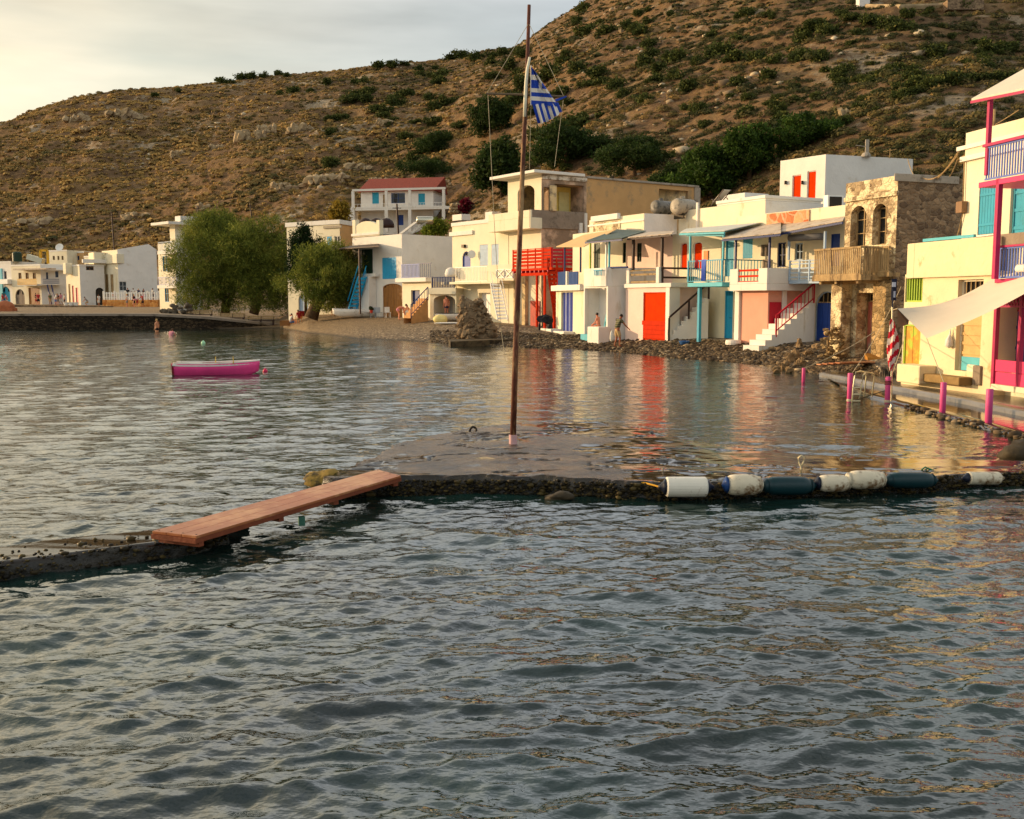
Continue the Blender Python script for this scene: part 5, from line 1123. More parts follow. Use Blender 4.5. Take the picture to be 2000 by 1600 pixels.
# ---- quay on the left
fr = [(-500,98.5),(-60,95.0),(60,94.5),(200,94.5),(300,95.0),(400,96.5),(480,98.3),(560,101.5)]
tz = [1.45,1.45,1.45,1.45,1.42,1.15,.72,.25]
mb = MB(); 
for i in range(len(fr)-1):
    a, b_ = C(*fr[i]), C(*fr[i+1]); za, zb_ = tz[i], tz[i+1]; bk = V((.0,3.2))
    mb.hexa([V((a.x,a.y,-.6)),V((b_.x,b_.y,-.6)),V((b_.x,b_.y+3.2,-.6)),V((a.x,a.y+3.2,-.6)),V((a.x,a.y,za-.22)),V((b_.x,b_.y,zb_-.22)),V((b_.x,b_.y+3.2,zb_-.22)),V((a.x,a.y+3.2,za-.22))])
q_ = mb.build('quay', stone_mat('quay_stone','#241d15','#564733','#1c1710',3.0,2.2,.08,.9)); q_['kind'] = 'structure'
mb = MB()
for i in range(len(fr)-1):
    a, b_ = C(*fr[i]), C(*fr[i+1]); za, zb_ = tz[i], tz[i+1]
    mb.hexa([V((a.x,a.y-.12,za-.215)),V((b_.x,b_.y-.12,zb_-.215)),V((b_.x,b_.y+3.3,zb_-.215)),V((a.x,a.y+3.3,za-.215)),V((a.x,a.y-.12,za)),V((b_.x,b_.y-.12,zb_)),V((b_.x,b_.y+3.3,zb_)),V((a.x,a.y+3.3,za))])
o = mb.build('quay_edge', mat('quay_concrete','#8e8070',.9,.12,1.5,.4,8,stain='#5b5040',samt=.3,sscale=1)); o['kind'] = 'structure'
# low dark sea wall farther left
mb = MB(); a = C(-60,135); b_ = C(215,135)
mb.hexa([V((a.x,a.y,1.0)),V((b_.x,b_.y,1.0)),V((b_.x,b_.y+1,1.0)),V((a.x,a.y+1,1.0)),V((a.x,a.y,2.15)),V((b_.x,b_.y,1.95)),V((b_.x,b_.y+1,1.95)),V((a.x,a.y+1,2.15))])
single('low_wall', mb, STONED, 'low dark stone wall along the far promenade on the left', 'wall')
mb = MB(); a = C(200,140); b_ = C(308,137)
mb.hexa([V((a.x,a.y,1.5)),V((b_.x,b_.y,1.5)),V((b_.x,b_.y+.8,1.5)),V((a.x,a.y+.8,1.5)),V((a.x,a.y,2.75)),V((b_.x,b_.y,2.75)),V((b_.x,b_.y+.8,2.75)),V((a.x,a.y+.8,2.75))])
single('stone_wall', mb, stone_mat('warm_wall_stone','#a8682c','#d9a058','#b98850',1.8,1.5,.06,.6), 'warm ochre rubble wall below the white gable house', 'wall')
f_ = thing('picket_fence', (a.x,a.y+.3,2.75), 'white fence standing on the ochre rubble wall', 'fence'); Pq = Plane((a.x,a.y+.3),(b_.x,b_.y+.3)); mb = MB()
for i in range(22): q = Pq.L*(i+.4)/22; Pq.slab(mb, q, q+.16, 2.75, 3.8, 0, .05)
for z in (3.0,3.6): Pq.slab(mb, 0, Pq.L, z, z+.1, -.05, -.01)
mb.build('pickets', WHITEP, f_)
for i in range(6): mb = MB(); q = Pq.L*i/5; Pq.slab(mb, q-.12, q+.12, 2.75, 3.95, -.2, -.06); mb.build('post', WHITE, f_)
# ---- concrete platform in the foreground: height field inside an outline
OUT = [(618,944),(640,928),(690,903),(760,873),(830,851),(925,834),(1040,824),(1180,823),(1250,832),(1300,843),(1345,856),(1440,866),(1560,876),(1700,884),(1850,889),(2000,893),(2300,900)]
FRT = [(2300,916),(2000,923),(1900,927),(1800,932),(1640,938),(1500,943),(1400,946),(1290,947),(1200,944),(1120,941),(1060,937),(940,938),(850,938),(785,938),(700,944),(650,950)]
poly = np.array([gz(a,b_,.2)[:2] for a,b_ in OUT+FRT])
x0,x1,y0,y1 = poly[:,0].min()-.5, min(poly[:,0].max(),16)+.5, poly[:,1].min()-.5, poly[:,1].max()+.5
st = .045; gx, gy = np.meshgrid(np.arange(x0,x1,st), np.arange(y0,y1,st), indexing='ij')
wx = gx + .09*fbm(gx*2.1,gy*2.1,61,3); wy = gy + .09*fbm(gx*2.1,gy*2.1,62,3)
dmin = np.full(gx.shape, 1e9); ins = np.zeros(gx.shape, bool)
for i in range(len(poly)):
    p, q = poly[i], poly[(i+1)%len(poly)]; e = q-p; t_ = np.clip(((wx-p[0])*e[0]+(wy-p[1])*e[1])/(e@e), 0, 1)
    dmin = np.minimum(dmin, np.hypot(wx-p[0]-t_*e[0], wy-p[1]-t_*e[1]))
    c_ = ((p[1] > wy) != (q[1] > wy)) & (wx < (q[0]-p[0])*(wy-p[1])/(q[1]-p[1]+1e-12)+p[0]); ins ^= c_
sd_ = np.where(ins, dmin, -dmin)
yf = np.interp(gx, [p[0] for p in poly[len(OUT):]][::-1], [p[1] for p in poly[len(OUT):]][::-1]); back = np.clip((gy-yf)/6, 0, 1)
rgt = np.clip((gx-2.2)/2.5, 0, 1)
top = .24 - .055*rgt - .10*back*rgt - .03*back + .050*fbm(gx*1.0,gy*1.4,64,5)*(1-.8*rgt) + .012*fbm(gx*5,gy*5,65,3)*(1-.8*rgt)
top = top + .035*np.clip(1-sd_/.16, 0, 1)*(.3+vnoise(gx*4,gy*4,91))*(1-rgt*.8)*(back > .05)
crack = np.abs(fbm(gx*.55+3,gy*1.3,66,4)); top = top - .06*np.clip(1-crack/.035, 0, 1)*(1-rgt*.6)
slab_ = np.floor((gx*.35+gy*.5)+.3*fbm(gx,gy,67,2)); top = top + .022*(_h(slab_.astype(np.int64), slab_.astype(np.int64)*0+3, 9)-.5)*(1-rgt)
gz_ = np.where(sd_ > 0, top, -.5); edge = np.clip(sd_/.10, -1, 1); gz_ = np.where(np.abs(sd_) < .10, top*(.5+.5*edge)+(-.5)*(.5-.5*edge), gz_)
nx, ny_ = gx.shape; vv = np.stack([gx,gy,gz_],-1).reshape(-1,3); i = np.arange(nx-1)[:,None]*ny_ + np.arange(ny_-1)[None,:]; ff = np.stack([i,i+ny_,i+ny_+1,i+1],-1).reshape(-1,4)
kf = (vv[ff][:,:,2] > -.49).any(1); ff = ff[kf]
M_pl = bpy.data.materials.new('wet_concrete'); M_pl.use_nodes = True; pn = M_pl.node_tree.nodes; plk = M_pl.node_tree.links; b = pn['Principled BSDF']
tp = pn.new('ShaderNodeTexCoord'); ob = tp.outputs['Object']
base = ramp_(nz_(1.1, 9, .7, pn, plk, ob), [(.3,'#241a11'),(.45,'#423222'),(.58,'#5e4a33'),(.7,'#7c6547')], pn, plk)
sz_ = pn.new('ShaderNodeSeparateXYZ'); plk.new(ob, sz_.inputs[0])
rx_ = pn.new('ShaderNodeMapRange'); rx_.inputs[1].default_value = .8; rx_.inputs[2].default_value = 3.6; rx_.inputs[3].default_value = 0; rx_.inputs[4].default_value = .45; plk.new(sz_.outputs[0], rx_.inputs[0])
pu = pn.new('ShaderNodeMath'); pu.operation = 'ADD'; plk.new(nz_(.7, 5, .6, pn, plk, ob), pu.inputs[0]); plk.new(rx_.outputs[0], pu.inputs[1])
wet = ramp_(pu.outputs[0], [(.535,'#000000'),(.58,'#ffffff')], pn, plk)
bc = mix_(wet, base, '#2a2219', pn, plk)
sw = pn.new('ShaderNodeMapRange'); sw.inputs[1].default_value = .06; sw.inputs[2].default_value = .13; sw.inputs[3].default_value = 1; sw.inputs[4].default_value = 0; plk.new(sz_.outputs[2], sw.inputs[0])
weed = ramp_(nz_(3.5, 6, .7, pn, plk, ob), [(.35,'#0d0b07'),(.6,'#2b2313'),(.72,'#4c4020')], pn, plk)
sg = pn.new('ShaderNodeNewGeometry'); sn = pn.new('ShaderNodeSeparateXYZ'); plk.new(sg.outputs['True Normal'], sn.inputs[0])
up_ = pn.new('ShaderNodeMapRange'); up_.inputs[1].default_value = .55; up_.inputs[2].default_value = .85; up_.inputs[3].default_value = 1; up_.inputs[4].default_value = 0; plk.new(sn.outputs[2], up_.inputs[0])
bc = mix_(up_.outputs[0], bc, weed, pn, plk); plk.new(bc, b.inputs['Base Color'])
ro = pn.new('ShaderNodeMapRange'); ro.inputs[3].default_value = .27; ro.inputs[4].default_value = .04; wsub = pn.new('ShaderNodeMath'); wsub.operation = 'SUBTRACT'; wsub.use_clamp = True; plk.new(wet, wsub.inputs[0]); plk.new(up_.outputs[0], wsub.inputs[1]); wet = wsub.outputs[0]; plk.new(wet, ro.inputs[0]); plk.new(ro.outputs[0], b.inputs['Roughness'])
bu = pn.new('ShaderNodeBump'); bu.inputs['Distance'].default_value = .04; st_ = pn.new('ShaderNodeMapRange'); st_.inputs[3].default_value = .9; st_.inputs[4].default_value = .05; plk.new(wet, st_.inputs[0]); plk.new(st_.outputs[0], bu.inputs['Strength'])
plk.new(nz_(7, 6, .7, pn, plk, ob), bu.inputs['Height']); plk.new(bu.outputs[0], b.inputs['Normal'])
me = np_mesh('platform', vv, ff, M_pl, smooth=True); o = bpy.data.objects.new('platform', me); COL.objects.link(o); o['kind'] = 'structure'; o.name = 'concrete_platform'
PLZ = .2
# ---- pier stub at the left edge
W_ = [(-420,10.4),(0,9.55),(200,10.1),(380,10.55),(440,10.75)]; mb = MB(); NN = 90
L0 = gz(-420,1210,0); pts_f = [gz(-300,1192,.0),gz(0,1135,.0),(gz(200,1110,.0)),(gz(380,1083,.0)),(gz(445,1062,.0))]
top = []; 
def lerp_path(P_, t):
    t = t*(len(P_)-1); i = min(int(t), len(P_)-2); return P_[i].lerp(P_[i+1], t-i)
V_ = []; F_ = []; rows = 26
for i in range(NN+1):
    p = lerp_path(pts_f, i/NN); wd = 1.15*(1-.25*(i/NN))
    for j in range(rows):
        s = j/(rows-1); n_ = fbm(np.array([p.x*3.0+j*.21]), np.array([p.y*3+s*4.0]), 71, 3)[0]
        if s < .3: y = -.03+.10*(s/.3)+.12*n_; z = -.35 + .515*(s/.3)
        else: u_ = (s-.3)/.7; y = .10+u_*wd; z = .165+.014*n_ - .5*max(0,u_-.9)/.1*.7 - .02*u_
        V_.append((p.x+.05*n_, p.y+y, z))
for i in range(NN):
    for j in range(rows-1): k = i*rows+j; F_.append((k, k+rows, k+rows+1, k+1))
M_pl2 = M_pl.copy(); q_ = M_pl2.node_tree.nodes[rx_.name]; q_.inputs[3].default_value = .35; q_.inputs[4].default_value = .35
me = np_mesh('pier_stub', V_, F_, M_pl2, smooth=True); o = bpy.data.objects.new('pier_stub', me); COL.objects.link(o); o['kind'] = 'structure'
# weed clumps along its edge
ps = []; 
for i in range(420):
    t_ = random.random(); p = lerp_path(pts_f, t_); h_ = random.random(); ps.append((p.x+random.uniform(-.03,.03), p.y-.03+.12*h_, .02+.15*h_))
for i in range(160):
    t_ = random.random(); p = lerp_path(pts_f, t_); ps.append((p.x, p.y+.08+random.random()**1.6*.8*(1-.4*t_), .165))
fe = [int(np.argmax(gz_[i_] > .10)) for i_ in range(nx)]
for i in range(6500):
    i_ = random.randrange(nx-2)
    if fe[i_] == 0: continue
    h_ = random.random(); ps.append((gx[i_,0]+random.random()*st, gy[0,fe[i_]]-.10+.07*h_-random.random()*.02, -.03+.225*h_**.9))
ps = np.array(ps); v, f, ts = stones(ps, np.clip(RNG.lognormal(-4.0,.55,len(ps)),.008,.07), RNG.uniform(0,1,len(ps)))
me = np_mesh('seaweed', v, f, tint_mat('weed_tint',['#0d0b07','#1f1a0f','#3a3018','#4f4322'],.5,0), tint=ts); o = bpy.data.objects.new('seaweed', me); COL.objects.link(o); tag(o,'dark wet seaweed and mussels on the edge of the platform and pier','seaweed',kind='stuff')
# ---- gangplank
n0, n1, f0, f1 = gz(297,1037,.31), gz(384,1047,.31), gz(738,917,.33), gz(783,929,.33)
pk = thing('gangplank', (n0+n1)/2-V((0,0,.1)), 'reddish brown plank bridge laid between the pier stub and the platform', 'plank')
PLK = mat('plank_wood','#a4623a',.42,.14,1.5,.12,14,stain='#c08a5e',samt=.40,sscale=1.1); PLS = mat('plank_side','#7c3d22',.6,.2,3,.2,20)
mb = MB(); K = 3
for i in range(K):
    a,b_ = n0.lerp(n1,i/K+.004), n0.lerp(n1,(i+1)/K-.004); c_,d_ = f0.lerp(f1,(i+1)/K-.004), f0.lerp(f1,i/K+.004); dn = V((0,0,-.028))
    mb.hexa([a+dn,b_+dn,c_+dn,d_+dn,a,b_,c_,d_])
mb.build('deck_boards', PLK, pk, bevel=.004)
mb = MB()
for a,b_ in ((n0,f0),(n1,f1)): o_ = (f0-f1).normalized()*(.03 if a is n0 else -.03); mb.bar(a-V((0,0,.052))-o_, b_-V((0,0,.052))-o_, .05, .046)
mb.build('side_rail', PLS, pk)
for t_ in (.02,.35,.62,.97): mb = MB(); a,b_ = n0.lerp(f0,t_), n1.lerp(f1,t_); mb.bar(a.lerp(b_,.06)-V((0,0,.10)), a.lerp(b_,.98)-V((0,0,.10)), .07, .045); mb.build('batten', PLS, pk)
mb = MB(); mb.bar(n0-V((0,0,.053)), n1-V((0,0,.053)), .04, .046); mb.build('end_board', PLS, pk)
mb = MB()
for t_ in (.012,.988):
    for k in (.08,.36,.62,.92): p = n0.lerp(f0,t_).lerp(n1.lerp(f1,t_),k); mb.lathe([(.009,0),(.009,.003),(0,.004)], p, 6)
mb.build('screws', IRON, pk)
mb = MB(); p = n1.lerp(f1,.43); mb.box(p-V((-.0,-.12,.2)), (.07,.08,.10), rz=.3); mb.build('bracket', mat('green_bracket','#3c6a58',.6), pk)
# boulder at the plank's far end
mb = MB(); mb.blob(gz(650,936,.12), (.35,.22,.16), 3, 4, .3); single('rock', mb, mat('yellow_rock','#8d7430',.8,.3,4,.4,12,stain='#3a3018',samt=.5,sscale=4), 'small yellowish rock at the left tip of the platform', 'rock', smooth=True)
mb = MB(); mb.blob(gz(1090,972,.02), (.20,.12,.08), 3, 9, .4); single('rock', mb, mat('dark_rock','#3c3220',.7,.3,4,.4,12), 'dark wet rock breaking the water under the platform edge', 'rock', smooth=True)
mb = MB(); mb.blob(gz(2005,885,.12), (.42,.25,.2), 3, 5, .3); single('rock', mb, _M['dark_rock'], 'big dark weedy rock at the right edge of the platform', 'rock', smooth=True)
# ---- flagpole
fp = thing('flagpole', gz(1001,872,PLZ), 'tall rust brown flagpole with crossbar standing on the wet platform', 'flagpole')
base = gz(1001,872,PLZ); dF = base.y; tp_ = at(1033.5,10,dF+.1)
PB_ = [base-V((0,0,.1)), at(1007,690,dF), at(1014,500,dF), at(1022,300,dF), at(1029,150,dF), tp_]
RUST = mat('rusty_paint','#5c3020',.7,.3,3,.25,22,stain='#a8865a',samt=.42,sscale=3,streak=True)  # pale streaks: weathering, with the pole's sunlit edge painted in too
mb = MB(); mb.tube(PB_, [.052,.048,.042,.036,.031,.027], 12); mb.build('pole', RUST, fp, smooth=True)
mb = MB(); P_ = [at(1024.5,228,dF-.07), at(1026,190,dF-.07), at(1027.5,160,dF-.07), at(1030,135,dF-.07), at(1034.5,112,dF-.07)]; mb.tube(P_, [.026,.028,.026,.024,.02], 8); mb.build('pale_sleeve', mat('pale_sleeve','#d9d2b8',.7,.1,4), fp, smooth=True)
mb = MB(); mb.tube([at(949,183,dF), at(1025,185,dF), at(1103,189,dF)], .018, 8); mb.build('crossbar', mat('crossbar_wood','#6b5a44',.8,.2), fp)
mb = MB(); p = gz(1001,866,.24); mb.lathe([(.066,0),(.066,.16),(0,.161)], at(1002,868,dF)-V((0,0,0)), 12); mb.build('pink_band', mat('faded_pink','#c9a0a0',.7,.15,6), fp)
mb = MB()
for a,b_ in (((953,186),(965,428)),((1037,205),(1034,330)),((1100,196),(1083,326)),((1031,48),(951,182)),((1034,48),(1101,188))): mb.tube([at(*a,dF), at(*b_,dF+(.0 if a[1]<100 else .1))], .0045, 5)
mb.build('stay_line', ROPE, fp)
# lines hanging low in front of the beach
mb = MB(); mb.tube([at(978,640,dF+3), at(987,705,dF+3)], .006, 5); mb.tube([at(965,428,dF+.1), at(978,640,dF+3)], .0045, 5); single('mooring_line', mb, ROPE, 'thin pale line hanging left of the flagpole in front of the beach', 'rope')
# flag
FB = mat('flag_blue','#1d3f9e',.85,.06,4,.05); FW = mat('flag_white','#d8cfc0',.85,.04,4,.05)
def rip(u_, v_): return .05*math.sin(u_*5+v_*3)+.03*math.sin(u_*11-v_*4)
mb = MB(); NU, NV = 26, 36
def fpnt(u_, v_):   # upper part: hoist down, tapering fly
    y = 132+(204-132)*v_; xr = 1038+ (1089-1038)*min(1,(v_*1.04))**.95; x = 1037.5+(xr-1037.5)*u_
    return at(x, y+ (u_*4*(v_)), dF-.05+rip(u_*2,v_)*u_)
stripes = [(0,.2,1),(.2,.33,0),(.33,.55,1),(.55,.67,0),(.67,.78,1),(.78,.90,0),(.90,1,1)]
for j in range(NV):
    v_ = (j+.5)/NV; cb = next((c for a,b_,c in stripes if a<=v_<b_),1)
    for i in range(NU):
        u_ = (i+.5)/NU; xr = 1038+51*min(1,(v_*1.04))**.95; xx = 1037.5+(xr-1037.5)*u_; c = cb
        if v_ < .58 and 1052.5 < xx < 1058.5: c = 0
        mb.m = c; mb.quad(fpnt(i/NU,(j+1)/NV), fpnt((i+1)/NU,(j+1)/NV), fpnt((i+1)/NU,j/NV), fpnt(i/NU,j/NV))
NS_ = 9
def lpnt(u_, v_): ax = 1040+(1090-1040)*u_; ay = 204-4*u_; bx = 1051+(1098-1051)*u_; by = 241-24*u_**1.6+ (2 if int(u_*9)%2 else 0); return at(ax+(bx-ax)*v_, ay+(by-ay)*v_, dF-.05+rip(2*u_,1)*u_+.05*v_*math.sin(u_*22))
for i in range(36):
    k = int(i/36*NS_); mb.m = 1 if k % 2 == 0 else 0
    for j in range(10): mb.quad(lpnt(i/36,(j+1)/10), lpnt((i+1)/36,(j+1)/10), lpnt((i+1)/36,j/10), lpnt(i/36,j/10))
mb.m = 1; mb.quad(at(1086,199,dF-.05), at(1106,190,dF-.02), at(1107,187,dF-.02), at(1084,194,dF-.05))
o = single('flag', mb, [FW, FB], 'tattered blue and white striped flag with a white cross drooping from the pole', 'flag', loc=at(1038,205,dF)); so_ = o.modifiers.new('solid','SOLIDIFY'); so_.thickness = .006
mb = MB(); mb.tube([at(1037,128,dF-.04), at(1037,206,dF-.04)], .012, 6); mb.build('hoist_cord', FW, o)
# ---- mooring ring and small irons on the platform
def ring(px,py,r,label,m=IRON,z=PLZ,th=.022):
    c_ = gz(px,py,z); mb = MB(); mb.tube([c_+V((r*math.cos(a),.03*math.sin(a*2),r*math.sin(a)*1.25)) for a in [PI*k/12-.05 for k in range(13)]], th, 8); mb.tube([c_+V((r,0,0)),c_+V((r,0,-.05))],th,8); mb.tube([c_-V((r,0,0)),c_-V((r,0,.05))],th,8)
    return single('mooring_ring', mb, m, label, 'mooring ring', smooth=True, loc=c_)
ring(924,842,.06,'dark iron mooring hoop on the far edge of the platform'); ring(1164,941,.03,'small rusty hoop at the front edge of the platform',th=.008)
mb = MB(); 
for k in (0,.05): mb.tube([gz(784+k*80,877,.17), gz(784+k*80,877,.17)+V((0.01,0,.07))], .008, 6)
single('iron_pegs', mb, IRON, 'two short iron pegs near the left rim of the platform', 'peg')
c_ = gz(1564,925,.12); mb = MB(); mb.tube([c_, c_+V((.0,0,.09)), c_+V((-.035,0,.17)), c_+V((-.045,0,.23)), c_+V((0,0,.265)), c_+V((.045,0,.23)), c_+V((.035,0,.17)), c_+V((.005,0,.10))], .011, 6)
single('rope_loop', mb, mat('cream_rope','#d8c9a0',.9), 'upright cream rope loop rising behind the fenders', 'rope', smooth=True)
mb = MB(); c_ = gz(1294,930,.16); mb.tube([c_, c_+V((.005,0,.12))], .016, 6); single('peg', mb, CONC, 'short pale peg behind the first white fender', 'peg')
# ---- fenders
FWH = mat('fender_white','#ded8c8',.35,.05,5,.05,30,stain='#7a5a30',samt=.12,sscale=5); FDW = mat('fender_stained','#d5c9ae',.45,.08,5,.08,30,stain='#6b4a22',samt=.38,sscale=4); FDB = mat('fender_teal','#0b2f34',.35,.12,4,.05,30); FCB = mat('fender_cap','#141a2c',.4,.1); FC2 = mat('fender_blue_cap','#1b3f78',.4,.1)
def fender(x0, x1, py, rpx, m, cap0, cap1, label, fat=1.0, tilt=0):
    fy = [float(np.interp(x_, [q[0] for q in FRT][::-1], [q[1] for q in FRT][::-1])) for x_ in (x0,x1)]; r = rpx/2000*13.3; ga, gb = gz(x0,fy[0],.2), gz(x1,fy[1],.2); a = at(x0,py-tilt,ga.y-r-.04); b_ = at(x1,py+tilt,gb.y-r-.04); c_ = (a+b_)/2; ax = (b_-a); L_ = ax.length; rot = ax.to_track_quat('Z','Y').to_matrix(); o_ = a
    rt = thing('fender', c_-V((0,0,r)), label, 'fender', 'fenders strung along the platform edge'); mb = MB()
    e = .13*L_ if fat < 1 else .10*L_
    prof = [(r*.42,e*.6),(r*.78,e*1.2),(r*.94,e*1.9),(r,e*2.8),(r*(1.02),L_*.5),(r,L_-e*2.8),(r*.94,L_-e*1.9),(r*.78,L_-e*1.2),(r*.42,L_-e*.6)] if fat >= 1 else [(r*.86,e*.9),(r*.98,e*1.1),(r,L_*.5),(r*.98,L_-e*1.1),(r*.86,L_-e*.9)]
    mb.lathe(prof, a, 22, rot=rot); mb.build('body', m, rt, smooth=fat >= 1)
    for s_, cp in ((0,cap0),(1,cap1)):
        if not cp: cp = m
        pr = [(r*.10,0),(r*.22,.01),(r*.26,e*.3),(r*.5,e*.62),(r*(.82 if fat>=1 else .9),e*1.15)]
        M2 = rot if s_ == 0 else rot @ Matrix.Rotation(PI,3,'X'); mb = MB(); mb.lathe([(x*(1.012),z-.015) for x,z in pr], a if s_ == 0 else b_, 18, rot=M2); mb.build('end_cap', cp, rt, smooth=True)
    return rt
fender(1288,1392,951,20,FWH,FCB,FCB,'clean white cylinder fender with black ends, leftmost of the row',.9)
fender(1412,1490,947,20.5,FDW,FC2,None,'white oval fender with a blue left cap and brown stains',1)
fender(1486,1592,949,18.5,FDB,None,None,'dark teal fender between two stained white ones')
fender(1592,1662,944,17,FDW,FCB,FDW,'small stained white fender with navy left cap, touching the tallest white one')
fender(1650,1730,937,18.5,FDW,None,None,'plump stained white fender riding highest in the row')
fender(1728,1830,938,16.5,FDB,FDB,None,'dark teal fender with green rope at its right end')
fender(1880,1960,934,13.5,FDW,FCB,FDW,'single white fender with dark left cap at the far right of the row',.9)
mb = MB(); X_ = [(1230,940),(1262,944),(1292,952)]; mb.tube([gz(x,y,.2) for x,y in X_], .012, 6); 
for k in range(16): p = gz(1240+3.2*k,938+random.uniform(0,5),.2); mb.blob(p,(.022,.018,.014),1,k,.2)
single('yellow_rope', mb, mat('yellow_rope','#b98a1e',.8,.2,20), 'frayed yellow rope tying the first fender to the platform', 'rope')
pts_ = [(1392,955),(1402,962),(1414,955)]; mb = MB(); mb.tube([at(x,y,13.5) for x,y in pts_], .014, 6); mb.tube([at(1393,960,13.5),at(1405,956,13.5),at(1416,962,13.5)], .012, 6); single('rope_knot', mb, mat('teal_rope','#5c7a74',.9), 'grey green knot between the first and second fender', 'rope')
mb = MB()
for k in range(14): p = at(1588+random.uniform(-6,5),930+random.uniform(-5,14),14.6); mb.blob(p,(.022,.02,.02),1,k,.3)
single('rope_knot', mb, mat('red_rope','#a83a26',.8), 'frayed red rope knot right of the middle teal fender', 'rope')
mb = MB()
for k in range(5): a = at(1800+5*k,918+2*k,14.6); mb.tube([a, a+V((.06,.02,.04)), a+V((.14,0,-.01)), a+V((.2,.02,-.09-.02*k)), a+V((.22,0,-.2))], .011, 6)
single('green_rope', mb, mat('green_rope','#1f6b4a',.8), 'tangled green rope over the right teal fender', 'rope')
mb = MB(); mb.tube([at(1830,936,14.9), at(1856,940,14.9), at(1884,934,14.9)], .009, 6); mb.tube([at(1958,932,15), at(1985,926,15.4), at(2040,920,16)], .03, 6); single('mooring_rope', mb, mat('dark_rope','#4c4330',.9), 'dark rope running past the last fender to the right edge', 'rope')
# ---- walkway on the right, partly awash
wl_ = [(1560,712),(1640,722),(1760,745),(1880,762),(2000,775),(2300,815)]; wr_ = [(1548,722),(1640,742),(1760,778),(1840,802),(1930,832),(2000,848),(2300,930)]
def strip(name, up_pts, lo_pts, z, th, m, kind='structure', lip=0):
    A_ = [gz(x,y,z) for x,y in up_pts]; B2 = [gz(x,y,z) for x,y in lo_pts]; n_ = 60; V_=[]; F_=[]
    def rs(P_, t):
        Ls = [0]; 
        for i in range(len(P_)-1): Ls.append(Ls[-1]+(P_[i+1]-P_[i]).length)
        t *= Ls[-1]
        for i in range(len(P_)-1):
            if t <= Ls[i+1]: return P_[i].lerp(P_[i+1], (t-Ls[i])/max(1e-6,Ls[i+1]-Ls[i]))
        return P_[-1]
    mb = MB()
    for i in range(n_+1):
        a,b_ = rs(A_,i/n_), rs(B2,i/n_); j_ = .05*fbm(np.array([i*.37]),np.array([1.3]),81,3)[0]; b_ = b_+V((j_,j_,0))
        for k in range(5): p = a.lerp(b_,k/4); V_.append((p.x,p.y,z+.012*fbm(np.array([p.x*1.3]),np.array([p.y*1.3]),82,3)[0]))
        V_.append((b_.x,b_.y-.02,z-th))
    for i in range(n_):
        for k in range(5): q = i*6+k; F_.append((q,q+1,q+7,q+6))
    me = np_mesh(name, V_, F_, m, smooth=False); o = bpy.data.objects.new(name, me); COL.objects.link(o); o['kind'] = kind; return o
WALKM = mat('walkway_concrete','#6a6358',.22,.12,1.2,.2,9,stain='#4c4336',samt=.38,sscale=.9)
strip('walkway', [(1640,722),(1760,738),(1880,752),(2000,765),(2300,800)], [(1600,728),(1700,748),(1800,767),(1900,786),(2000,806),(2300,865)], .14, .35, WALKM)
M_wet = mat('wet_ledge','#3a3022',.06,.2,1.5,.05,6)
strip('low_ledge', [(1600,727),(1700,746),(1800,765),(1900,784),(2000,804),(2300,862)], [(1640,752),(1700,775),(1760,790),(1840,812),(1930,836),(2000,856),(2300,940)], .045, .4, M_wet)
# rubble kerb along the ledge
ps = []; 
for i in range(240):
    t_ = random.random(); px = 1770+ t_*330; py = np.interp(px,[1770,1840,1930,2000,2100],[794,813,836,856,884]); p = gz(px,py+random.uniform(-2,3),.03); ps.append((p.x,p.y,random.uniform(0,.07)))
v, f, ts = stones(np.array(ps), np.clip(RNG.lognormal(-3.1,.6,240),.02,.16), RNG.beta(1.5,2.5,240)); me = np_mesh('ledge_rubble', v, f, M_peb, tint=ts); o = bpy.data.objects.new('ledge_rubble', me); COL.objects.link(o); tag(o,'broken stones edging the flooded ledge by the pink posts','rubble',kind='stuff')
# pink posts
posts = [(1569,719,747,.055,'thin pink post nearest the rocks'),(1659,729,786,.066,'pink post left of the bathing ladder'),(1733,736,788,.068,'pink post with dark rope right of the bathing ladder'),(1840.5,747,810,.068,'pink post under the tip of the sail awning'),(1930,760,830,.072,'nearest pink post at the right, by the pink panel')]
PP = {}
for px,yt,yb,r,lb in posts:
    b_ = gz(px,yb,0); h_ = at(px,yt,b_.y).z; mb = MB(); mb.lathe([(r,-.4),(r,h_-.01),(r*.93,h_),(0,h_+.003)], b_, 18); o = single('mooring_post', mb, POSTPINK, lb, 'post', 'pink posts standing in the water', loc=b_); PP[px] = (b_,h_,r)
    for p_ in o.data.polygons: p_.use_smooth = len(p_.vertices) == 4
    if yb < 800 and px > 1600: mb = MB(); mb.lathe([(r+.004,.02),(r+.012,.05),(r+.004,.09)], b_, 14); mb.build('collar', mat('pale_collar','#b8a890',.8), o)
b_,h_,r = PP[1733]; mb = MB()
mb.tube([b_+V(((r+.012)*math.cos(k*.6),(r+.012)*math.sin(k*.6),.47+k*.0035)) for k in range(32)], .012, 5)
single('rope_coil', mb, mat('rust_rope','#6b2f20',.8), 'dark rope wound round the pink post right of the ladder', 'rope')
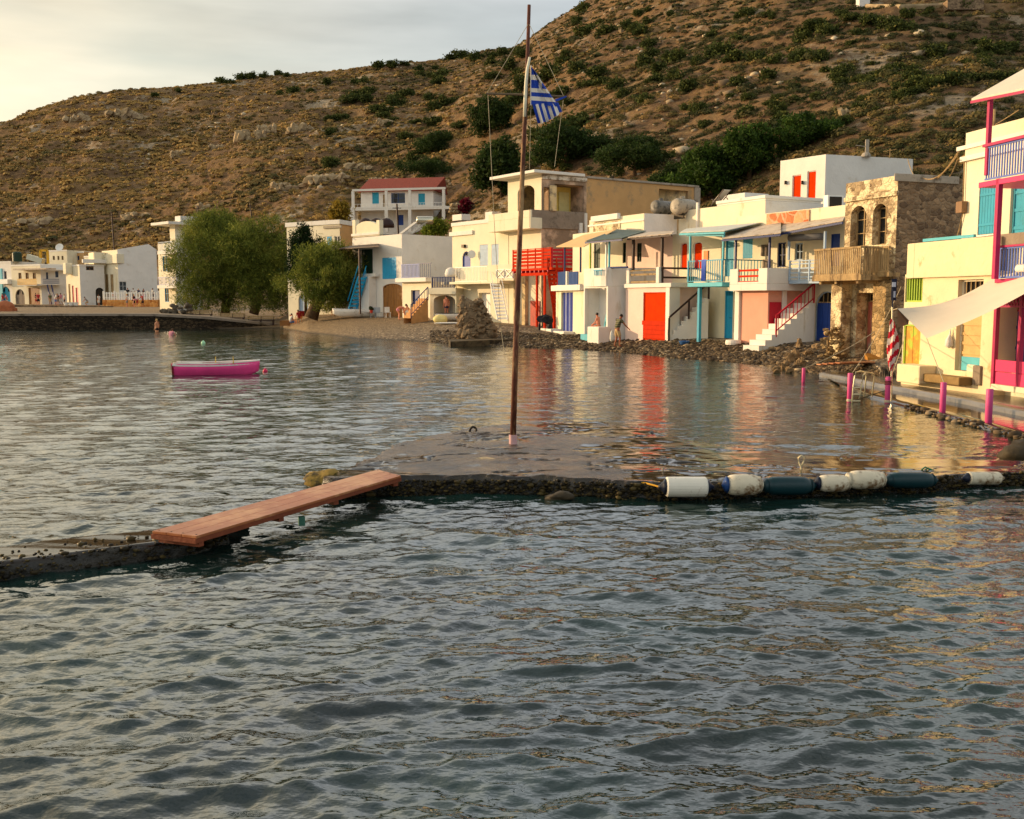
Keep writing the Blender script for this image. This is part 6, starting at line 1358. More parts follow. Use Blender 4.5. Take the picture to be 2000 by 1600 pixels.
# bathing ladder
LADM = mat('ladder_steel','#d9cfa8',.35,.08,4,.02,metal=.2)
d = 26.2; P_ = lambda x,y,dd=0: at(x,y,d+dd); lad = thing('bathing_ladder', gz(1685,783,0), 'pale steel bathing ladder with two hooped handrails', 'ladder'); mb = MB()
mb.tube([P_(1664,788),P_(1666,760),P_(1669,735),P_(1672,727),P_(1680,725,.3),P_(1705,730,1.1),P_(1708,736,1.2),P_(1703,775,1.2)], .02, 8); mb.build('handrail', LADM, lad, smooth=True)
mb = MB(); mb.tube([P_(1677,787,.05),P_(1683,750,.05),P_(1686,733,.05),P_(1690,729,.2),P_(1692,735,1.0),P_(1688,775,1.0)], .02, 8); mb.build('handrail', LADM, lad, smooth=True)
for y in (757,770,783): mb = MB(); mb.bar(P_(1665,y), P_(1680,y), .05, .03); mb.build('rung', LADM, lad)
mb = MB(); mb.tube([P_(1666,784),P_(1700,772),P_(1733,762)], .012, 6); single('ladder_rope', mb, mat('dark_rope','#4c4330',.9), 'dark rope from the ladder foot to the pink post', 'rope')
# furled red and white flag on its pole
fb = gz(1741,787,0); d = fb.y; fl = thing('furled_flag_pole', fb, 'slim pole with a drooping red and white striped flag beside the walkway', 'flag'); mb = MB(); mb.tube([at(1741,788,d), at(1741.5,720,d), at(1743,600,d)], .022, 8); mb.build('pole', STEEL, fl)
mb = MB(); n_=40; RWm = [mat('flag_red','#c0182c',.8,.08,6), mat('flag_cream','#e0cfc0',.8,.05,6)]
def fw(v_): return np.interp(v_,[0,.05,.2,.45,.6,.85,1],[1.5,4,5.5,10,9,5.5,1])
for j in range(n_):
    for i in range(16):
        def g(i_,j_):
            v_ = j_/n_; a = 2*PI*i_/16; w_ = fw(v_)/2000*d; f_ = 1+.28*math.sin(a*4+v_*5); x = 1743+ (-2+4*math.sin(v_*4))*.8; c_ = at(x,623+(725-623)*v_,d); return c_+V((w_*math.cos(a)*f_, w_*.7*math.sin(a)*f_, 0))
        mb.m = int((j*.2+i*.25)) % 2; mb.quad(g(i,j+1),g(i+1,j+1),g(i+1,j),g(i,j))
mb.build('striped_cloth', RWm, fl, smooth=True)
mb = MB(); mb.tube([at(1743,603,d),at(1744,560,d+.2),at(1745,548,d+.3)], .015, 6); mb.box(at(1746,566,d+.2),(.13,.02,.55)); mb.m = 1; mb.box(at(1746,556,d+.18),(.09,.02,.12)); mb.box(at(1746,575,d+.18),(.07,.02,.16)); single('pennant', mb, [mat('pennant_navy','#1a2036',.8), mat('pennant_pale','#b4bccc',.8)], 'dark pennant with pale marks above the furled flag', 'pennant')
# sail awning
A_ = at(1753,603,25.4); B2 = at(1810,661,24.3); C2 = at(2130,496,22.5); D2 = at(1946,541,26.6); mb = MB(); n_ = 40; G = [[None]*(n_+1) for _ in range(n_+1)]
for i in range(n_+1):
    for j in range(n_+1):
        u_, v_ = i/n_, j/n_; p = A_.lerp(D2,u_).lerp(B2.lerp(C2,u_), v_); sag = -.22*math.sin(PI*u_)**1.1*(1-.35*v_) ; p = p+V((0,0,sag)); G[i][j] = p
for i in range(n_):
    for j in range(n_): mb.quad(G[i][j],G[i+1][j],G[i+1][j+1],G[i][j+1])
sail = thing('sail_awning', D2, 'big cream sail awning stretched from the magenta post towards the water', 'awning'); o = mb.build('cloth', mat('sail_cloth','#cfc3ae',.85,.04,1.5,.05), sail, smooth=True); pass
mb = MB(); mb.quad(at(1753,603,25.4), at(1776,622,25.8), at(1774,634,26.2), at(1752,640,26.0)); o = mb.build('corner_flap', mat('sail_cloth_shaded','#a89a84',.85,.05), sail)  # darker copy of the sail cloth: the flap's shade is in its colour
mb = MB(); pb,ph,_ = PP[1840.5]; mb.tube([B2, pb+V((0,0,ph))], .01, 6); mb.build('tie_rope', ROPE, sail); mb = MB(); mb.tube([A_, at(1745,605,25.6)], .01, 6); mb.build('tie_rope', ROPE, sail)
pb2 = PP[1659]; p0 = PP[1569]; wire('slack_line', at(1665,728,26.4), at(1760,560,30), .15, .008, ROPE, 'pale line rising from the ladder past the stone house', 'rope'); wire('slack_line', p0[0]+V((0,0,p0[1])), at(1708,648,37), .1, .012, ROPE, 'pale line from the thin pink post up to the worn red door', 'rope'); wire('slack_line', at(1740,737,26), at(1768,655,30), .05, .01, ROPE, 'taut pale line from the furled flag to the plank door', 'rope')
# overhead cables
for a,b_,s_,lb in (((1773,311,66),(1872,297,29.2),1.2,'cable sagging from the cube house to the corner house'),((1798,345,38),(1874,297,29.2),.35,'thick cable from the stone house roof to the corner house'),((1870,312,29),(1855,345,37),.05,'short cable behind the corner house gutter'),((1840,280,90),(1990,215,60),.4,'upper thin power line over the slope at the right'),((1760,310,95),(2000,250,60),.6,'lower thin power line over the slope at the right')): wire('cable', at(*a), at(*b_), s_, .018 if a[2]<60 else .03, WOODT, lb)
for px,y0_,y1_,d_,lb in ((218,487,415,172,'leaning wooden utility pole behind the white gable house'),(386,430,402,172,'short utility pole on the slope above the balcony house'),(775,443,398,120,'utility pole in front of the terracotta roofed house'),(488,420,396,185,'short distant utility pole on the slope above the trees')):
    p = at(px,y1_,d_); mb = MB(); zb_ = float(hill_z(p.x,p.y)) if d_ > 150 else 5; mb.tube([V((p.x+.4,p.y,min(zb_,at(px,y0_,d_).z)-1)), p], [.14,.10], 7); mb.bar(p+V((-.5,0,-.5)), p+V((.5,0,-.5)), .08); single('utility_pole', mb, BROWN, lb, 'pole')
# ---- boulders, boards by the stone house
bl = [(1548,712,.42,.38),(1532,716,.30,.26),(1563,716,.30,.24),(1517,722,.22,.2),(1578,708,.34,.2),(1597,703,.55,.22),(1612,697,.40,.26),(1632,700,.30,.2),(1560,700,.28,.3),(1541,722,.2,.15),(1650,708,.25,.15),(1735,708,.3,.22),(1750,716,.35,.2),(1768,722,.3,.2),(1722,700,.3,.16)]
BM = mat('boulder','#8a7150',.85,.25,2.5,.4,9,stain='#4c3d2a',samt=.4,sscale=2.5)
for k,(px,py,rx_,rz_) in enumerate(bl):
    p = gz(px,py,.12); p.z = max(SL(p.x,p.y),.05); mb = MB(); mb.blob(p+V((0,0,rz_*.3)), (rx_*.7,rx_*.5,rz_*.8), 3, k*3+1, .4, k, 2.2)
    single('boulder', mb, BM, 'brown boulder in the heap at the water by the stone house', 'boulder', 'boulders by the stone house')
mb = MB(); a = gz(1712,704,.45); mb.hexa([a+V((-.35,-.3,-.3)),a+V((.25,-.45,-.3)),a+V((.4,.3,-.3)),a+V((-.3,.3,-.3)),a+V((-.42,-.25,.12)),a+V((.1,-.4,.05)),a+V((.3,.3,.22)),a+V((-.35,.3,.25))]); single('stone_block', mb, mat('ochre_block','#a8742c',.85,.2,3,.4,10), 'squared ochre stone block below the worn red door', 'stone block')
mb = MB(); a = gz(1610,712,.42); 
for k in range(4): mb.bar(a+V((.15*k-.2,-.2*k,.03*k)), a+V((1.9-.1*k,.6-.25*k,.02+.03*k)), .26, .04, up=V((0,0,1)))
single('loose_boards', mb, PLK, 'stack of reddish boards lying on the stones by the pillar', 'boards')
mb = MB(); a = gz(1615,712,.2); mb.tube([a+V((0,0,-.1)), a+V((.0,0,.95))], .035, 6); mb.poly([a+V((-.14,0,.0)),a+V((.22,0,.0)),a+V((.03,0,1.0))]); single('broken_post', mb, WOODT, 'broken pale timber stake in front of the stone pillar', 'stake')
mb = MB()
for i in range(60): 
    q = random.random(); p = at(1628,0,38); c_ = gz(1626,697,.5); mb.blob(c_+V((random.uniform(-.45,.45)*(1-q*.4), random.uniform(-.25,.25), q*1.1)), (.12,.09,.07), 1, i, .3, i)
single('rubble_pillar', mb, STONE, 'crumbling rubble stump left of the stone pillar', 'rubble')
# ---- rock monument and small jetty
rc_ = gz(930,664,.25); mb = MB(); RM = mat('conglomerate','#8a7458',.9,.25,1.6,.5,5,stain='#5c4a36',samt=.42,sscale=1.6)
for i in range(150):
    h_ = random.random()**.8; w_ = np.interp(h_,[0,.25,.6,1],[1.35,1.0,.8,.62]); a = random.random()*2*PI; cx = -.1-.25*h_+ .5*(1-h_)*max(0,math.cos(a))
    mb.blob(rc_+V((cx+w_*.8*math.cos(a), w_*.55*math.sin(a)+.6, 2.45*h_*(.92+.1*math.cos(a*2)))), (random.uniform(.14,.36),random.uniform(.14,.28),random.uniform(.12,.28)), 2, i, .5, i, 1.6)
mb.blob(rc_+V((-.2,.6,1.1)), (.75,.5,1.35), 3, 3, .3); mb.blob(rc_+V((.1,.6,.3)), (1.15,.6,.7), 3, 5, .3)
single('rock_monument', mb, RM, 'tall rough pile of cemented stones standing on the shore', 'rock pile', loc=rc_)
J = [gz(880,668,.3),gz(985,664,.3)]; mb = MB(); a,b_ = J; mb.hexa([V((a.x,a.y,-.4)),V((b_.x+1.5,b_.y+.6,-.4)),V((b_.x+1.5,b_.y+4,-.4)),V((a.x-.3,a.y+3,-.4)),V((a.x,a.y,.32)),V((b_.x+1.5,b_.y+.6,.36)),V((b_.x+1.5,b_.y+4,.36)),V((a.x-.3,a.y+3,.32))]); o = single('jetty', mb, mat('jetty_stone','#5a4c34',.9,.3,2,.5,6,stain='#2a2216',samt=.45,sscale=1.5), 'short stone jetty at the foot of the rock monument', 'jetty'); 
# ================================================================ TREES, BUSHES, ROCKS
def leaves(clusters, n, size, aspect, seed, up=.0, gap=.0):
    """leaf faces spread through a set of ellipsoids; returns verts, faces, tint"""
    r = np.random.default_rng(seed); vol = np.array([c[3]*c[4]*c[5] for c in clusters])**.75; pr = vol/vol.sum(); k = r.choice(len(clusters), n, p=pr); Cc = np.array(clusters)
    d = r.normal(size=(n,3)); d /= np.linalg.norm(d,axis=1,keepdims=True); rad = r.uniform(.30,1,n)**.45
    p = Cc[k,:3] + d*Cc[k,3:6]*rad[:,None]
    # clumping: pull leaves towards twig centres
    nt_ = max(8, n//26); tw = p[r.integers(0, n, nt_)]; ti_ = r.integers(0, nt_, n); own = r.uniform(0,1,n) < .72
    p = np.where(own[:,None], tw[ti_] + r.normal(size=(n,3))*size*np.array([1.0,1.0,.8]), p); tint_ = r.normal(0,.17,nt_)[ti_]*own
    ax = d*.55 + r.normal(size=(n,3))*.55 + np.array([0,0,up]); ax /= np.linalg.norm(ax,axis=1,keepdims=True)
    sd = np.cross(ax, r.normal(size=(n,3))); sd /= np.linalg.norm(sd,axis=1,keepdims=True); s = size*r.uniform(.6,1.35,n)
    a = ax*s[:,None]; b = sd*(s*aspect)[:,None]
    v = np.stack([p-b*.5, p+b*.5, p+a+b*.15, p+a-b*.15], 1).reshape(-1,3)
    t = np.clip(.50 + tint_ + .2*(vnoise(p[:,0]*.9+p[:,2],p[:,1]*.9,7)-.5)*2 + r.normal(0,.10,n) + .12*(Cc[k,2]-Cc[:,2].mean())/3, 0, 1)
    return v, np.arange(n*4).reshape(-1,4), np.repeat(t,4)
def tree(name, base, clusters, n, size, aspect, cols, label, trunks, up=.3, flowers=0, group=None, cat='tree', bark=None):
    rt = thing(name, base, label, cat, group); v, f, t = leaves(clusters, n, size, aspect, hash(label) % 9999 if False else len(label)*37, up)
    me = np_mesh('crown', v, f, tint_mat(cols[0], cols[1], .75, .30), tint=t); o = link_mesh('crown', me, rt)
    if trunks:
        mb = MB()
        for P_, R__ in trunks: mb.tube([V(base)+V(p) for p in P_], R__, 9)
        mb.build('trunk', bark or BARK, rt, smooth=True)
    if flowers:
        v, f, t = leaves([(c[0],c[1]-.1,c[2],c[3]*1.05,c[4]*1.05,c[5]*1.05) for c in clusters], flowers, .11, 1.2, 5); me = np_mesh('flowers', v, f, WHITEP); link_mesh('flowers', me, rt)
    return rt
BARK = mat('bark','#5a452f',.95,.3,4,.6,8)
TAM = ('tamarisk_leaves', ['#2e3a12','#485620','#66702a','#868a38','#a6a24c'])
def cl(base, items): return [(x,y,z,a,b_,c) for x,y,z,a,b_,c in items]
random.seed(21)
def crown(w, d, z0, z1, n, lop=0):
    out = []
    for i in range(n):
        a = random.uniform(0,2*PI); r = random.uniform(.15,.78)**.8; zz = random.uniform(0,1); rr = math.sin(PI*(.18+.72*zz)); x = w*r*math.cos(a)*rr+lop*(zz-.5); y = d*r*math.sin(a)*rr; s = random.uniform(.20,.34)
        out.append((x, y, z0+(z1-z0)*(.12+.76*zz), w*s*1.1, d*s*1.1, (z1-z0)*s*.8))
    out.append((0,0,(z0+z1)/2,w*.62,d*.62,(z1-z0)*.36)); return out
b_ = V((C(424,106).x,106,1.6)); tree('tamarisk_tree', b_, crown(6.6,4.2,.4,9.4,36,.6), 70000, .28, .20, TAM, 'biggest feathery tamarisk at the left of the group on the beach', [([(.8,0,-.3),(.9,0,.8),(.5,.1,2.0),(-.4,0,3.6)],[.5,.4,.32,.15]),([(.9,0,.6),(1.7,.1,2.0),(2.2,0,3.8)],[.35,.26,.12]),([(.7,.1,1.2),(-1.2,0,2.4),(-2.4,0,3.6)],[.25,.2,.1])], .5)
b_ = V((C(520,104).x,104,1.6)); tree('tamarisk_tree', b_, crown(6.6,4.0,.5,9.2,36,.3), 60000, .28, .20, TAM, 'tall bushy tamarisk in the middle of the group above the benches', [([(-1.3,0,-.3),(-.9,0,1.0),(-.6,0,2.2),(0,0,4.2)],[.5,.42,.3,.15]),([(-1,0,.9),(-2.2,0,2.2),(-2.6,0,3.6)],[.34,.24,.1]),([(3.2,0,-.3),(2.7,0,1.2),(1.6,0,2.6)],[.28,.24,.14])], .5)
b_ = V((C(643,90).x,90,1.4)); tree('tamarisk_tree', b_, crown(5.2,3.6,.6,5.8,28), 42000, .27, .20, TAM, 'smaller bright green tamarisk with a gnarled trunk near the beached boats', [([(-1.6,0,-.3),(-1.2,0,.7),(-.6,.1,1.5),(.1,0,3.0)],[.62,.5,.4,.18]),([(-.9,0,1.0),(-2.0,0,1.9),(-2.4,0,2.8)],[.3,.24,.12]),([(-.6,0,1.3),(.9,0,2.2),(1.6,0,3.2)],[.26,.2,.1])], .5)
b_ = V((C(597,93).x,93,1.45)); tree('oleander_tree', b_, [(x,y,z+1,a,b2,c) for x,y,z,a,b2,c in crown(1.9,1.4,1.6,6.6,14)], 11000, .26, .35, ('oleander_leaves',['#141f10','#1f3016','#304420']), 'dark oleander dotted with white flowers between the tamarisks', [([(0,0,-.2),(0,0,3)],[.16,.1])], .2, 130)
GRT = ('broadleaf', ['#1c2a0c','#2c4014','#425a1e','#5c702c'])
def hill_hit(px, py):
    r = ray(px,py); dd = np.linspace(70, 460, 1600); z = CAM_H + r.z/r.y*dd; x = r.x/r.y*dd; h = hill_z(x, dd); k = np.where(z < h)[0]
    k = k[(dd[k] > 90)]
    if len(k) == 0: return None
    i = k[0]; return V((x[i], dd[i], float(h[i])))
for (px,py,wp,hp,lb) in ((1378,392,150,104,'round green tree behind the water tanks'),(1305,398,70,70,'dark green tree left of the round one behind the derelict house'),(1462,392,130,96,'bright green tree behind the cream rooftop, left of the white cube house'),(1560,330,180,62,'broad green tree rising behind the white cube house'),(1420,372,70,70,'small dark tree between the two green trees behind the rooftops'),(840,352,120,42,'broad dark green tree above the terracotta roof'),(852,300,84,42,'dark round tree on the slope above the terracotta roofed house'),(958,262,110,62,'dark round tree left of the flagpole at the crossbar height'),(980,385,120,100,'dark green tree left of the flagpole behind the derelict house'),(1105,330,160,90,'large dark tree on the slope right of the flagpole'),(1240,345,130,70,'dark spreading tree above the tan side wall')):
    b_ = hill_hit(px,py)
    if b_ is None: continue
    k_ = b_.y/2000; w, h = wp/2*k_*1.15, hp*k_
    dark = 'dark' in lb
    tree('hillside_tree', b_, crown(w,w*.9,.02*h,h,15), 10000, max(.2, h*.055), .7, ('dark_broadleaf',['#1e2a10','#2e3f18','#445426']) if dark else GRT, lb, [([(0,0,-.5),(0,0,h*.5)],[.25,.12])], .1)
tree('bougainvillea', at(907,428,150), crown(1.3,1.2,.0,3.0,8), 2500, .3, .8, ('magenta_bloom',['#3a0a16','#5a1022','#7a1a30']), 'deep crimson bougainvillea beside the terracotta roofed house', [([(0,0,-.6),(0,0,1.5)],[.12,.06])], .1, cat='plant')
tree('shrub', at(850,450,140), crown(1.8,1.2,-.6,1.6,8), 2500, .35, .6, ('lime_shrub',['#4a5a1c','#6a7a28','#8a9038']), 'yellow green shrub below the columns of the hillside house', [([(0,0,-1),(0,0,1)],[.1,.05])], .1, cat='shrub')
tree('shrub', at(664,425,150), crown(2.0,1.4,-.8,2.2,8), 3000, .4, .5, ('ochre_shrub',['#6a5a1c','#8a7428','#a08838']), 'ochre shrub left of the hillside house terrace', [([(0,0,-1),(0,0,1)],[.1,.05])], .1, cat='shrub')
# bushes on the hill
BV = []
BT = tint_mat('bush_leaves', ['#273016','#3a441e','#545a2a','#6e6a38'], .9, .12)
for s in range(6):
    random.seed(50+s); cc_ = []
    for i in range(9): a = random.uniform(0,2*PI); r = random.uniform(0,.65); cc_.append((r*math.cos(a), r*math.sin(a), random.uniform(.12,.5), random.uniform(.26,.42), random.uniform(.26,.42), random.uniform(.2,.36)))
    v, f, t = leaves(cc_, 1300, .13, .8, 90+s, .1); BV.append(np_mesh('bush', v, f, BT, tint=t))
random.seed(77)
man = [(432,156,26),(447,157,22),(470,155,34),(492,153,30),(515,151,28),(545,147,26),(300,188,20),(350,180,18),(735,132,26),(765,130,36),(790,127,24),(880,110,34),(905,112,44),(930,118,34),(960,112,30),(985,108,30),(1000,130,34),(545,185,22),(575,182,36),(605,180,20),(690,200,46),(720,198,38),(755,218,34),(765,195,30),(790,190,44),(850,215,46),(860,165,44),(820,150,36),(700,165,38),(640,165,30),(950,240,60),(985,228,44),(900,250,34),(845,290,50),(870,278,36),(1150,66,54),(1180,66,50),(1240,62,34),(1130,140,50),(1170,150,60),(1260,130,60),(1290,140,56),(1320,120,54),(1400,110,60),(1440,118,62),(1480,120,56),(1510,122,44),(1440,80,44),(1365,220,40),(1455,225,42),(1200,175,50),(1440,165,52),(1500,155,54),(1545,100,34),(1590,60,50),(1620,70,56),(1700,50,50),(1740,55,56),(1760,60,50),(1640,150,50),(1650,165,44),(1560,118,50),(1600,120,52),(1820,110,60),(1940,100,64),(1900,90,50),(1960,100,50),(1700,165,40),(1790,170,50),(1850,185,60),(1900,180,54),(1130,250,80),(1060,270,60),(1180,290,70),(1100,300,70),(1240,310,60),(1300,310,50),(1280,290,50),(1480,280,40),(1640,260,40),(1530,235,50),(1590,250,46),(1440,300,60),(1750,290,60),(1820,300,60),(1850,310,50),(1780,310,50),(1940,280,40),(880,200,40),(1010,200,50),(1030,170,60),(1080,150,60),(1100,185,50),(560,150,22),(1680,215,44),(1730,150,46),(1340,180,56),(1260,200,50)]
for _ in range(150):
    px = random.uniform(620,2000); py = random.uniform(20,330)
    for q in range(random.choice((1,1,2,3))): man.append((px+random.uniform(-30,30),py+random.uniform(-8,8),random.uniform(18,46)))
for k,(px,py,w_) in enumerate(man):
    p = hill_hit(px,py)
    if p is None:
        p = hill_hit(px,py+6) 
        if p is None: continue
    s_ = w_/2000*p.y*.62; o = bpy.data.objects.new('hillside_bush', BV[k % 6]); COL.objects.link(o); o.location = p-V((0,0,s_*.12)); o.scale = (s_, s_*.9, s_*random.uniform(.7,1.0)); o.rotation_euler = (0,0,random.uniform(0,6.28))
    tag(o, 'dark green bush among the dry scrub of the hillside', 'bush', 'dark bushes on the hillside')
# rock outcrops
OC = mat('outcrop','#a8926f',.95,.25,.5,.8,1.2,stain='#7c6850',samt=.40,sscale=.35)
for k,(px,py,w_,h_,lb) in enumerate(((487,275,58,40,'big pale cliff outcrop in the middle of the left slope'),(520,262,40,34,'pale split outcrop just right of the big cliff'),(585,258,54,34,'flat topped tan outcrop right of the split one'),(420,292,30,18,'small rock below and left of the big cliff'),(348,306,30,20,'yellowish knob of rock on the left slope'),(238,232,80,34,'grey ledge near the left skyline'),(150,238,60,30,'tan ledge under the left end of the skyline'),(180,255,50,18,'low grey ledge beneath the skyline ledge'),(640,355,90,34,'pale broken cliff left of the terracotta roof'),(560,370,70,30,'broad broken cliff above the tamarisk trees'),(700,330,60,24,'rubble ledge above the terracotta roof'),(760,245,50,20,'grey boulders on the middle slope'),(1657,228,32,30,'white faced rock on the right slope'),(1217,62,18,18,'pale boulder near the upper right crest'),(805,335,40,24,'dark fissured rock above the broad tree'),(1590,262,34,12,'pale slab on the right slope above the rooftops'),(270,425,70,22,'tan bank above the gable house'),(60,440,90,26,'ochre bank at the left above the far houses'),(400,412,50,24,'grey rocks just above the balcony house'))):
    p = hill_hit(px,py)
    if p is None: continue
    s_ = p.y/2000; mb = MB(); random.seed(k)
    for j in range(22): mb.crag(p+V((random.uniform(-.4,.4)*w_*s_, random.uniform(0,.3)*w_*s_, random.uniform(-.1,.35)*h_*s_)), (w_*s_*random.uniform(.08,.24), w_*s_*.2, h_*s_*random.uniform(.2,.5)), j*7+k)
    single('rock_outcrop', mb, OC, lb, 'rock', loc=p)
# hilltop path and small ruin near the upper right corner
mb = MB(); pts_ = [hill_hit(x,y) for x,y in ((1690,18),(1760,19),(1830,16),(1860,14))]; pts_ = [p for p in pts_ if p is not None]
if len(pts_) > 1: mb.tube([p+V((0,0,.2)) for p in pts_], .4, 6); o = single('terrace_wall', mb, OC, 'long pale terrace wall near the top right of the hillside', 'wall')
p = hill_hit(1880,12)
if p: mb = MB(); mb.box(p+V((0,0,-.1)), (5,2,1.3)); single('stone_ruin', mb, STONED, 'dark roofless stone ruin on the upper right hillside', 'ruin')
p = hill_hit(1685,17)
if p: mb = MB(); mb.box(p+V((0,0,1)), (1.6,1.6,2.4)); mb.box(p+V((0,0,2.3)), (2.0,2.0,.25)); single('shrine', mb, WHITE2, 'tiny white wayside shrine near the top of the hill', 'shrine')
# dry stone walls beside the terracotta roofed house
for a,b_,z_,lb in (((880,395),(990,402),150,'dry stone terrace wall right of the terracotta roofed house'),((720,345),(880,350),172,'dry stone terrace wall above the terracotta roof')):
    mb = MB(); A2, B2_ = at(*a,z_), at(*b_,z_); n_ = 24
    for i in range(n_):
        for j in range(3): mb.blob(A2.lerp(B2_,(i+random.random())/n_)+V((0,0,-.4-.45*j)), (.5,.4,.34), 1, i*3+j, .35, i)
    single('terrace_wall', mb, OC, lb, 'wall')
# ================================================================ BOATS, FURNITURE
def hull(L_, B_, D_, n=22, m=9, bow=1.0, stern=.75, sheer=.10):
    """open boat, bow towards +x; returns outer and inner surfaces"""
    def sec(t_):
        w = B_/2*(1-(max(0,t_-.45)/.55)**2.2*1.0)*(stern+(1-stern)*min(1,t_/.4)); w = max(w,.012); z0 = D_*.0+ D_*.45*max(0,(t_-.72)/.28)**2; z1 = D_+sheer*(t_-.35)**2*1.6; return w,z0,z1
    V_=[]; F_=[]
    for i in range(n+1):
        t_ = i/n; w,z0,z1 = sec(t_); x = -L_/2+L_*t_
        for j in range(m+1):
            u_ = (j/m-.5)*2; s_ = abs(u_); y = math.copysign(w*(s_**.55), u_); z = z0+(z1-z0)*(s_**2.2); V_.append((x+ (.10*L_*.3)*(s_**2)*max(0,t_-.8)*3, y, z))
    for i in range(n):
        for j in range(m): k = i*(m+1)+j; F_.append((k,k+m+1,k+m+2,k+1))
    ends = [tuple(range(m,-1,-1))]
    return V_, F_+ends, sec
def boat(loc, rz, L_, B_, D_, mh, mg, label, rx=0, band=None, extra=None, seats=2, tm=None):
    rt = thing('rowing_boat', loc, label, 'boat'); R = Matrix.Rotation(rz,3,'Z') @ Matrix.Rotation(rx,3,'X'); lo = V(loc); V_,F_,sec = hull(L_,B_,D_)
    mb = MB(); mb.add([lo+R@V(v) for v in V_], F_); o = mb.build('hull', mh, rt, smooth=True); so_ = o.modifiers.new('solid','SOLIDIFY'); so_.thickness = .03; so_.offset = -1
    mb = MB()
    for sgn in (-1,1):
        mb.tube([lo+R@V((-L_/2+L_*t_+ (.10*L_*.3)*max(0,t_-.8)*3, sgn*sec(t_)[0], sec(t_)[2]+.01)) for t_ in [k/20 for k in range(21)]], .035, 6)
    mb.build('gunwale', mg, rt, smooth=True)
    for k in range(seats): mb = MB(); t_ = .3+.28*k; w,z0,z1 = sec(t_); mb.box(lo+R@V((-L_/2+L_*t_,0,z1-.10)), (.24,w*1.9,.03), rz=rz, rx=rx); mb.build('thwart', mg, rt)
    if band:
        mb = MB(); zz = [(.62,.78)]
        for sgn in (-1,1):
            P1_, P2_ = [], []
            for k in range(21): t_ = k/20; w,z0,z1 = sec(t_); f = lambda q: lo+R@V((-L_/2+L_*t_+(.10*L_*.3)*(((q))**(2/2.2))*max(0,t_-.8)*3, sgn*(w*(q**(1/2.2))**.55+.012), z0+(z1-z0)*q)); P1_.append(f(.62)); P2_.append(f(.84))
            for k in range(20): mb.quad(P1_[k],P1_[k+1],P2_[k+1],P2_[k])
        mb.build('stripe', band, rt)
    return rt, R, lo, sec
PH = mat('boat_purple','#ec4a8c',.4,.08,3,.05); PL = mat('boat_white','#ddd6c8',.4,.06,3,.05,20,stain='#a89a80',samt=.2,sscale=2)
c_ = at(424,731,36.4); c_.z = -.10; rt,R,lo,sec = boat(c_, 0.17, 2.86, 1.15, .50, PH, PL, 'small bright magenta rowing boat with white gunwale moored in the bay')
mb = MB(); w,z0,z1 = sec(0); n9 = 12
mb.poly([lo+R@V((-1.495, math.copysign(w*(abs(u_)**.55),u_)*1.01, z0+(z1-z0)*abs(u_)**2.2)) for u_ in [(j/n9-.5)*2 for j in range(n9+1)]]); mb.build('transom', mat('transom_pink','#e8667c',.45,.06), rt)
mb = MB()
for sgn in (-1,1):
    P1_=[]; P2_=[]
    for k in range(25):
        t_ = k/24; w,z0,z1 = sec(t_); x_ = -1.44+2.88*t_+(.093)*max(0,t_-.8)*3
        P1_.append(lo+R@V((x_,sgn*(w*.985+.02),z0+(z1-z0)*.83))); P2_.append(lo+R@V((x_,sgn*(w+.03),z1+.03)))
    for k in range(24): mb.quad(P1_[k],P1_[k+1],P2_[k+1],P2_[k])
mb.build('rubbing_strake', WHITEP, rt)
mb = MB()
for sgn in (-1,1): mb.tube([lo+R@V((-1.42+2.84*t_, sgn*(sec(t_)[0]*.70), .155+.08*max(0,t_-.75)*4)) for t_ in [k/14 for k in range(15)]], .012, 5)
mb.build('waterline_stripe', mat('stripe_salmon','#e88c80',.5), rt)
for px in (.02,.62): mb = MB(); p = lo+R@V((px,-.5,.50)); mb.tube([p,p+V((0,0,.26))], .018, 6); mb.build('oar_pin', mat('pin_yellow','#c8a84c',.5), rt)
mb = MB(); mb.box(lo+R@V((-1.0,0,.47)), (.9,.95,.05), rz=.17); mb.build('stern_deck', WHITEP, rt)
mb = MB()
for k,(y_,z_) in enumerate(((0,.33),(0,.20))): mb.lathe([(.045,0),(.045,.01),(.03,.012)], lo+R@V((-1.50,y_,z_)), 10, rot=R @ Matrix.Rotation(-PI/2,3,'Y'))
mb.build('emblem', mat('emblem_red','#b03448',.5), rt)
def buoy(px,py,r,m,label):
    c_ = gz(px,py,0); mb = MB(); mb.lathe([(0,-r),(r*.7,-r*.7),(r,0),(r*.7,r*.7),(r*.3,r*.95),(r*.12,r*1.3),(0,r*1.35)], c_+V((0,0,r*.35)), 16); single('mooring_buoy', mb, m, label, 'buoy', smooth=True)
buoy(518,727,.095,mat('buoy_pink','#d42c5c',.4,.1),'small pink ball buoy beside the magenta boat'); buoy(397,672,.14,mat('buoy_green','#a8dcb0',.4,.1),'pale green ball buoy out in the bay')
mb = MB(); p = lo+R@V((1.38,0,.45)); wire('mooring_line', p, gz(512,726,.08), .05, .008, ROPE, 'short line from the magenta boat bow to the pink buoy', 'rope')
BS = lambda px,py,d,dz=0: V((C(px,d).x, d, SL(C(px,d).x,d)+dz))
NST = mat('navy_stripe','#1d2a5c',.5)
boat(BS(692,0,88,.12), PI+.12, 3.6, 1.3, .62, PL, PL, 'white beached boat with pointed bow lying nearest the gnarled tree', band=None)
boat(BS(705,0,91,.3), PI+.05, 4.6, 1.5, .75, PL, WHITEP, 'white beached boat with a navy stripe behind the first one', band=NST)
boat(BS(823,0,84,.05), .12, 2.8, 1.1, .55, PL, PL, 'white upturned looking dinghy beside the bending bathers', rx=.1)
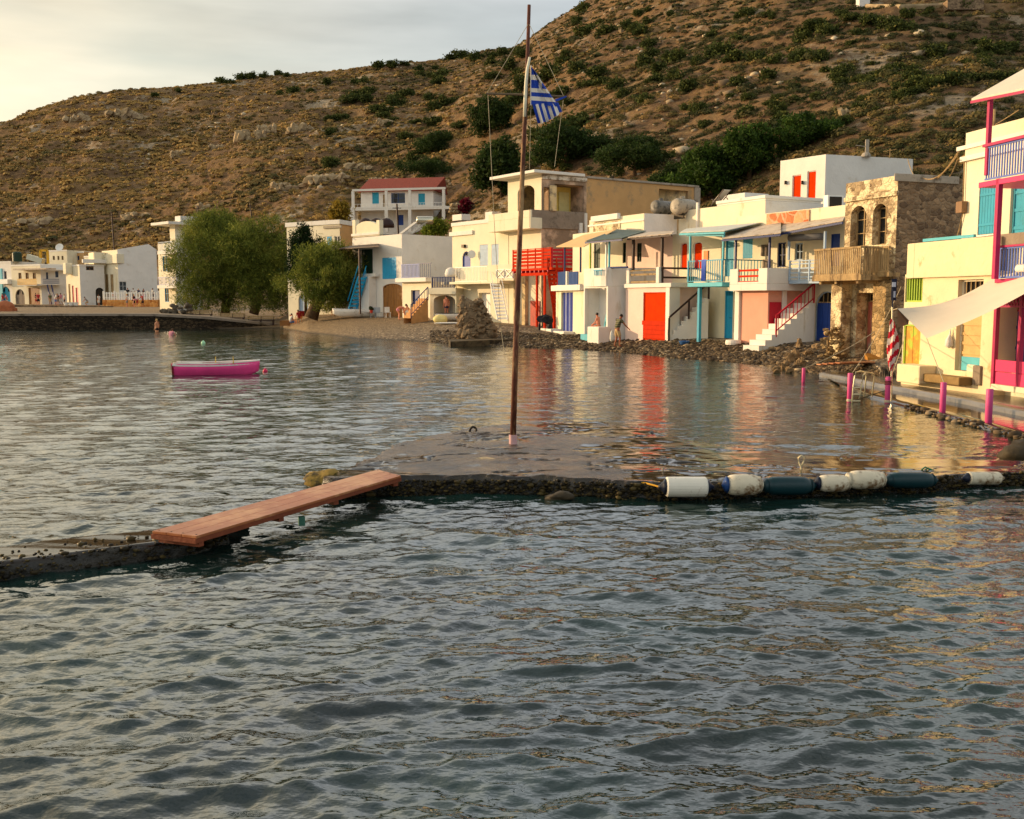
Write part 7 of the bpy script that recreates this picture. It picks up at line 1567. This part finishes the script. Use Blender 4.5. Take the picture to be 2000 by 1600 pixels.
boat(BS(882,0,76.5,.08), .1, 2.5, 1.0, .5, PL, BROWN, 'white dinghy with dark rim between the bathers and the rock monument')
# yellow kayak end and white board on the sand
mb = MB(); c_ = BS(860,0,75.5,.30); mb.blob(c_, (.55,.3,.34), 3, 2, .05); single('kayak', mb, mat('kayak_cream','#e8d488',.5), 'cream coloured round ended float leaning by the white dinghy', 'kayak', smooth=True)
mb = MB(); c_ = BS(878,0,74,.08); mb.blob(c_, (1.15,.3,.07), 3, 3, .03); single('paddle_board', mb, WHITEP, 'flat white board lying on the sand in front of the dinghy', 'board', smooth=True)
mb = MB(); c_ = BS(818,0,81,.1); mb.blob(c_, (.9,.28,.12), 3, 3, .03); single('paddle_board', mb, mat('kayak_yellow','#c8a048',.5), 'yellowish board on the sand under the bending bathers', 'board', smooth=True)
mb = MB(); c_ = V((C(10,112).x,112,1.35)); mb.blob(c_+V((0,0,.55)), (1.1,.6,.72), 3, 2, .12); mb.box(c_+V((0,0,.25)), (2.0,1.2,.5)); single('upturned_boat', mb, mat('orange_wood','#a8603a',.7,.15,3), 'orange brown upturned boat on the quay at the left edge', 'boat')
# benches
def bench(px, d, L_, label, table=False):
    o = BS(px,0,d); rt = thing('bench', o, label, 'bench', 'wooden benches under the tamarisk trees')
    mb = MB(); mb.box(o+V((0,0,.45)), (L_,.42,.07)); mb.build('seat', BROWN, rt)
    if not table: mb = MB(); mb.box(o+V((0,.24,.82)), (L_,.05,.16)); mb.box(o+V((0,.22,.62)), (L_,.05,.10)); mb.build('backrest', WOODT, rt)
    for s_ in (-1,0,1): mb = MB(); mb.box(o+V((s_*(L_/2-.12),0,.2)), (.09,.38,.44)); mb.box(o+V((s_*(L_/2-.12),.26,.5)), (.08,.06,.8)); mb.build('leg', BROWN, rt)
bench(388,101.5,2.6,'leftmost dark bench beside the stone heap under the trees'); bench(452,100.5,2.5,'middle wooden bench under the tallest tamarisks'); bench(508,100,2.7,'right hand wooden bench nearest the red table')
mb = MB(); o_ = BS(345,0,102)
for i in range(34): mb.blob(o_+V((random.uniform(-1.4,1.5), random.uniform(-.4,.4), random.random()**1.5*1.25)), (random.uniform(.2,.42),.3,random.uniform(.15,.3)), 1, i, .4, i)
single('stone_heap', mb, mat('grey_stones','#6b6152',.9,.25,2,.5,6), 'heap of grey stones left of the benches', 'stones')
# red draped table, chairs
def table(px, d, label, m, drape=True, w=1.2):
    o = BS(px,0,d); rt = thing('table', o, label, 'table'); mb = MB(); mb.box(o+V((0,0,.74)), (w,.8,.04)); mb.build('top', m, rt)
    for sx_ in (-1,1):
        for sy_ in (-1,1): mb = MB(); mb.box(o+V((sx_*(w/2-.06),sy_*.32,.36)), (.05,.05,.72)); mb.build('leg', WOODT, rt)
    if drape:
        for y_ in (-.41,.41): mb = MB(); mb.box(o+V((0,y_,.50)), (w,.015,.46)); mb.build('cloth_side', m, rt)
table(597,94,'table with a dark red cloth under the trees', mat('dark_red_cloth','#8c1c18',.9)); table(557,96,'bare ochre crate table left of the red table', OAK, True, .9)
def chair(px, d, rz, m, label, grp=None):
    o = BS(px,0,d); rt = thing('chair', o, label, 'chair', grp); R = Matrix.Rotation(rz,3,'Z')
    mb = MB(); mb.box(o+V((0,0,.44)), (.44,.44,.04), rz=rz); mb.build('seat', m, rt); mb = MB(); mb.box(o+R@V((0,.22,.68)), (.44,.04,.42), rz=rz); mb.build('backrest', m, rt)
    for a in (-.18,.18):
        for b2 in (-.18,.18): mb = MB(); mb.box(o+R@V((a,b2,.22)), (.035,.035,.44), rz=rz); mb.build('leg', m, rt)
chair(572,95,1.2,mat('orange_chair','#c87c34',.6),'folding orange wood chair beside the red table'); chair(583,93.5,-.5,_M['orange_chair'],'orange wood chair in front of the red table'); chair(757,85.5,.4,WHITEP,'white plastic chair beside the beached boats'); chair(740,86,2.8,mat('grey_plastic','#9aa0a4',.5),'grey plastic chair among the beached boats'); chair(728,86.5,.2,_M['grey_plastic'],'grey plastic chair holding a red flower pot')
mb = MB(); c_ = BS(725,0,85.8,.48); mb.lathe([(.1,0),(.14,.22),(.15,.24)], c_, 12); o = single('flower_pot', mb, mat('red_pot','#b8341c',.6), 'red pot with a small plant on the grey chair', 'pot'); mb = MB(); mb.blob(c_+V((0,0,.38)), (.2,.2,.18), 2, 3, .4); mb.build('plant', BT, o)
mb = MB(); c_ = BS(1338,0,50.8); mb.lathe([(.20,0),(.27,.16),(.29,.17),(.26,.16),(.19,.03)], c_, 18); single('wash_tub', mb, mat('tub_blue','#4a7cc0',.5), 'round blue plastic tub on the pebbles by the white stair', 'tub', smooth=True)
mb = MB(); c_ = BS(1434,0,48.6); mb.lathe([(.36,0),(.38,.1),(.35,.22),(0,.24)], c_, 18); single('round_step', mb, WHITE, 'low round white step before the turquoise doors', 'step')
mb = MB(); c_ = BS(1066,0,66.5); mb.blob(c_+V((0,0,.75)), (.55,.25,.35), 2, 4, .4); mb.blob(c_+V((-.4,0,.2)),(.08,.08,.35),2,1,.2); mb.blob(c_+V((.3,0,.25)),(.2,.14,.35),2,2,.4); single('covered_motor', mb, mat('black_tarp','#14121a',.6), 'black tarpaulin bundle under the red stair', 'tarpaulin')
# ================================================================ PEOPLE
def skin_mesh(name, V_, E_, R_, m, parent, root=0, sub=2):
    me = bpy.data.meshes.new(name); o0 = ORG[parent]; me.from_pydata([tuple(V(v)-o0) for v in V_], E_, []); me.materials.append(m)
    o = bpy.data.objects.new(name, me); COL.objects.link(o); o.parent = parent; ORG[o] = o0
    md = o.modifiers.new('skin','SKIN'); md.use_smooth_shade = True; sv = me.skin_vertices[0].data
    for i, r in enumerate(R_):
        sv[i].radius = (r, r) if not isinstance(r, tuple) else r; sv[i].use_root = (i == root)
    s_ = o.modifiers.new('sub','SUBSURF'); s_.levels = sub-1; s_.render_levels = sub
    return o
POSES = {
 'stand': {},
 'walk': dict(kneeL=(-.10,.14,.50), ankL=(-.11,.02,.10), toeL=(-.12,.16,.03), kneeR=(.10,.02,.50), ankR=(.10,-.30,.16), toeR=(.10,-.18,.02), elbL=(-.25,-.10,1.15), wriL=(-.26,.02,.92), elbR=(.25,.10,1.15), wriR=(.27,.26,.95)),
 'lean': dict(waist=(0,.02,1.06), chest=(0,.10,1.28), neck=(0,.17,1.47), head=(0,.25,1.60), top=(0,.27,1.70), shoL=(-.18,.13,1.41), shoR=(.18,.13,1.41), elbL=(-.24,.14,1.13), wriL=(-.22,.12,.88), elbR=(.27,.30,1.16), wriR=(.30,.50,.98), kneeL=(-.09,.03,.48), ankL=(-.10,-.10,.09), toeL=(-.10,.05,.03), kneeR=(.09,.12,.49), ankR=(.09,.10,.08), toeR=(.09,.25,.03)),
 'bend': dict(pelvis=(0,-.12,.92), waist=(0,0,1.02), chest=(0,.25,1.05), neck=(0,.42,.98), head=(0,.54,.92), top=(0,.62,.88), shoL=(-.17,.36,1.02), shoR=(.17,.36,1.02), elbL=(-.2,.40,.74), wriL=(-.16,.46,.50), elbR=(.2,.40,.74), wriR=(.16,.46,.50), hipL=(-.1,-.12,.88), hipR=(.1,-.12,.88)),
 'sit': dict(pelvis=(0,0,.50), waist=(0,.0,.66), chest=(0,.05,.88), neck=(0,.08,1.06), head=(0,.12,1.19), top=(0,.12,1.30), shoL=(-.17,.06,1.0), shoR=(.17,.06,1.0), elbL=(-.22,.12,.76), wriL=(-.14,.34,.62), elbR=(.22,.12,.76), wriR=(.14,.34,.62), hipL=(-.1,.03,.48), hipR=(.1,.03,.48), kneeL=(-.11,.44,.50), ankL=(-.11,.42,.09), toeL=(-.11,.56,.03), kneeR=(.11,.44,.50), ankR=(.11,.42,.09), toeR=(.11,.56,.03)),
 'arms': dict(elbL=(-.30,.12,1.22), wriL=(-.12,.22,1.30), elbR=(.30,.12,1.22), wriR=(.12,.22,1.30)),
 'crouch': dict(pelvis=(0,-.1,.62), waist=(0,.02,.78), chest=(0,.16,.95), neck=(0,.25,1.1), head=(0,.31,1.22), top=(0,.33,1.32), shoL=(-.17,.2,1.05), shoR=(.17,.2,1.05), elbL=(-.22,.36,.85), wriL=(-.12,.5,.7), elbR=(.22,.36,.85), wriR=(.12,.5,.7), hipL=(-.1,-.08,.6), hipR=(.1,-.08,.6), kneeL=(-.12,.25,.48), kneeR=(.12,.25,.48)),
}
BASE = dict(pelvis=(0,0,.95), waist=(0,0,1.10), chest=(0,.01,1.30), neck=(0,.0,1.48), head=(0,.02,1.62), top=(0,.02,1.70), shoL=(-.18,0,1.42), shoR=(.18,0,1.42), elbL=(-.24,-.02,1.13), wriL=(-.25,.06,.88), elbR=(.24,-.02,1.13), wriR=(.25,.06,.88), hipL=(-.095,0,.90), hipR=(.095,0,.90), kneeL=(-.10,.02,.49), kneeR=(.10,.02,.49), ankL=(-.10,-.02,.09), ankR=(.10,-.02,.09), toeL=(-.11,.13,.03), toeR=(.11,.13,.03))
def person(loc, rz, pose, h, skin, top, bottom, hair, label, fingers=False, long=False, group=None, hat=None):
    J = dict(BASE); J.update(POSES[pose]); k = h/1.75; R = Matrix.Rotation(rz,3,'Z'); lo = V(loc); rt = thing('person', lo, label, 'person', group)
    P_ = {a: lo + R @ (V(b_)*k) for a, b_ in J.items()}
    N_ = ['pelvis','waist','chest','neck','head','top','shoL','elbL','wriL','shoR','elbR','wriR','hipL','kneeL','ankL','toeL','hipR','kneeR','ankR','toeR']
    Rr = dict(pelvis=.125, waist=.115, chest=.135, neck=.052, head=.088, top=.062, sho=.062, elb=.042, wri=.028, hip=.088, knee=.058, ank=.038, toe=.032)
    V_ = [P_[n] for n in N_]; rad = [Rr[n if n in Rr else n[:-1]]*k for n in N_]; ix = {n:i for i,n in enumerate(N_)}
    E_ = [(ix[a],ix[b_]) for a,b_ in (('pelvis','waist'),('waist','chest'),('chest','neck'),('neck','head'),('head','top'),('chest','shoL'),('shoL','elbL'),('elbL','wriL'),('chest','shoR'),('shoR','elbR'),('elbR','wriR'),('pelvis','hipL'),('hipL','kneeL'),('kneeL','ankL'),('ankL','toeL'),('pelvis','hipR'),('hipR','kneeR'),('kneeR','ankR'),('ankR','toeR'))]
    for s_ in 'LR':
        w_, e_ = P_['wri'+s_], P_['elb'+s_]; d = (w_-e_).normalized(); side = d.cross(R@V((0,0,1)) if abs(d.z) < .9 else R@V((1,0,0))).normalized(); kx = len(V_)
        V_.append(w_+d*.07*k); rad.append(.034*k); E_.append((ix['wri'+s_], kx))
        if fingers:
            nrm = d.cross(side)
            for q,(off,ln) in enumerate(((-.028,.065),(-.010,.078),(.010,.074),(.027,.058))):
                a = len(V_); V_ += [w_+d*(.085+ln*.5)*k+side*off*k+nrm*.006, w_+d*(.085+ln)*k+side*off*1.15*k+nrm*.022]; rad += [.0085*k,.0075*k]; E_ += [(kx,a),(a,a+1)]
            a = len(V_); V_ += [w_+d*.07*k+side*-.045*k+nrm*.012, w_+d*.105*k+side*-.06*k+nrm*.022]; rad += [.0095*k,.008*k]; E_ += [(kx,a),(a,a+1)]
        else: a = len(V_); V_.append(w_+d*.15*k); rad.append(.018*k); E_.append((kx,a))
    skin_mesh('body', V_, E_, rad, skin, rt)
    up = (P_['top']-P_['neck']).normalized(); fw_ = R@V((0,1,0)); hd = P_['head']
    mb = MB(); mb.blob(hd+up*.035*k-fw_*.022*k, (.090*k,.094*k,.092*k), 2, 2, .06)
    if long: mb.blob(hd-up*.09*k-fw_*.07*k, (.075*k,.045*k,.15*k), 2, 3, .1)
    mb.build('hair', hair, rt, smooth=True)
    mb = MB(); mb.blob(hd+fw_*.088*k-up*.01*k, (.012*k,.02*k,.02*k), 1, 1, 0)
    for s_ in (-1,1): mb.blob(hd+fw_*.075*k+up*.018*k+(R@V((1,0,0)))*s_*.032*k, (.01*k,.01*k,.008*k), 1, 1, 0)
    mb.build('face', skin, rt, smooth=True)
    def grow(name, pts, ed, rr, m): skin_mesh(name, pts, ed, rr, m, rt)
    if top:
        L_ = lambda a,b_,f: P_[a].lerp(P_[b_],f); pts = [L_('pelvis','waist',-.25),P_['waist'],P_['chest'],L_('chest','neck',.55),P_['shoL'],L_('shoL','elbL',.6),P_['shoR'],L_('shoR','elbR',.6)]
        grow('shirt', pts, [(0,1),(1,2),(2,3),(2,4),(4,5),(2,6),(6,7)], [r*k for r in (.155,.142,.152,.075,.088,.074,.088,.074)], top)
    if bottom:
        L_ = lambda a,b_,f: P_[a].lerp(P_[b_],f); f2 = .95 if top else .45; pts = [L_('pelvis','waist',.35),P_['pelvis'],P_['hipL'],L_('hipL','kneeL',f2),P_['hipR'],L_('hipR','kneeR',f2)]
        grow('shorts', pts, [(0,1),(1,2),(2,3),(1,4),(4,5)], [r*k for r in (.130,.142,.112,.098,.112,.098)], bottom)
    if hat: mb = MB(); mb.lathe([(.19*k,0),(.19*k,.012),(.10*k,.02),(.09*k,.09*k),(0,.10*k)], hd+up*.07*k, 14); mb.build('hat', hat, rt)
    return rt
SK = mat('skin','#c68863',.55,.06,5,.02); SK2 = mat('tanned_skin','#9a5c3c',.55,.06,5,.02); SK3 = mat('sunburnt_skin','#d08466',.55,.06,5,.02)
HD = mat('dark_hair','#1c140f',.7,.1); HB = mat('brown_hair','#4c3320',.7,.1); HY = mat('fair_hair','#b89860',.7,.1)
cM = {n: mat('cloth_'+n, c, .9, .06, 6, .05) for n,c in dict(white='#d8d2c4',black='#1a1a1e',navy='#222c4a',red='#b03030',beige='#b89a6c',pink='#d08890',blue='#4a70a8',orange='#d0743a',grey='#88847c',green='#4a5a34').items()}
STR = bpy.data.materials.new('striped_shirt'); STR.use_nodes = True; n_ = STR.node_tree.nodes; l_ = STR.node_tree.links; wv = n_.new('ShaderNodeTexWave'); wv.bands_direction = 'Z'; wv.inputs['Scale'].default_value = 3.2; wv.inputs['Distortion'].default_value = .6; tx = n_.new('ShaderNodeTexCoord'); l_.new(tx.outputs['Object'], wv.inputs[0]); rr_ = n_.new('ShaderNodeValToRGB'); rr_.color_ramp.elements[0].position=.4; rr_.color_ramp.elements[1].position=.6; rr_.color_ramp.elements[0].color = lin('#2a2c1c'); rr_.color_ramp.elements[1].color = lin('#7a7450'); l_.new(wv.outputs[0], rr_.inputs[0]); l_.new(rr_.outputs[0], n_['Principled BSDF'].inputs['Base Color']); n_['Principled BSDF'].inputs['Roughness'].default_value = .9
# walker on the pebbles
o_ = at(1205,677,53.7); o_.z = max(.1, SL(o_.x,o_.y)+.02); wk = person(o_, -1.15, 'lean', 1.76, SK2, STR, cM['beige'], HD, 'person in a dark striped shirt and beige shorts walking along the pebbles', True)
mb = MB(); c_ = o_+V((-.28,-.12,.86)); mb.blob(c_-V((0,0,.28)), (.12,.07,.26), 2, 2, .25); mb.tube([c_-V((0,0,.05)), c_+V((.02,.02,.05))], .015, 5); single('carrier_bag', mb, cM['white'], 'white carrier bag in the hand of the walking person', 'bag', smooth=True)
# woman sitting in the white porch
o_ = Q7.p(1162,640,-.25); o_.z = .70; person(o_, 1.1, 'sit', 1.66, SK3, None, cM['orange'], HD, 'person in orange swimwear sitting in the white porch, dark hair tied up')
# bathers
def bath(px, py, dep, h, pose, rz, sk, top, bot, hair, lb, **k):
    w_ = gz(px,py,0); w_.z = -dep; return person(w_, rz, pose, h, sk, top, bot, hair, lb, **k)
bath(307,648,.62,1.72,'stand',1.2,SK,None,cM['black'],HY,'person with fair hair standing thigh deep in the bay near the quay'); bath(333,655,1.05,1.6,'lean',-.4,SK3,cM['pink'],cM['pink'],HB,'person in a pink top wading chest deep beside the fair haired bather',long=True)
def bp(px, d, h, pose, rz, sk, top, bot, hair, lb, dz=0, **k):
    return person(BS(px,0,d,dz), rz, pose, h, sk, top, bot, hair, lb, **k)
bp(872,78.5,1.78,'stand',.6,SK3,None,cM['navy'],HB,'bare chested person in navy shorts standing by the navy porch door',dz=.1)
bp(779,82,1.7,'bend',-1.3,SK3,None,cM['pink'],HB,'person in pink swimwear bending over on the sand',long=True); bp(800,81,1.68,'crouch',1.4,SK,None,cM['white'],HD,'person in white swimwear crouching beside the yellowish board',long=True)
bp(905,72,1.6,'crouch',1.6,SK,cM['white'],cM['grey'],HD,'person with long dark hair half hidden by the rock monument',long=True)
bp(567,94.5,1.65,'sit',-.9,SK3,cM['white'],cM['blue'],HD,'seated person in a white top left of the red table'); bp(583,93,1.7,'sit',.9,SK,cM['red'],cM['beige'],HB,'seated person in a red top in front of the red table'); bp(650,93,1.75,'stand',.2,SK,cM['beige'],cM['navy'],HB,'person in a beige shirt standing right of the gnarled trunk')
bp(661,94,1.7,'arms',2.0,SK2,cM['black'],cM['black'],HD,'person dressed in black standing behind the beached boats')
far = [(5,140,'stand','red','blue','person in a red top at the far left beside the upturned boat'),(14,141,'lean','pink','white','person in pink at the left edge of the far promenade'),
 (75,147,'stand','red','black','person in a red top by the yellow balcony'),(70,148,'walk','black','red','person in black walking beneath the yellow balcony'),(98,147,'stand','green','beige','person in olive near the blue stair'),(108,146,'lean','white','blue','person in white leaning near the blue stair'),(113,148,'stand','black','grey','person in a black top near the blue stair'),(119,147,'walk','pink','white','person in pale pink walking past the red doors'),(126,149,'stand','white','black','person with dark shorts at the foot of the lit tower'),
 (170,140,'crouch','grey','beige','person crouching before the grey tower house'),(193,138,'stand','white','white','person in a long white shirt on the far promenade'),
 (221,142,'sit','white','grey','person in white behind the picket fence at its left end'),(250,143,'stand','black','black','person in black behind the fence, leftmost of the pair'),(261,143,'arms','white','navy','broad person in white behind the middle of the picket fence'),(271,143,'stand','navy','beige','person in navy behind the picket fence'),(281,143,'walk','black','pink','dark clothed person walking behind the fence'),(299,142,'stand','white','black','person in white at the right end of the picket fence'),
 (262,135,'arms','black','black','person in dark swimwear standing below the ochre wall'),(267,135,'bend','pink','red','person bending below the ochre wall'),(279,135,'lean','red','black','person in red leaning below the right part of the ochre wall'),(248,136,'stand','white','grey','person standing at the left part of the ochre wall')]
for k,(px,d,ps_,a,b_,lb) in enumerate(far):
    z_ = 2.75 if 'fence' in lb else None; p = BS(px,0,d)
    if z_: p.z = 2.65
    p.z = max(p.z, 1.75); person(p, random.uniform(0,6.28), ps_, random.uniform(1.62,1.84), (SK,SK2,SK3)[k%3], cM[a], cM[b_], (HD,HB,HY)[k%3], lb)
# buckets on the far promenade
for k,px in enumerate((129,139,148)): mb = MB(); mb.lathe([(.25,0),(.36,.5),(.38,.52),(.30,.52)], V((C(px,143).x,143,1.9)), 12); single('planter', mb, WHITEP, 'white round planter in the row before the red doors', 'planter', 'white planters on the far promenade')
